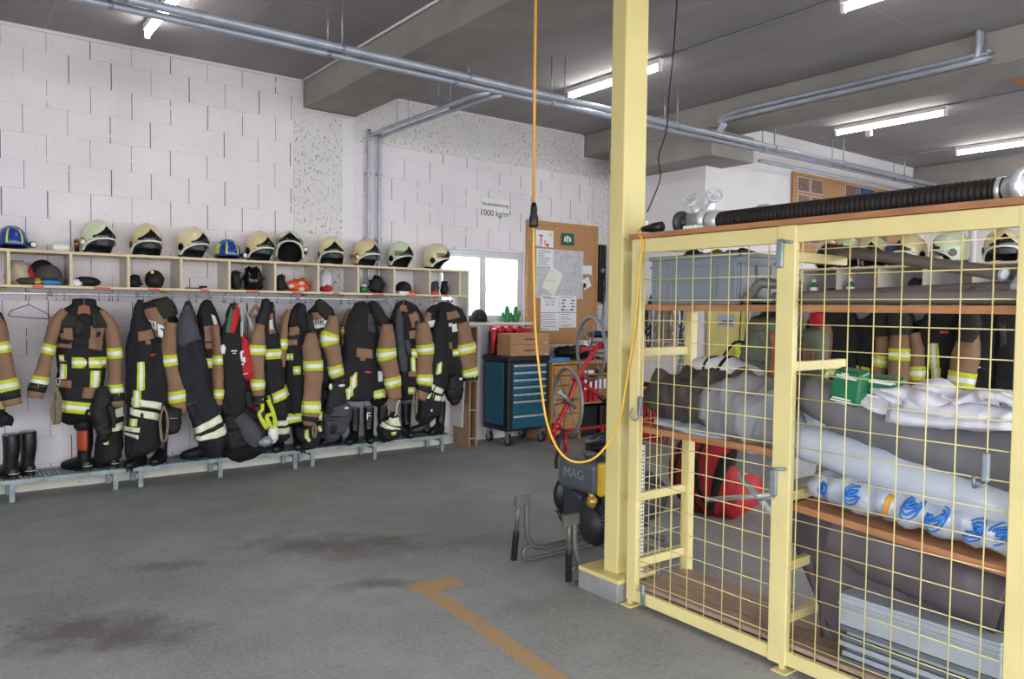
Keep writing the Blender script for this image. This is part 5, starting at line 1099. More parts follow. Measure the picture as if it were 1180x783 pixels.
for y, s_ in ((3.76, 'A'), (3.28, 'B')):
    def f(px, py):
        p = aty(px, py, y); p.z = max(.016, p.z); return p
    if s_ == 'A':
        up = [f(607, 577), f(607, 600), f(608, 618), f(613, 628), f(624, 631), f(640, 628), V((3.75, y, f(624, 631).z))]; sk = [V((3.95, y, .016)), f(640, 645), f(618, 649), f(606, 645), f(603, 637), f(607, 631), f(616, 629)]; gp = [f(598, 577), f(595, 605), f(592, 650)]; br = (f(594, 574), f(610, 581))
    else:
        up = [f(662, 599), f(662, 625), f(664, 640), f(670, 651), f(682, 653), V((3.75, y, f(682, 653).z))]; sk = [V((3.95, y, .016)), f(690, 672), f(672, 677), f(660, 675), f(657, 664), f(661, 655), f(670, 653)]; gp = [f(656, 599), f(656, 630), f(655, 682)]; br = (f(649, 596), f(666, 604))
    b = MB(); b.tube(catmull(up, 6), .018, 10); b.build('carry_frame', 'frame_grey', pu)
    b = MB(); b.tube(catmull(sk, 6), .014, 10); b.build('skid', 'frame_grey', pu)
    b = MB(); g0 = gp[0]; g2 = V((gp[2].x, gp[2].y, max(.035, gp[2].z))); gm = g0.lerp(g2, .52); b.tube([g0, gm], .014, 10); hd = b.build('carry_handle', 'frame_grey', pu)
    b = MB(); b.tube([gm, gm.lerp(g2, .06), gm.lerp(g2, .96), g2], [.023, .02, .021, .017], 12); b.build('grip', 'rubber', hd)
    b = MB(); b.box(br[0].x, br[1].x, y-.016, y+.016, br[1].z, br[0].z+.006); b.build('hinge_bracket', 'frame_grey', pu, bevel=.004)
b = MB(); b.tube([(3.34, 3.28, .13), (3.34, 3.76, .13)], .02, 10); b.tube([(3.75, 3.28, .13), (3.75, 3.76, .13)], .02, 10); b.box(3.34, 3.75, 3.4, 3.7, .12, .2); b.build('cross_member', 'frame_grey', pu)
b = MB(); b.tube(catmull([V((3.6+.15*math.cos(a), 3.62+.19*math.sin(a), .685+.025*math.sin(a*2)+a*.005)) for a in [i*.42 for i in range(30)]], 3), .028, 10)
tag(b.build('rubber_hose', 'rubber'), 'coiled black rubber hose lying on top of the motor pump', 'hose')
b = MB(); b.tube(catmull([aty(650, 497, 3.85), aty(644, 505, 3.83), aty(643, 520, 3.82), aty(641, 530, 3.82), aty(641, 540, 3.82)], 5), .012, 8); tag(b.build('strap', 'soft_black'), 'black strap hanging down the left side of the pump tank', 'strap')
# ------------------------------------------------------------------ yellow mesh rack
FX = 3.0; YE, YM0, YM1, YR = 2.9, 2.02, 1.93, 1.075
cage = thing('mesh_rack', 'yellow steel storage rack with wire mesh doors right of the column', 'rack', (3.25, 1.95, 0))
def part(name, m, boxes, bevel=.004, parent=None):
    b = MB()
    for q in boxes: b.box(*q)
    return b.build(name, m, parent or cage, bevel=bevel)
part('corner_post', 'yellow_paint', [(FX, FX+.035, 2.845, 2.912, .03, 1.98)])
part('middle_post', 'yellow_paint', [(FX-.006, FX+.03, YM1, YM0, .03, 1.98)])
part('right_post', 'yellow_paint', [(FX, FX+.035, .985, YR, .03, 1.98)])
part('top_rail', 'yellow_paint', [(FX+.002, FX+.032, .987, 2.91, 1.905, 1.979)])
part('bottom_rail', 'yellow_paint', [(FX+.002, FX+.032, .987, 2.91, .032, .095)])
for y in (2.895, 1.955, 1.03):
    part('foot', 'yellow_paint', [(FX+.005, FX+.03, y-.012, y+.012, .008, .04), (FX-.03, FX+.06, y-.045, y+.03, 0, .008)], .002)
part('back_post', 'yellow_paint', [(3.43, 3.485, 2.855, 2.905, 0, 1.6)])
part('back_post', 'yellow_paint', [(3.43, 3.485, 1.0, 1.05, 0, 1.98)])
part('back_rail', 'yellow_paint', [(3.45, 3.485, 1.0, 2.905, .06, .1)])
for z in (1.375, .585, .22): part('shelf_bracket', 'yellow_paint', [(FX+.03, 3.48, 2.872, 2.9, z-.022, z+.025)])
part('bottom_bracket', 'yellow_paint', [(FX+.03, 3.48, 2.872, 2.9, .06, .1)]); part('top_bracket', 'yellow_paint', [(FX+.03, 3.48, 2.872, 2.9, 1.93, 1.98)])
for z, x1 in ((1.845, 3.455), (1.36, 3.47), (.78, 3.4), (.465, 3.46), (.225, 3.46)): part('shelf_bracket', 'yellow_paint', [(FX+.03, x1, 1.95, 1.985, z-.022, z+.022)])
for z in (1.58, .64): part('shelf_bracket', 'yellow_paint', [(FX+.03, 3.48, 1.02, 1.05, z-.022, z+.02)])
def wires(name, y0, y1, z0, z1, ys, zs, x, parent=None):
    b = MB()
    for y in ys: b.tube([(x, y, z0), (x, y, z1)], .0026, 6)
    for z in zs: b.tube([(x+.0045, y0, z), (x+.0045, y1, z)], .0024, 6)
    return b.build(name, 'yellow_paint', cage)
zs = [.15+.1075*i for i in range(17)]
wires('mesh_panel', 2.03, 2.84, .09, 1.91, [2.825-.1075*i for i in range(8)], zs, FX+.012)
wires('mesh_panel', 1.08, 1.93, .09, 1.91, [1.905-.1075*i for i in range(8)], zs, FX+.012)
b = MB()
for i in range(5): b.tube([(3.06+.09*i, 2.893, .1), (3.06+.09*i, 2.893, 1.6)], .0024, 6)
for z in [.15+.1075*i for i in range(14)]: b.tube([(3.03, 2.889, z), (3.46, 2.889, z)], .0022, 6)
b.build('side_mesh', 'yellow_paint', cage)
part('top_board', 'wood_edge', [(FX-.012, 3.5, .98, 2.925, 1.981, 2.007)], .002)
part('upper_shelf', 'wood_edge', [(3.045, 3.5, 1.0, 2.87, 1.602, 1.633)], .002)
part('left_shelf', 'wood_edge', [(3.045, 3.5, 1.99, 2.87, .945, .978)], .002)
b = MB(); b.obox((3.27, 1.48, .705), (.225, 0, 0), (0, .465, .03), (0, -.001, .016)); b.build('right_shelf', 'wood_edge', cage, bevel=.002)
part('bottom_shelf', 'wood_board', [(3.036, 3.45, 1.0, 2.87, .1, .122)], .002)
def ap(px, py, x=FX): return atx(px, py, x)
def latch(name, l, t, r, bt, m, parent=cage, extra=None):
    a, d = ap(l, t), ap(r, bt); b = MB(); b.box(FX-.022, FX-.006, d.y, a.y, d.z, a.z)
    o = b.build(name, m, parent, bevel=.006)
    if extra:
        b = MB()
        for p0, p1, rr in extra: b.tube([ap(*p0, FX-.016), ap(*p1, FX-.016)], rr, 8)
        b.build('bolt', m, o)
latch('door_latch', 897.5, 276, 904.5, 309, 'galv', extra=[((899, 278), (913, 279), .007), ((893, 304), (900, 305), .006)])
latch('door_latch', 890, 538, 897, 572, 'galv', extra=[((886, 541), (905, 541), .008), ((872, 577), (892, 573), .006)])
latch('hook_bracket', 1134, 521, 1142, 556, 'galv', extra=[((1137, 559), (1122, 562), .006), ((1122, 562), (1122, 549), .007)])
latch('bottom_bolt', 741, 673, 744, 697, 'galv', extra=[((741, 674), (741, 699), .006)])
b = MB(); b.tube(catmull([ap(738, 458, FX-.01), ap(737, 475, FX-.02), ap(735, 483, FX-.03), ap(729, 484, FX-.03), ap(726, 478, FX-.03), ap(729, 471, FX-.03)], 5), .005, 8); b.build('hook', 'galv', cage)
b = MB(); a, d = ap(736, 457, FX), ap(741, 480, FX); b.box(FX-.012, FX-.001, d.y, a.y, d.z, a.z); b.build('hook_plate', 'galv', cage, bevel=.003)
# white perforated tray hooked in the side mesh
t = thing('perforated_rail', 'white perforated metal rail standing at the left end of the mesh rack', 'rail', (3.1, 2.93, 0))
b = MB(); b.box(3.075, 3.135, 2.915, 2.925, .13, .86); b.build('rail', 'white_mark', t)
b = MB()
for i in range(4):
    for k in range(33): b.box(3.08+.0135*i, 3.087+.0135*i, 2.9135, 2.9148, .15+.021*k, .16+.021*k)
b.build('holes', 'soft_black', t)
part('side_brace', 'yellow_paint', [(3.03, 3.14, 2.905, 2.915, .12, .14)])

# --- things stored in it
def ysweep(rows, xf, **k):
    """rows along the rack: (px, top py, bottom py, half depth) measured on the plane x = xf"""
    pts = []
    for px, t_, b_, d in rows:
        a, c = atx(px, t_, xf), atx(px, b_, xf); m = (a+c)/2; pts.append((V((xf+d, m.y, m.z)), (a.z-c.z)/2, d))
    return Sweep(pts, (1, 0, 0), **k)
def sbody(name, label, cat, rows, xf, m, **k):
    sw = ysweep(rows, xf, **k); o = MB(); sw.body(o, 36, 26); ob = o.build(name, m)
    return (tag(ob, label, cat) if label else ob), sw
cr_ = thing('storage_crate', 'grey plastic crate on the upper shelf of the mesh rack', 'crate', (3.27, 2.55, 1.634))
CYa, CYb, CZ = 2.84, 2.28, 1.885
b = MB()
for q in ((3.08, 3.092, CYb, CYa, 1.635, CZ), (3.448, 3.46, CYb, CYa, 1.635, CZ), (3.092, 3.448, CYb, CYb+.012, 1.635, CZ), (3.092, 3.448, CYa-.012, CYa, 1.635, CZ), (3.092, 3.448, CYb, CYa, 1.635, 1.65)): b.box(*q)
b.build('walls', 'crate_grey', cr_, bevel=.003)
b = MB()
for z0, z1, e in ((CZ-.02, CZ, .012), (CZ-.06, CZ-.05, .008), (1.65, 1.665, .006)): b.box(3.08-e, 3.08, CYb-e, CYa+e, z0, z1); b.box(3.08-e, 3.46+e, CYb-e, CYb, z0, z1)
for y in (2.82, 2.7, 2.56, 2.42, 2.3): b.box(3.07, 3.08, y-.008, y+.008, 1.665, CZ-.05)
for x in (3.1, 3.22, 3.33, 3.44): b.box(x-.008, x+.008, CYb-.01, CYb, 1.665, CZ-.05)
b.build('ribs', 'crate_grey', cr_, bevel=.002)
for i, (y, m, lb) in enumerate(((2.72, 'olive', 'olive bundle on the left in the grey crate'), (2.56, 'hivis', 'dull yellow bundle in the middle of the grey crate'), (2.42, 'olive', 'olive bundle on the right in the grey crate'))):
    b = MB(); b.blob((3.27, y, 1.82), (.14, .09, .1), amp=.2, seed=i*3); tag(b.build('cloth_bundle', m), lb, 'bundle', 'bundles in the grey crate')
def pipe(label, a, d, r, m='pvc_grey', group='grey pipes on the upper shelf'):
    t = thing('pipe', label, 'pipe', (V(a)+V(d))/2, group); t.location.z = min(a[2], d[2])-r; a, d = V(a), V(d); ax = (d-a).normalized()
    n = 24; fr = frames([a, d]); T, N, B = fr[0]; o = MB()
    o.tube([a, d], r, n, cap=False); 
    o.grid(lambda u, v: (a if v < .5 else d)+0*ax + (N*math.cos(2*PI*u)+B*math.sin(2*PI*u))*(r*.999), n, 1, cu=True)
    for e in (a, d): o.grid(lambda u, v, e=e: e+(N*math.cos(2*PI*u)+B*math.sin(2*PI*u))*(r-(.006*v)), n, 1, cu=True)
    o.build('tube', m, t)
    o = MB(); o.lathe([(r-.005, 0), (r+.0015, 0), (r+.0015, -.004), (r-.005, -.004)], d, ax, n); o.build('cut_edge', 'strip_grey', t)
    o = MB(); o.tube([a, d], r-.006, n, cap=False); o.build('inside', 'pvc_inner', t)
    return t
pipe('long grey pipe running from the rack bracket, front open end below the helmet', (3.40, 2.02, 1.905), (3.07, 1.14, 1.745), .025)
pipe('long grey pipe just behind, open end nearest the right post', (3.46, 1.95, 1.885), (3.14, 1.085, 1.74), .024)
pipe('thick grey pipe rising slightly to the right on the upper shelf', (3.34, 2.2, 1.675), (3.12, 1.12, 1.7), .024)
pipe('grey pipe lying flat on the upper shelf in front', (3.1, 2.1, 1.664), (3.1, 1.08, 1.664), .028)
el = thing('pipe_elbow', 'short bent grey pipe lying right of the crate', 'pipe', (3.08, 2.15, 1.634)); b = MB()
pp = [atx(860, 347, 3.07), atx(868, 336, 3.07), atx(876, 327, 3.07), atx(884, 327, 3.08), atx(900, 328, 3.1), atx(925, 330, 3.12)]
b.tube(catmull(pp, 4), .023, 14); b.build('bend', 'pvc_grey', el); b = MB(); b.tube([pp[0]+V((-.0, .004, -.004)), pp[0].lerp(pp[1], .5)], .027, 14); b.build('socket', 'pvc_grey', el)
yp = thing('pipe_branch', 'grey pipe branch piece with a wide socket at the right end', 'pipe', (3.12, 1.12, 1.634))
b = MB(); c0 = V((3.13, 1.22, 1.668)); c1 = V((3.13, 1.085, 1.668)); b.tube([c0, c1], .034, 18); b.build('run', 'strip_grey', yp)
b = MB(); b.tube([c1+V((0, .05, 0)), V((3.11, 1.09, 1.735))], .026, 16); b.build('branch', 'strip_grey', yp); b = MB(); b.tube([c0+V((0, -.01, 0)), c0+V((0, .05, 0))], .039, 18); s_ = b.build('socket', 'pvc_grey', yp)
b = MB(); b.lathe([(0, 0), (.032, 0)], c0+V((0, .0505, 0)), (0, 1, 0), 18); b.build('opening', 'pvc_inner', s_)

# left bay, middle shelf
sbody('folded_tarp', 'flat pale grey folded tarp under the sacks on the left shelf', 'tarp', [(742, 482, 490, .1), (765, 483, 498, .18), (800, 493, 509, .19), (840, 506, 521, .19), (870, 518, 529, .16)], 3.06, 'film_wrap', fold=.006, seed=31)
sbody('brown_sack', 'dark brown sack at the left end of the middle shelf', 'sack', [(741, 452, 478, .03), (746, 436, 486, .1), (762, 431, 489, .15), (780, 436, 492, .16), (800, 445, 497, .15), (812, 455, 499, .08)], 3.06, 'sack_brown', fold=.03, seed=32, freq=12)
sbody('brown_sack', 'upper dark brown sack leaning behind the light grey sack', 'sack', [(780, 432, 468, .06), (788, 422, 475, .12), (805, 422, 480, .13), (825, 427, 485, .12), (845, 435, 480, .08)], 3.18, 'sack_brown', fold=.025, seed=33, freq=10)
sbody('grey_sack', 'large light grey sack on the middle shelf behind the left door', 'sack', [(803, 450, 482, .04), (810, 437, 500, .1), (830, 434, 513, .16), (855, 439, 521, .18), (880, 452, 528, .16), (893, 470, 528, .1), (900, 490, 524, .04)], 3.06, 'sack_grey', fold=.026, seed=34, freq=11)
ol = thing('rucksack', 'olive canvas rucksack with leather straps standing behind the light grey sack', 'rucksack', (3.44, 2.1, .98))
sw = csw = None
pts = []
for l, r, py, d in ((858, 896, 366, .06), (850, 905, 376, .1), (846, 915, 395, .13), (844, 918, 430, .15), (848, 916, 470, .15), (852, 912, 485, .12)):
    a, c = atx(l, py, 3.34), atx(r, py, 3.34); pts.append((V((3.34+d*.6, (a.y+c.y)/2, a.z)), (a.y-c.y)/2, d*.6))
sw = Sweep([(p, w, d) for p, w, d in pts], (1, 0, 0), fold=.02, freq=11, seed=35); o = MB(); sw.body(o, 30, 26); o.build('sack', 'olive', ol)
for a0, a1, t0, t1 in ((-78, -66, .12, .6), (-60, -50, .2, .75)):
    o = MB(); sw.patch(o, t0, t1, a0, a1, .008, 4, 12, skew=.05); o.build('leather_strap', 'leather', ol)
o = MB(); sw.patch(o, .08, .42, -140, -84, .012, 12, 8); o.build('flap', 'olive', ol)
b = MB(); c = atx(944, 395, 3.35); 
ob2 = thing('canvas_bag', 'small olive canvas bag with brown straps seen behind the middle post', 'bag', (3.44, 1.88, .98))
pts = []
for l, r, py, d in ((925, 938, 380, .04), (921, 943, 390, .07), (918, 946, 405, .09), (917, 946, 425, .09), (920, 942, 440, .07)):
    a, c = atx(l, py, 3.36), atx(r, py, 3.36); pts.append((V((3.36+d*.6, (a.y+c.y)/2, a.z)), (a.y-c.y)/2, d*.6))
sw = Sweep(pts, (1, 0, 0), fold=.014, freq=12, seed=36); o = MB(); sw.body(o, 24, 18); o.build('sack', 'olive', ob2)
for a0, a1 in ((-120, -108), (-80, -68)):
    o = MB(); sw.patch(o, .3, .75, a0, a1, .008, 4, 8); o.build('leather_strap', 'leather', ob2)
wr = thing('blanket_roll', 'white blanket roll with thin black straps on top of the brown sack', 'blanket', (3.35, 2.5, 1.25))
pts = [(V((3.36, y, z)), w, w*.9) for y, z, w in ((2.75, 1.24, .03), (2.73, 1.25, .1), (2.6, 1.255, .11), (2.42, 1.23, .105), (2.36, 1.21, .09), (2.35, 1.2, .03))]
sw = Sweep(pts, (1, 0, 0), fold=.01, freq=9, seed=37); o = MB(); sw.body(o, 28, 20); o.build('roll', 'sheet_white', wr)
for t_ in (.3, .5): o = MB(); sw.patch(o, t_, t_+.03, -180, 180, .005, 20, 2, skew=.03); o.build('strap', 'soft_black', wr)
b = MB(); b.tube(catmull([(3.36, 2.58, 1.36), (3.36, 2.5, 1.44), (3.36, 2.4, 1.42), (3.36, 2.32, 1.33), (3.37, 2.28, 1.28)], 6), .008, 6); b.build('carry_strap', 'soft_black', wr)

# right bay, middle shelf: rolls and sheets
fw = thing('wrapped_roll', 'roll in crinkled clear film with blue prints on the right shelf', 'roll', (3.2, 1.5, .72))
sw = ysweep([(928, 556, 574, .04), (940, 545, 583, .1), (985, 553, 597, .12), (1040, 566, 614, .13), (1095, 582, 630, .13), (1140, 597, 643, .12), (1165, 605, 650, .11), (1180, 612, 652, .1)], 3.06, fold=.012, freq=16, seed=41); o = MB(); sw.body(o, 44, 26); o.build('film', 'film_wrap', fw)
o = MB(); sw.patch(o, .43, .452, -115, -55, .004, 6, 4, skew=.02); o.build('ochre_strap', 'print_ochre', fw)
for i, (t_, a_) in enumerate(((.05, -100), (.27, -78), (.55, -70), (.66, -82), (.82, -85), (.93, -70))):
    for rt, ra, rr_ in ((.042, 34, .004), (.03, 22, .006), (.015, 9, .009)):
        o = MB(); arc = [rad(20+280*k/18+i*50) for k in range(19)]
        o.tube([sw.p(t_+rt*math.cos(q)+.02*math.sin(q), rad(a_+ra*math.sin(q)), .001) for q in arc], rr_, 5); o.build('blue_print', 'print_blue', fw)
sbody('white_roll', 'smooth white plastic roll slanting below the grey tarp', 'roll', [(893, 494, 512, .05), (898, 486, 524, .1), (960, 502, 550, .11), (1020, 521, 576, .12), (1080, 541, 597, .125), (1130, 556, 617, .13), (1163, 565, 628, .13), (1200, 575, 640, .13)], 3.08, 'film_white', fold=.004, seed=42)
sbody('tarp_roll', 'thick grey rolled tarp filling the right bay under the white sheet', 'tarp', [(905, 440, 452, .04), (912, 434, 470, .09), (950, 443, 498, .13), (1000, 461, 526, .16), (1050, 481, 548, .18), (1100, 491, 566, .19), (1150, 494, 582, .19), (1200, 498, 600, .16)], 3.1, 'tarp_grey', fold=.008, seed=43)
sbody('grey_foil', 'crinkled grey foil between the grey tarp and the white roll', 'foil', [(915, 470, 490, .06), (935, 474, 505, .1), (970, 486, 517, .1), (1000, 500, 522, .06)], 3.16, 'film_wrap', fold=.02, freq=16, seed=44)
ws = thing('white_sheet', 'folded white sheet lying on top of the thick grey tarp', 'sheet', (3.25, 1.3, 1.15))
for k, (nm, rows, xf, fo) in enumerate((
    ('lower_fold', [(986, 463, 469, .05), (996, 458, 483, .14), (1030, 470, 492, .18), (1080, 478, 497, .2), (1130, 482, 500, .2), (1172, 486, 503, .17)], 3.07, .008),
    ('middle_fold', [(1004, 449, 462, .06), (1016, 446, 474, .14), (1050, 456, 481, .17), (1100, 466, 489, .18), (1140, 472, 492, .18), (1172, 476, 494, .15)], 3.09, .012),
    ('loose_fold', [(1008, 447, 452, .03), (1030, 446, 462, .1), (1062, 452, 472, .13), (1095, 468, 480, .12), (1120, 472, 480, .08)], 3.1, .012),
    ('upper_fold', [(1050, 445, 449, .04), (1064, 438, 460, .1), (1085, 452, 466, .13), (1115, 452, 468, .15), (1145, 452, 474, .15), (1165, 458, 482, .14), (1174, 466, 486, .1)], 3.13, .013),
    ('corner_fold', [(1092, 466, 470, .03), (1110, 455, 468, .08), (1135, 452, 462, .1), (1158, 460, 470, .09), (1170, 468, 476, .05)], 3.11, .01))):
    sw = ysweep(rows, xf, fold=fo, freq=9, seed=45+k, n=2.6); o = MB(); sw.body(o, 44, 24); o.build(nm, 'sheet_white', ws)
for i, (l, r, t_, b_, xf, lb) in enumerate(((956, 992, 426, 472, 3.1, 'green plastic pack with white print leaning on the grey tarp'), (990, 1034, 434, 466, 3.17, 'second green pack half behind the first one beside the white sheet'))):
    gp_ = thing('blanket_pack', lb, 'pack', ((atx(l, t_, xf)+atx(r, b_, xf))/2), 'green packs on the grey tarp'); a, c, d, e = atx(l+5, t_, xf), atx(r+2, t_+6, xf), atx(r-4, b_, xf), atx(l-3, b_-8, xf)
    o = MB(); N_ = V((.07, 0, .015)); o.prism([a, c, d, e], N_); o.build('pack', 'green_bag', gp_, bevel=.012, bseg=3)
    for k, (u0, u1, v) in enumerate(((.3, .55, .93), (.12, .92, .87), (.2, .85, .81), (.15, .75, .2), (.1, .8, .13), (.3, .6, .07))):
        p0 = e.lerp(a, v).lerp(d.lerp(c, v), u0); p1 = e.lerp(a, v).lerp(d.lerp(c, v), u1); o = MB(); o.bar(p0-V((.003, 0, 0)), p1-V((.003, 0, 0)), .002, .006); o.build('print_line', 'white_mark', gp_)
# bottom of the right bay
gt = sbody('leaning_tarp', 'dark grey folded sheet leaning upright below the right shelf', 'tarp', [(925, 585, 735, .03), (940, 572, 745, .05), (980, 588, 758, .09), (1030, 607, 770, .1), (1090, 632, 792, .11), (1140, 655, 815, .11), (1170, 670, 835, .1)], 3.2, 'tarp_dark', fold=.012, freq=5, seed=47, n=4)[0]
sbody('grey_roll', 'grey-brown roll lying above the strips at the lower right', 'roll', [(950, 590, 640, .05), (1000, 605, 672, .07), (1060, 630, 700, .08), (1110, 648, 722, .085), (1150, 668, 742, .085), (1160, 676, 746, .08), (1164, 690, 740, .04)], 3.1, 'tarp_dark', fold=.006, seed=48)
def strip(label, k):
    z = .124+.0225*k; y1 = 1.72-.012*(k % 3); x0 = 3.06+.012*((k*7) % 3); t = thing('profile_strip', label, 'strip', (x0+.1, 1.35, z), 'stack of grey plastic strips')
    b = MB(); o_ = [(x0, 0, z), (x0+.2, 0, z), (x0+.2, 0, z+.02), (x0+.19, 0, z+.02), (x0+.19, 0, z+.006), (x0+.012, 0, z+.006), (x0+.012, 0, z+.02), (x0, 0, z+.02)]
    b.prism([(p[0], y1, p[2]) for p in o_], (0, -.62, 0)); b.build('channel', 'strip_grey' if k % 2 else 'strip_dark', t)
for k in range(7): strip(('lowest', 'second', 'third', 'fourth', 'fifth', 'sixth', 'seventh')[k]+' from the bottom in the stack of grey strips', k)
tp = thing('profile_strip', 'wide light grey strip standing on top of the strip stack', 'strip', (3.07, 1.4, .282)); b = MB(); b.box(3.055, 3.075, 1.1, 1.72, .283, .4); b.box(3.055, 3.25, 1.1, 1.72, .4, .415); b.box(3.045, 3.08, 1.1, 1.72, .37, .38); b.build('channel', 'strip_grey', tp, bevel=.004)

# --- on top of the rack
sh = thing('suction_hose', 'black ribbed suction hose with metal couplings lying on top of the mesh rack', 'hose', (3.24, 1.9, 2.008))
HA, HB = V((3.27, 2.55, 2.066)), V((3.18, 1.2, 2.06)); ax = (HB-HA).normalized(); n = 58
b = MB(); prof = []
L_ = (HB-HA).length
for i in range(n*4+1): prof.append((.050+.0024*math.sin(2*PI*i/4+.6), L_*i/(n*4)))
b.lathe(prof, HA, ax, 26); b.build('ribbed_hose', 'dark_hose', sh)
b = MB(); b.lathe([(.05, -.03), (.05, .03)], HB, ax, 26); b.build('cuff', 'rubber', sh)
b = MB(); b.lathe([(.0525, -.006), (.0525, .012)], HB, ax, 26); b.build('clamp', 'chrome', sh)
b = MB(); b.lathe([(.042, .02), (.05, .03), (.056, .05), (.06, .075), (.068, .08), (.07, .095), (.068, .115), (.056, .116), (.05, .09), (.046, .06)], HB+ax*.012, V((-.42, -.9, .03)), 30); b.build('coupling', 'aluminium', sh)
b = MB(); b.lathe([(.05, .012), (.058, -.0), (.062, -.02), (.062, -.05), (.05, -.055), (.042, -.05)], HA, ax, 28); b.build('coupling', 'aluminium', sh)
mf = thing('valve_manifold', 'metal hose valve with two small handwheels at the left end of the rack top', 'valve', (3.27, 2.66, 2.008))
c = V((3.27, 2.66, 2.075)); b = MB(); b.lathe([(.03, -.085), (.056, -.08), (.056, .0), (.066, .01), (.066, .035), (.05, .045)], c, ax, 26); b.build('body', 'aluminium', mf)
b = MB(); b.lathe([(.02, 0), (.058, 0), (.064, .006), (.064, .022), (.058, .028), (.02, .028)], c+V((-.03, .13, .0)), ax, 22); b.lathe([(.026, 0), (.026, .06)], c+V((-.03, .13, 0)), ax, 14); b.build('flange', 'dark_metal', mf)
for d_, q in ((V((-.25, .6, .9)), V((0, .02, .04))), (V((.0, -.35, .95)), V((.01, -.03, .04)))):
    d_ = d_.normalized(); p0 = c+q; p1 = p0+d_*.1; u = d_.orthogonal().normalized(); v = d_.cross(u); b = MB(); b.lathe([(.03, 0), (.032, .03), (.022, .055), (.012, .1)], p0, d_, 14); st = b.build('valve_stem', 'aluminium', mf)
    hx = (V((-.75, -.6, .0)) + d_*.75).normalized(); u = hx.orthogonal().normalized(); v = hx.cross(u)
    b = MB(); b.tube([p1+(u*math.cos(a)+v*math.sin(a))*.04 for a in [2*PI*i/24 for i in range(24)]], .0065, 7, closed=True)
    for k in range(4): a = PI/2*k; b.tube([p1, p1+(u*math.cos(a)+v*math.sin(a))*.04], .0045, 6)
    b.build('handwheel', 'aluminium', mf)
b = MB(); c2 = V((3.42, 2.42, 2.082)); b.lathe([(.03, 0), (.066, 0), (.073, .02), (.073, .05), (.06, .06), (.06, .14), (.0, .14)], c2, (0, -1, 0), 22); tag(b.build('hose_coupling', 'aluminium'), 'loose aluminium coupling behind the suction hose', 'coupling')
b = MB(); b.box(3.04, 3.12, 2.52, 2.6, 2.008, 2.03); tag(b.build('wooden_wedge', 'brim_white', bevel=.004), 'small white block propping the left end of the suction hose', 'wedge')
pl = thing('cable_plug', 'black rubber plug lying on the left end of the rack top', 'plug', (3.05, 2.83, 2.008)); b = MB(); b.lathe([(.012, 0), (.016, .02), (.024, .07), (.027, .09), (.027, .13), (0, .13)], V((3.04, 2.88, 2.034)), (.12, -1, .05), 16); b.build('body', 'black_plastic', pl)

# cables from the ceiling
dc = thing('drop_cable', 'orange cable hanging from the ceiling with a black connector', 'cable', tuple(aty(616, 262, 3.2)))
top = aty(617, 0, 3.2); b = MB(); b.tube([V((top.x, 3.2, CE)), aty(616, 100, 3.2), aty(615, 235, 3.2)], .0082, 8); b.build('cable', 'orange_cable', dc)
q = aty(615, 262, 3.2); b = MB(); b.lathe([(.0, 0), (.022, 0), (.025, .01), (.025, .05), (.018, .07), (.018, .1), (.01, .13), (0, .13)], q, (0, 0, 1), 16); b.build('connector', 'black_plastic', dc)
yc = [aty(615, 263, 3.2), aty(615, 300, 3.19), aty(617, 380, 3.14), aty(623, 440, 3.1), aty(631, 490, 3.05), aty(646, 522, 3.0), aty(666, 533, 2.95), aty(690, 524, 2.93), aty(712, 490, 2.92), aty(722, 440, 2.92), atx(731, 380, 2.98), atx(738, 300, 2.98), atx(741, 280, 2.98), V((3.0, 2.87, 2.018)), V((3.04, 2.88, 2.034))]
b = MB(); b.tube(catmull(yc, 8), .0062, 8); tag(b.build('extension_cable', 'yellow_cable'), 'yellow extension cable looping from the connector past the pump to the rack top', 'cable')
b = MB(); b.tube(catmull([aty(781, -40, 3.4), aty(780, 0, 3.4), aty(776, 60, 3.38), aty(771, 110, 3.38), aty(768, 150, 3.36), aty(759, 180, 3.34), aty(761, 205, 3.32), aty(752, 230, 3.2), aty(746, 244, 3.05)], 6), .0045, 6); tag(b.build('thin_cable', 'black_plastic'), 'thin wavy black cable hanging from the ceiling to the column', 'cable')
b = MB(); b.box(3.19, 3.2, 2.985, 3.0, 2.0, 2.1); b.build('cable_clip', 'brim_white', bpy.data.objects['steel_column'])
# ------------------------------------------------------------------ right coat rack behind the mesh rack
AX = 'x'
RXF, RXB = 7.43, 7.77; RT, RB = 2.065, 1.76
r0, r1 = 2.55, 5.36
rr = thing('cubby_shelf', 'second birch cubby shelf with helmets, seen through the mesh rack', 'shelf', (7.6, 4.0, RB))
b = MB(); b.box(RXF, RXB, r0, r1, RT-.022, RT); b.build('top_board', 'birch', rr, bevel=.002)
b = MB(); b.box(RXF, RXB, r0, r1, RB, RB+.022); b.build('bottom_board', 'birch', rr, bevel=.002)
yd = atx(1064, 330, RXF).y
for k in range(-3, 5):
    y = yd+.432*k
    if y < r0 or y > r1: continue
    b = MB(); b.box(RXF+.003, RXB-.012, y-.011, y+.011, RB+.022, RT-.022); dv = b.build('divider', 'panel_white', rr)
    b = MB(); b.box(RXF-.001, RXF+.003, y-.011, y+.011, RB+.022, RT-.022); b.build('edge_strip', 'birch', dv)
b = MB(); b.box(RXB-.012, RXB, r0, r1, RB+.022, RT-.022); b.build('back_panel', 'lavender', rr)
for y in (r0, r1-.022):
    b = MB(); b.box(RXF, RXB, y, y+.022, .15, RB); b.build('end_panel', 'panel_white', rr)
b = MB(); b.box(RXB-.012, RXB, r0, r1, .2, RB); b.build('back_wall_panel', 'panel_white', rr)
for y in (r0+.04, r1-.06, 4.0):
    b = MB(); b.box(RXB-.06, RXB-.014, y, y+.04, 0, RB); b.build('leg', 'birch', rr)
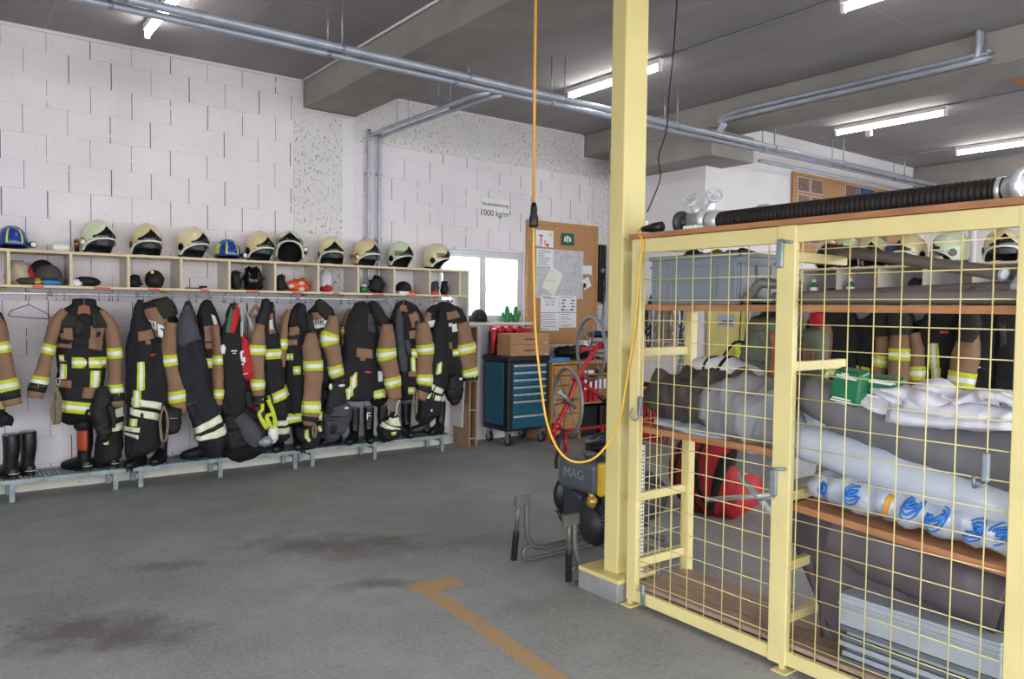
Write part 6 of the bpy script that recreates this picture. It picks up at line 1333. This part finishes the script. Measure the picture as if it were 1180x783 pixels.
rl = thing('clothes_rail', 'second clothes rail under the shelf behind the mesh rack', 'rail', (7.47, 4.0, 1.69)); b = MB(); b.tube([(7.47, r0+.03, 1.69), (7.47, r1-.03, 1.69)], .0125, 10); b.build('tube', 'chrome', rl)
for y in (2.8, 3.5, 4.2, 4.9): b = MB(); b.tube([(7.47, y, 1.69), (7.47, y, RB)], .007, 8); b.build('rail_bracket', 'steel', rl)
for i, px in enumerate((966, 985, 1001, 1035, 1041, 1065, 1072, 1098, 1105, 1150)):
    y = atx(px, 355, 7.47).y; dup(hook0, (7.47, y, 1.69), (0, 0, -PI/2), 'small double wire hook on the rail behind the mesh rack', 'wire hooks on the rail behind the mesh rack')
def onr(px, x=7.6): return V((x, atx(px, 305, x).y, RT+.012))
GH = 'fire helmets on the shelf behind the mesh rack'
for px, rz, sh, vi, lb in ((955, -80, 'shell_tan', 'down', 'leftmost tan fire helmet seen through the right mesh door'), (979, -95, 'shell_green', 'down', 'pale green fire helmet second from left, seen through the right mesh door'),
                           (1006, -70, 'shell_cream', 'down', 'cream fire helmet third from left behind the long grey pipes'), (1049, -110, 'shell_tan', 'down', 'tan fire helmet with lime sticker left of the large greenish helmet'),
                           (1095, -150, 'shell_green', 'down', 'large pale greenish helmet above the pipe ends, seen from behind'), (1153, -60, 'shell_tan', 'down', 'tan fire helmet alone at the right end behind the mesh')):
    helmet(lb, onr(px), rz, sh, vi, None, group=GH, lime=(px == 1049), scale=1.06)
p = onr(1029, 7.62); t = thing('cap', 'blue and black cap between helmets behind the right mesh door', 'cap', p); b = MB(); b.blob(p+V((0, 0, .1)), (.1, .1, .12), flat=p.z+.001); b.build('crown', 'blue_cloth', t)
b = MB(); b.blob(p+V((-.06, -.02, .05)), (.09, .09, .05), flat=p.z+.001); b.build('brim', 'soft_black', t)
for px, lb in ((938, 'green bottle with white label left of the other one, in a right rack compartment'), (980, 'green bottle with white label and white cap in the middle compartment behind the mesh')):
    y = atx(px, 330, 7.5).y; c = V((7.5, y, RB+.022)); t = thing('bottle', lb, 'bottle', c, 'green bottles behind the mesh')
    b = MB(); b.lathe([(0, 0), (.037, 0), (.04, .01), (.04, .1), (.032, .125), (.015, .135), (.015, .15), (0, .15)], c, seg=18); b.build('body', 'green_plastic', t)
    b = MB(); b.lathe([(.0407, .03), (.0407, .085)], c, seg=18); b.build('label', 'paper', t); b = MB(); b.lathe([(.018, .14), (.018, .17), (0, .17)], c, seg=14); b.build('cap', 'white_mark', t)
for px, s_, lb in ((957, (.06, .09, .04), 'flat black gloves left in a compartment behind the mesh'), (1058, (.07, .1, .09), 'black hood in a compartment behind the mesh')):
    y = atx(px, 335, 7.55).y; c = V((7.55, y, RB+.022)); b = MB(); b.blob(c+V((0, 0, s_[2]*.8)), s_, amp=.2, flat=c.z+.001, seed=px); tag(b.build('gloves' if px < 1000 else 'hood', 'soft_black'), lb, 'glove' if px < 1000 else 'hood')
XR = 7.3; GR = 'turnout coats on the right rail'
garment('turnout_coat', 'black coat with narrow brown sleeve, leftmost on the rail behind the right mesh door', 'coat', XR, [(936, 968, 358, .04), (924, 984, 370, .08), (922, 990, 400, .1), (922, 990, 440, .11), (928, 980, 480, .1), (928, 978, 500, .09)], 'black_cloth', [
    ('s', [(948, 376, 5, .05), (949, 390, 7, .06), (946, 405, 7, .06), (943, 430, 7, .06), (942, 445, 6, .05)], XR-.08, 'brown_cloth', [(430, 6)]), ('b', [(932, 946, 361, .03), (930, 948, 370, .04), (934, 944, 380, .03)], XR-.03, 'red_cloth', 'collar'), ('hb', 955, 978, 424, 436)], None, GR, 61)
garment('turnout_coat', 'coat with two brown sleeves side by side behind the green packs', 'coat', XR, [(990, 1030, 356, .05), (982, 1046, 366, .08), (980, 1046, 400, .1), (982, 1034, 440, .11), (984, 1030, 490, .1)], 'black_cloth', [
    ('s', [(1014, 372, 5, .05), (1014, 390, 8, .06), (1013, 405, 8, .06), (1009, 425, 8, .06), (1006, 450, 7, .05)], XR-.06, 'brown_cloth', [(416, 7)]),
    ('s', [(1030, 370, 6, .05), (1033, 388, 11, .07), (1033, 410, 12, .07), (1032, 435, 12, .07), (1031, 455, 10, .06)], XR-.13, 'brown_cloth', [(409, 7)]), ('b', [(1006, 1020, 359, .03), (1003, 1024, 372, .05), (1005, 1023, 388, .05)], XR-.1, 'yoke', 'shoulder'), ('b', [(1022, 1038, 357, .03), (1019, 1046, 370, .06), (1021, 1046, 386, .06)], XR-.17, 'yoke', 'shoulder'), ('hb', 985, 1002, 424, 437), ('p', 'patch', 'silver', 1024, 1031, 374, 383)], None, GR, 62)
garment('turnout_coat', 'black coat with a bright vertical stripe and red logo behind the white sheet', 'coat', XR, [(1062, 1084, 357, .04), (1052, 1104, 366, .08), (1048, 1108, 390, .1), (1050, 1108, 430, .11), (1052, 1106, 490, .1)], 'black_cloth', [
    ('s', [(1050, 384, 5, .05), (1052, 400, 7, .06), (1053, 420, 7.5, .06), (1055, 445, 7, .05)], XR-.08, 'brown_cloth', [(431, 8)]), ('vb', 1071, 1082, 395, 425, {'skew': 0}), ('vb', 1073, 1084, 424, 455), ('p', 'logo_stitch', 'red_mark', 1083, 1092, 381, 384), ('hb', 1060, 1074, 437, 446)], None, GR, 63)
garment('turnout_coat', 'coat with broad brown sleeve and oval arm badge, second from right behind the mesh', 'coat', XR, [(1108, 1140, 354, .05), (1098, 1148, 364, .08), (1096, 1150, 390, .1), (1100, 1150, 430, .11), (1104, 1150, 490, .1)], 'black_cloth', [
    ('s', [(1116, 372, 6, .05), (1112, 388, 12, .07), (1109, 405, 15, .08), (1105, 425, 16, .08), (1102, 445, 15, .07), (1098, 462, 12, .06)], XR-.12, 'brown_cloth', [(438, 9)]), ('b', [(1108, 1124, 358, .03), (1100, 1128, 374, .06), (1100, 1120, 394, .06)], XR-.14, 'yoke', 'shoulder'), ('blob', 1128, 425, XR-.02, (.012, .05, .03), 'soft_black', 'arm_badge'), ('p', 'badge_print', 'white_mark', 1124, 1132, 423, 427, {'off': .03})], None, GR, 64)
garment('turnout_coat', 'plain black coat at the far right end of the rail behind the mesh', 'coat', XR, [(1148, 1166, 356, .04), (1140, 1180, 366, .08), (1138, 1188, 390, .1), (1138, 1188, 440, .11), (1140, 1186, 490, .1)], 'black_cloth', [('p', 'grey_fold', 'grey_cloth', 1153, 1160, 368, 398, {'skew': -.03}), ('p', 'yoke', 'yoke', 1144, 1180, 366, 376)], None, GR, 65)
garment('turnout_coat', 'dark coat with white collar patch hanging left beside the yellow cabinet', 'coat', XR, [(876, 892, 358, .04), (866, 904, 370, .08), (862, 910, 400, .1), (864, 912, 450, .11), (866, 910, 490, .1)], 'black_cloth', [('p', 'white_patch', 'silver', 865, 871, 376, 386), ('hb', 864, 876, 420, 434), ('p', 'red_patch', 'red_cloth', 895, 908, 366, 380)], None, GR, 66)
AX = 'y'
# yellow cabinet in the corner
yc_ = thing('cabinet', 'yellow metal cabinet with a small grey notice in the corner by the coats', 'cabinet', (7.6, 5.7, 0))
b = MB(); b.box(7.43, 7.85, 5.42, 5.95, 0, 1.72); b.build('body', 'yellow_door', yc_, bevel=.006)
b = MB(); b.box(7.415, 7.43, 5.44, 5.93, .08, 1.7); dr = b.build('door', 'yellow_door', yc_, bevel=.004)
a, d = atx(827, 366, 7.41), atx(846, 374, 7.41); b = MB(); b.box(7.41, 7.415, d.y, a.y, d.z-.03, a.z+.04); nt = b.build('notice', 'strip_grey', dr)
b = MB()
for k in range(2): b.box(7.408, 7.4105, d.y+.02, a.y-.02-.04*k, d.z+.0+.03*k, d.z+.012+.03*k)
b.build('notice_print', 'print_black', nt); b = MB(); b.box(7.39, 7.415, 5.47, 5.485, .9, 1.02); b.build('handle', 'steel', dr)
b = MB(); b.blob(atx(851, 410, 7.36), (.045, .06, .13), amp=.25, seed=5); vst = b.build('safety_vest', 'hivis'); tag(vst, 'lime yellow vest hanging beside the yellow cabinet', 'vest')
b = MB(); b.tube([vst.location+V((0, 0, .2)), V((7.4, vst.location.y, 1.66)), V((7.42, vst.location.y, 1.66))], .006, 6); b.build('strap', 'soft_black', vst)
# slings and chains on the return wall, seen through the left mesh
GC = 'slings hanging on the return wall'
for i, (px, m, lb) in enumerate(((748, 'black_plastic', 'black hose loop hanging first from the left on the return wall'), (756, 'steel', 'steel chain sling hanging second on the return wall'), (764, 'rope', 'tan rope bundle hanging on the return wall'), (772, 'rope', 'second tan rope bundle on the return wall'), (780, 'chrome', 'bright chain hanging near the rack back post'), (788, 'grey_cloth', 'grey belt loop hanging last on the return wall'))):
    y = atx(px, 380, 7.34).y; t = thing('hanging_sling', lb, 'sling', (7.36, y, 1.0), GC)
    for k in range(3):
        z0 = 1.78; zb = 1.12+.08*((i*5+k*3) % 4); w_ = .03+.014*k
        b = MB(); b.tube(catmull([(7.37, y, z0), (7.34-.01*k, y+w_, z0-.2), (7.33-.01*k, y+w_, zb+.1), (7.33-.01*k, y, zb), (7.33-.01*k, y-w_, zb+.1), (7.34-.01*k, y-w_, z0-.2), (7.37, y, z0)], 5), .012 if m != 'rope' else .017, 7); b.build('loop', m, t)
    b = MB(); b.tube([(7.41, y, 1.8), (7.36, y, 1.79), (7.35, y, 1.81)], .007, 6); b.build('wall_hook', 'steel', t)
# red things standing below them
GX = 'red extinguishers by the return wall'
for i, (px, lb) in enumerate(((746, 'red fire extinguisher furthest left behind the left mesh'), (756, 'red fire extinguisher beside another one behind the left mesh'), (768, 'red fire extinguisher nearest to the grey pole behind the left mesh'))):
    y = atx(px, 510, 7.1).y; c = V((7.1, y, 0)); t = thing('fire_extinguisher', lb, 'extinguisher', c, GX)
    b = MB(); b.lathe([(0, 0), (.08, 0), (.085, .02), (.085, .55), (.06, .62), (.03, .64), (.03, .67), (0, .67)], c, seg=22); b.build('cylinder', 'red_paint', t)
    b = MB(); b.box(c.x-.1, c.x+.03, y-.015, y+.015, .67, .72); b.build('valve', 'black_plastic', t); b = MB(); b.tube(catmull([(c.x, y+.03, .68), (c.x-.05, y+.1, .6), (c.x-.08, y+.09, .3)], 5), .012, 8); b.build('hose', 'rubber', t)
for px, m, lb in ((778, 'grey_tube', 'grey pole leaning against the return wall'), (783, 'rope', 'brown wooden pole leaning against the return wall')):
    y = atx(px, 520, 7.2).y; b = MB(); b.tube([(7.0, y, .01), (7.36, y+.03, 1.25)], .02, 8); tag(b.build('pole', m), lb, 'pole')
# red holdalls and trestle on the floor behind the rack
hb_ = thing('holdall', 'bulging red holdall with black straps on the floor behind the mesh rack', 'bag', (4.95, 3.75, 0))
sw = Sweep([(V((4.95, 4.16, .3)), .1, .1), (V((4.95, 4.12, .3)), .26, .2), (V((4.93, 3.95, .31)), .31, .26), (V((4.93, 3.7, .3)), .3, .26), (V((4.95, 3.62, .27)), .27, .24), (V((4.97, 3.54, .25)), .2, .16), (V((4.97, 3.52, .25)), .1, .08)], (1, 0, 0), fold=.02, freq=7, seed=71)
b = MB(); sw.body(b, 40, 30); b.build('body', 'dark_red', hb_)
for t0, w in ((.22, .02), (.5, .02), (.74, .03)):
    b = MB(); sw.patch(b, t0, t0+w*1.6, -150, 80, .008, 26, 3, skew=.04); b.build('strap', 'soft_black', hb_)
b = MB(); sw.patch(b, .56, .62, -130, -60, .01, 12, 3, skew=-.2); b.build('strap', 'soft_black', hb_)
b = MB(); c = sw.p(.7, rad(-110), .005); b.lathe([(0, 0), (.022, 0), (.018, .008), (0, .01)], c, (-1, -.3, 0), 14); b.build('snap', 'aluminium', hb_)
hz = thing('trestle', 'folding steel trestle with a grey board behind the middle post of the mesh rack', 'trestle', (4.2, 3.0, 0))
tr = lambda px, py, x: atx(px, py, x)
b = MB(); b.tube([tr(818, 576, 4.1), tr(895, 570, 4.1)], .016, 10); b.build('cross_tube', 'aluminium', hz)
a0 = tr(852, 548, 4.1); b = MB(); b.tube([a0, tr(930, 640, 4.1)], .02, 10); b.build('leg', 'aluminium', hz); e = tr(930, 640, 4.1)
b = MB(); b.tube([a0+V((.4, .1, 0)), V((e.x+.4, e.y+.1, .02))], .02, 10); b.build('leg', 'aluminium', hz); b = MB(); b.tube([a0, a0+V((.4, .1, 0))], .014, 8); b.build('spreader', 'aluminium', hz)
b = MB(); b.tube([e, V((e.x, e.y-.02, .015))], .018, 10); b.build('foot', 'aluminium', hz)
b = MB(); b.obox((a0+tr(905, 560, 4.1))/2+V((.15, 0, .1)), (.2, 0, 0), (0, .16, .015), (0, -.01, .07)); b.build('board', 'sack_grey', hz, bevel=.01)
# photo board on the bright wall
pb = thing('photo_board', 'cork board with photo prints high on the bright right wall', 'board', (10.6, W2, 2.4))
YB = W2-.03; a, d = aty(915, 200, YB), aty(1006, 218, YB); b = MB(); b.box(a.x, 12.2, YB, W2-.002, 2.35, a.z); b.build('cork', 'cork', pb)
b = MB(); b.box(a.x-.03, 12.23, YB-.01, YB, a.z, a.z+.03); b.box(a.x-.03, a.x, YB-.01, YB, 2.35, a.z); b.build('frame', 'desk_wood', pb)
g = G('photo_print'); tc = g.n('ShaderNodeTexCoord').outputs['Object']; n_ = g.n('ShaderNodeTexVoronoi', {'Vector': tc, 'Scale': 22}).outputs['Color']; g.set(Base_Color=g.mix(.45, g.mix(.65, n_, lin('#a03028')), lin('#20222c')), Roughness=.4); MATS['photo_print'] = g.m
GP = 'photo prints on the board'
for i, (l, t_, r, bb, lb) in enumerate(((919, 203, 932, 222, 'upper left photo print on the cork board above the hose'), (934.5, 206, 948, 225, 'upper second photo print on the cork board above the hose'), (919, 223.5, 932, 243, 'photo print just below the upper left one'), (934.5, 226.5, 948, 246, 'photo print just below the upper second one'), (974, 212, 990, 232, 'white edged print right of the bare cork'), (990.5, 215.5, 1007, 232, 'bluish print rightmost on the cork board'), (932, 268, 944, 282, 'pale print low on the board, seen under the rack top'), (980, 268, 992, 280, 'round reddish print seen under the rack top'), (1012, 264, 1022, 280, 'dark print beside the blue cap under the rack top'))):
    p, q = aty(l, t_, YB), aty(r, bb, YB); o = MB(); o.box(p.x, q.x, YB-.006, YB-.001, q.z, p.z); ph = tag(o.build('photo_print', 'paper'), lb, 'photo', GP)
    o = MB(); o.box(p.x+.006, q.x-.006, YB-.0075, YB-.006, q.z+.006, p.z-.006); o.build('picture', 'blue_cloth' if i == 5 else 'photo_print', ph)
# vertical white pipe and grey wall pier at the right
b = MB(); b.tube([(8.2, atx(1120, 290, 8.2).y, 0), (8.2, atx(1120, 290, 8.2).y, 2.62)], .035, 14); tag(b.build('standpipe', 'wall_paint'), 'white vertical pipe behind the helmets at the right', 'pipe')
# ------------------------------------------------------------------ pipes, conduits and lamps under the ceiling
PZ = 3.5
def pipe_thing(name, label, paths, r, m='galv_pipe', clamps=()):
    t = thing(name, label, 'pipe', tuple(V(paths[0][0])))
    for p in paths:
        b = MB(); b.tube([V(q) for q in p], r, 12); b.build('tube', m, t)
    for c, ax in clamps:
        b = MB(); b.lathe([(r+.004, -.014), (r+.004, .014)], c, ax, 14); b.build('clamp', 'steel', t)
    return t
YU, ZU = 5.40, 3.525; YL, ZL = 5.52, 3.505
xs = (-2, -.5, 1.0, 2.47, 3.6, 4.66, 6.2, 7.9, 9.4, 11)
pipe_thing('ceiling_pipe', 'upper of the two long grey pipes crossing the hall under the ceiling', [[(X0, YU, ZU), (12.6, YU, ZU)]], .03, clamps=[((x, YU, ZU), (1, 0, 0)) for x in xs])
pipe_thing('ceiling_pipe', 'lower of the two long grey pipes crossing the hall under the ceiling', [[(X0, YL, ZL), (12.6, YL, ZL)]], .026, clamps=[((x-.06, YL, ZL), (1, 0, 0)) for x in xs])
pipe_thing('ceiling_pipe', 'thin third pipe below the two long pipes at the bright right wall', [[(7.9, 5.6, 3.40), (12.6, 5.6, 3.40)]], .02)
GRD = 'pipe hanger rods'
for k, x in enumerate(xs):
    for y, dx, z, w in ((YU, 0, ZU, 'front'), (YL, -.06, ZL, 'back')):
        top = 3.64 if 6.95 < x+dx < 7.5 or 3.08 < x+dx < 3.67 else CE
        b = MB(); b.tube([(x+dx, y, z+.02), (x+dx, y, top)], .007, 6); b.lathe([(.018, -.008), (.018, 0)], (x+dx, y, top), (0, 0, 1), 10)
        tag(b.build('hanger_rod', 'steel'), 'thin threaded rod holding the long pipes under the ceiling', 'rod', GRD)
# two branch pipes going to the coat wall and down
for i, (x, zb, lb) in enumerate(((3.80, ZL, 'left one of two thin pipes branching to the coat wall and running down it'), (3.93, ZL, 'right one of two thin pipes branching to the coat wall and running down it'))):
    pts = [(x+.1, YL, zb-.03), (x, YL+.14, zb-.05), (x, 7.5, zb-.05), (x, 7.6, zb-.1), (x, 7.625, zb-.2), (x, 7.625, .9)]
    t = thing('wall_pipe', lb, 'pipe', (x, 7.6, .9)); b = MB(); b.tube(catmull([V(p) for p in pts[:2]]+[V((x, 6.3, zb-.05))]+[V(p) for p in pts[2:]], 5), .02, 10); b.build('tube', 'galv_pipe', t)
    for z in (3.05, 2.35): b = MB(); b.box(x-.03, x+.03, 7.62, 7.67, z-.012, z+.012); b.build('wall_clamp', 'steel', t)
    for y in (6.2, 7.0): b = MB(); b.tube([(x, y, zb-.03), (x, y, CE)], .004, 6); b.build('rod', 'steel', t)
# pipes along the second beam
bz = atx(980, 98, 6.9).z
for i, (x, dz, lb) in enumerate(((6.9, 0, 'upper grey pipe along the side of the second beam'), (6.86, -.06, 'lower grey pipe along the side of the second beam'))):
    pts = [(x, YU+.02, ZU), (x, YU-.06, ZU+.1), (x, YU-.2, bz+dz), (x, 2.9, bz+dz), (x, 2.82, bz+dz+.02), (x, 2.8, bz+dz+.1), (x, 2.8, CE)]
    t = thing('beam_pipe', lb, 'pipe', (x, 4, bz)); b = MB(); b.tube(catmull([V(p) for p in pts], 5), .024, 10); b.build('tube', 'galv_pipe', t)
    for y in (3.4, 4.3, 5.0): b = MB(); b.box(x-.01, 6.96, y-.012, y+.012, bz+dz-.012, bz+dz+.012); b.build('bracket', 'steel', t)
# trim conduits along beams
b = MB(); b.tube([(3.06, 3.3, CE-.015), (3.06, W-.04, CE-.015)], .011, 8); b.tube([(3.06, W-.04, CE-.015), (3.06, W-.04, 3.63), (3.2, W-.04, 3.62), (3.66, W-.04, 3.62)], .011, 8); tag(b.build('conduit', 'wall_paint'), 'thin white conduit along the first beam and round its wall end', 'conduit')
b = MB(); b.box(6.88, 6.93, W-.06, W-.002, 3.6, CE-.03); tag(b.build('downpipe_stub', 'wall_paint', bevel=.006), 'short white pipe stub at the wall left of the second beam', 'pipe')
for x, y0, y1, lb in ((5.37, 1.0, 4.95, 'thin ceiling conduit leading to the lamp behind the column'), (9.02, 1.5, 4.0, 'thin ceiling conduit right of the lamp with the small sensor'), (11.4, 4.9, 5.9, 'thin ceiling conduit left of the furthest lamp')):
    b = MB(); b.tube([(x, y0, CE-.007), (x, y1, CE-.007)], .008, 6); tag(b.build('conduit', 'galv_pipe'), lb, 'conduit')
b = MB(); b.tube([(12.45, 2.0, CE-.011), (12.45, 5.9, CE-.011)], .012, 6); tag(b.build('conduit', 'galv_pipe'), 'thin conduit along the far end beam', 'conduit')
def lamp(label, x, y0, y1):
    t = thing('ceiling_lamp', label, 'lamp', (x, (y0+y1)/2, 3.8), 'fluorescent ceiling lamps')
    b = MB(); b.box(x-.03, x+.03, y0, y1, 3.865, 3.915); b.build('batten', 'white_mark', t, bevel=.004)
    for y in (y0+.0, y1-.03): b = MB(); b.box(x-.02, x+.02, y, y+.03, 3.8, 3.87); b.build('lamp_holder', 'white_mark', t, bevel=.003)
    b = MB(); b.tube([(x, y0+.03, 3.825), (x, y1-.03, 3.825)], .018, 12); b.build('tube', 'tube_lit', t)
    return t
lamp('fluorescent lamp at the top left above the coat wall', 1.46, 5.7, 6.99)
lamp('fluorescent lamp half hidden behind the yellow column', 5.37, 4.88, 6.17)
lamp('fluorescent lamp cut by the top edge right of the column', 5.38, 1.85, 3.14)
lb_ = lamp('fluorescent lamp with a small white sensor below it at the right', 9.02, 3.98, 5.3)
b = MB(); b.box(8.98, 9.04, 4.83, 4.89, 3.72, 3.79); b.tube([(9.01, 4.86, 3.78), (9.01, 4.86, 3.9)], .006, 6); b.build('sensor', 'white_mark', lb_, bevel=.006)
lamp('furthest fluorescent lamp at the right edge of the photo', 11.4, 3.6, 4.89)
c = atz(1176, 84, 3.78); b = MB(); b.box(c.x-.2, c.x+1.0, c.y-.5, c.y+.06, 3.7, CE); tag(b.build('timber_frame', 'wood_edge', bevel=.004), 'brown timber piece at the ceiling on the right edge', 'timber')
# ------------------------------------------------------------------ light and camera
w = bpy.data.worlds.new('day'); SC.world = w; w.use_nodes = True
bg = w.node_tree.nodes['Background']; bg.inputs[0].default_value = (.925, .95, 1, 1); bg.inputs[1].default_value = 3.3
def portal(c, sx, sy, rot):
    l = bpy.data.lights.new('opening', 'AREA'); l.shape = 'RECTANGLE'; l.size = sx; l.size_y = sy; l.cycles.is_portal = True
    o = bpy.data.objects.new('opening', l); COL.objects.link(o); o.location = c; o.rotation_euler = rot
for x0, x1 in ((-2.7, 1.2), (1.6, 5.4), (5.8, 9.2), (9.6, 12.6)): portal(((x0+x1)/2, Y0-.02, 1.77), x1-x0, 3.55, (PI/2, 0, 0))
portal((X0+.02, 0, 1.65), 4.8, 3.3, (PI/2, 0, -PI/2))
portal(((WX0+WX1)/2, W+.2, (WZ0+WZ1)/2), WX1-WX0, WZ1-WZ0, (-PI/2, 0, 0))
cd = bpy.data.cameras.new('camera'); co = bpy.data.objects.new('camera', cd); COL.objects.link(co)
cd.sensor_fit = 'HORIZONTAL'; cd.sensor_width = 36; cd.lens = FPX/1180*36; cd.clip_start = .02
M4 = Matrix((CR, CU, -CF)).transposed().to_4x4(); M4.translation = EYE; co.matrix_world = M4; SC.camera = co
vs = SC.view_settings; vs.view_transform = 'Standard'; vs.look = 'None'; vs.gamma = 1; vs.use_curve_mapping = False; vs.exposure = 1.04
try:
    SC.cycles.use_denoising = True; SC.cycles.max_bounces = 8; SC.cycles.diffuse_bounces = 5; SC.cycles.transparent_max_bounces = 12
except Exception: pass
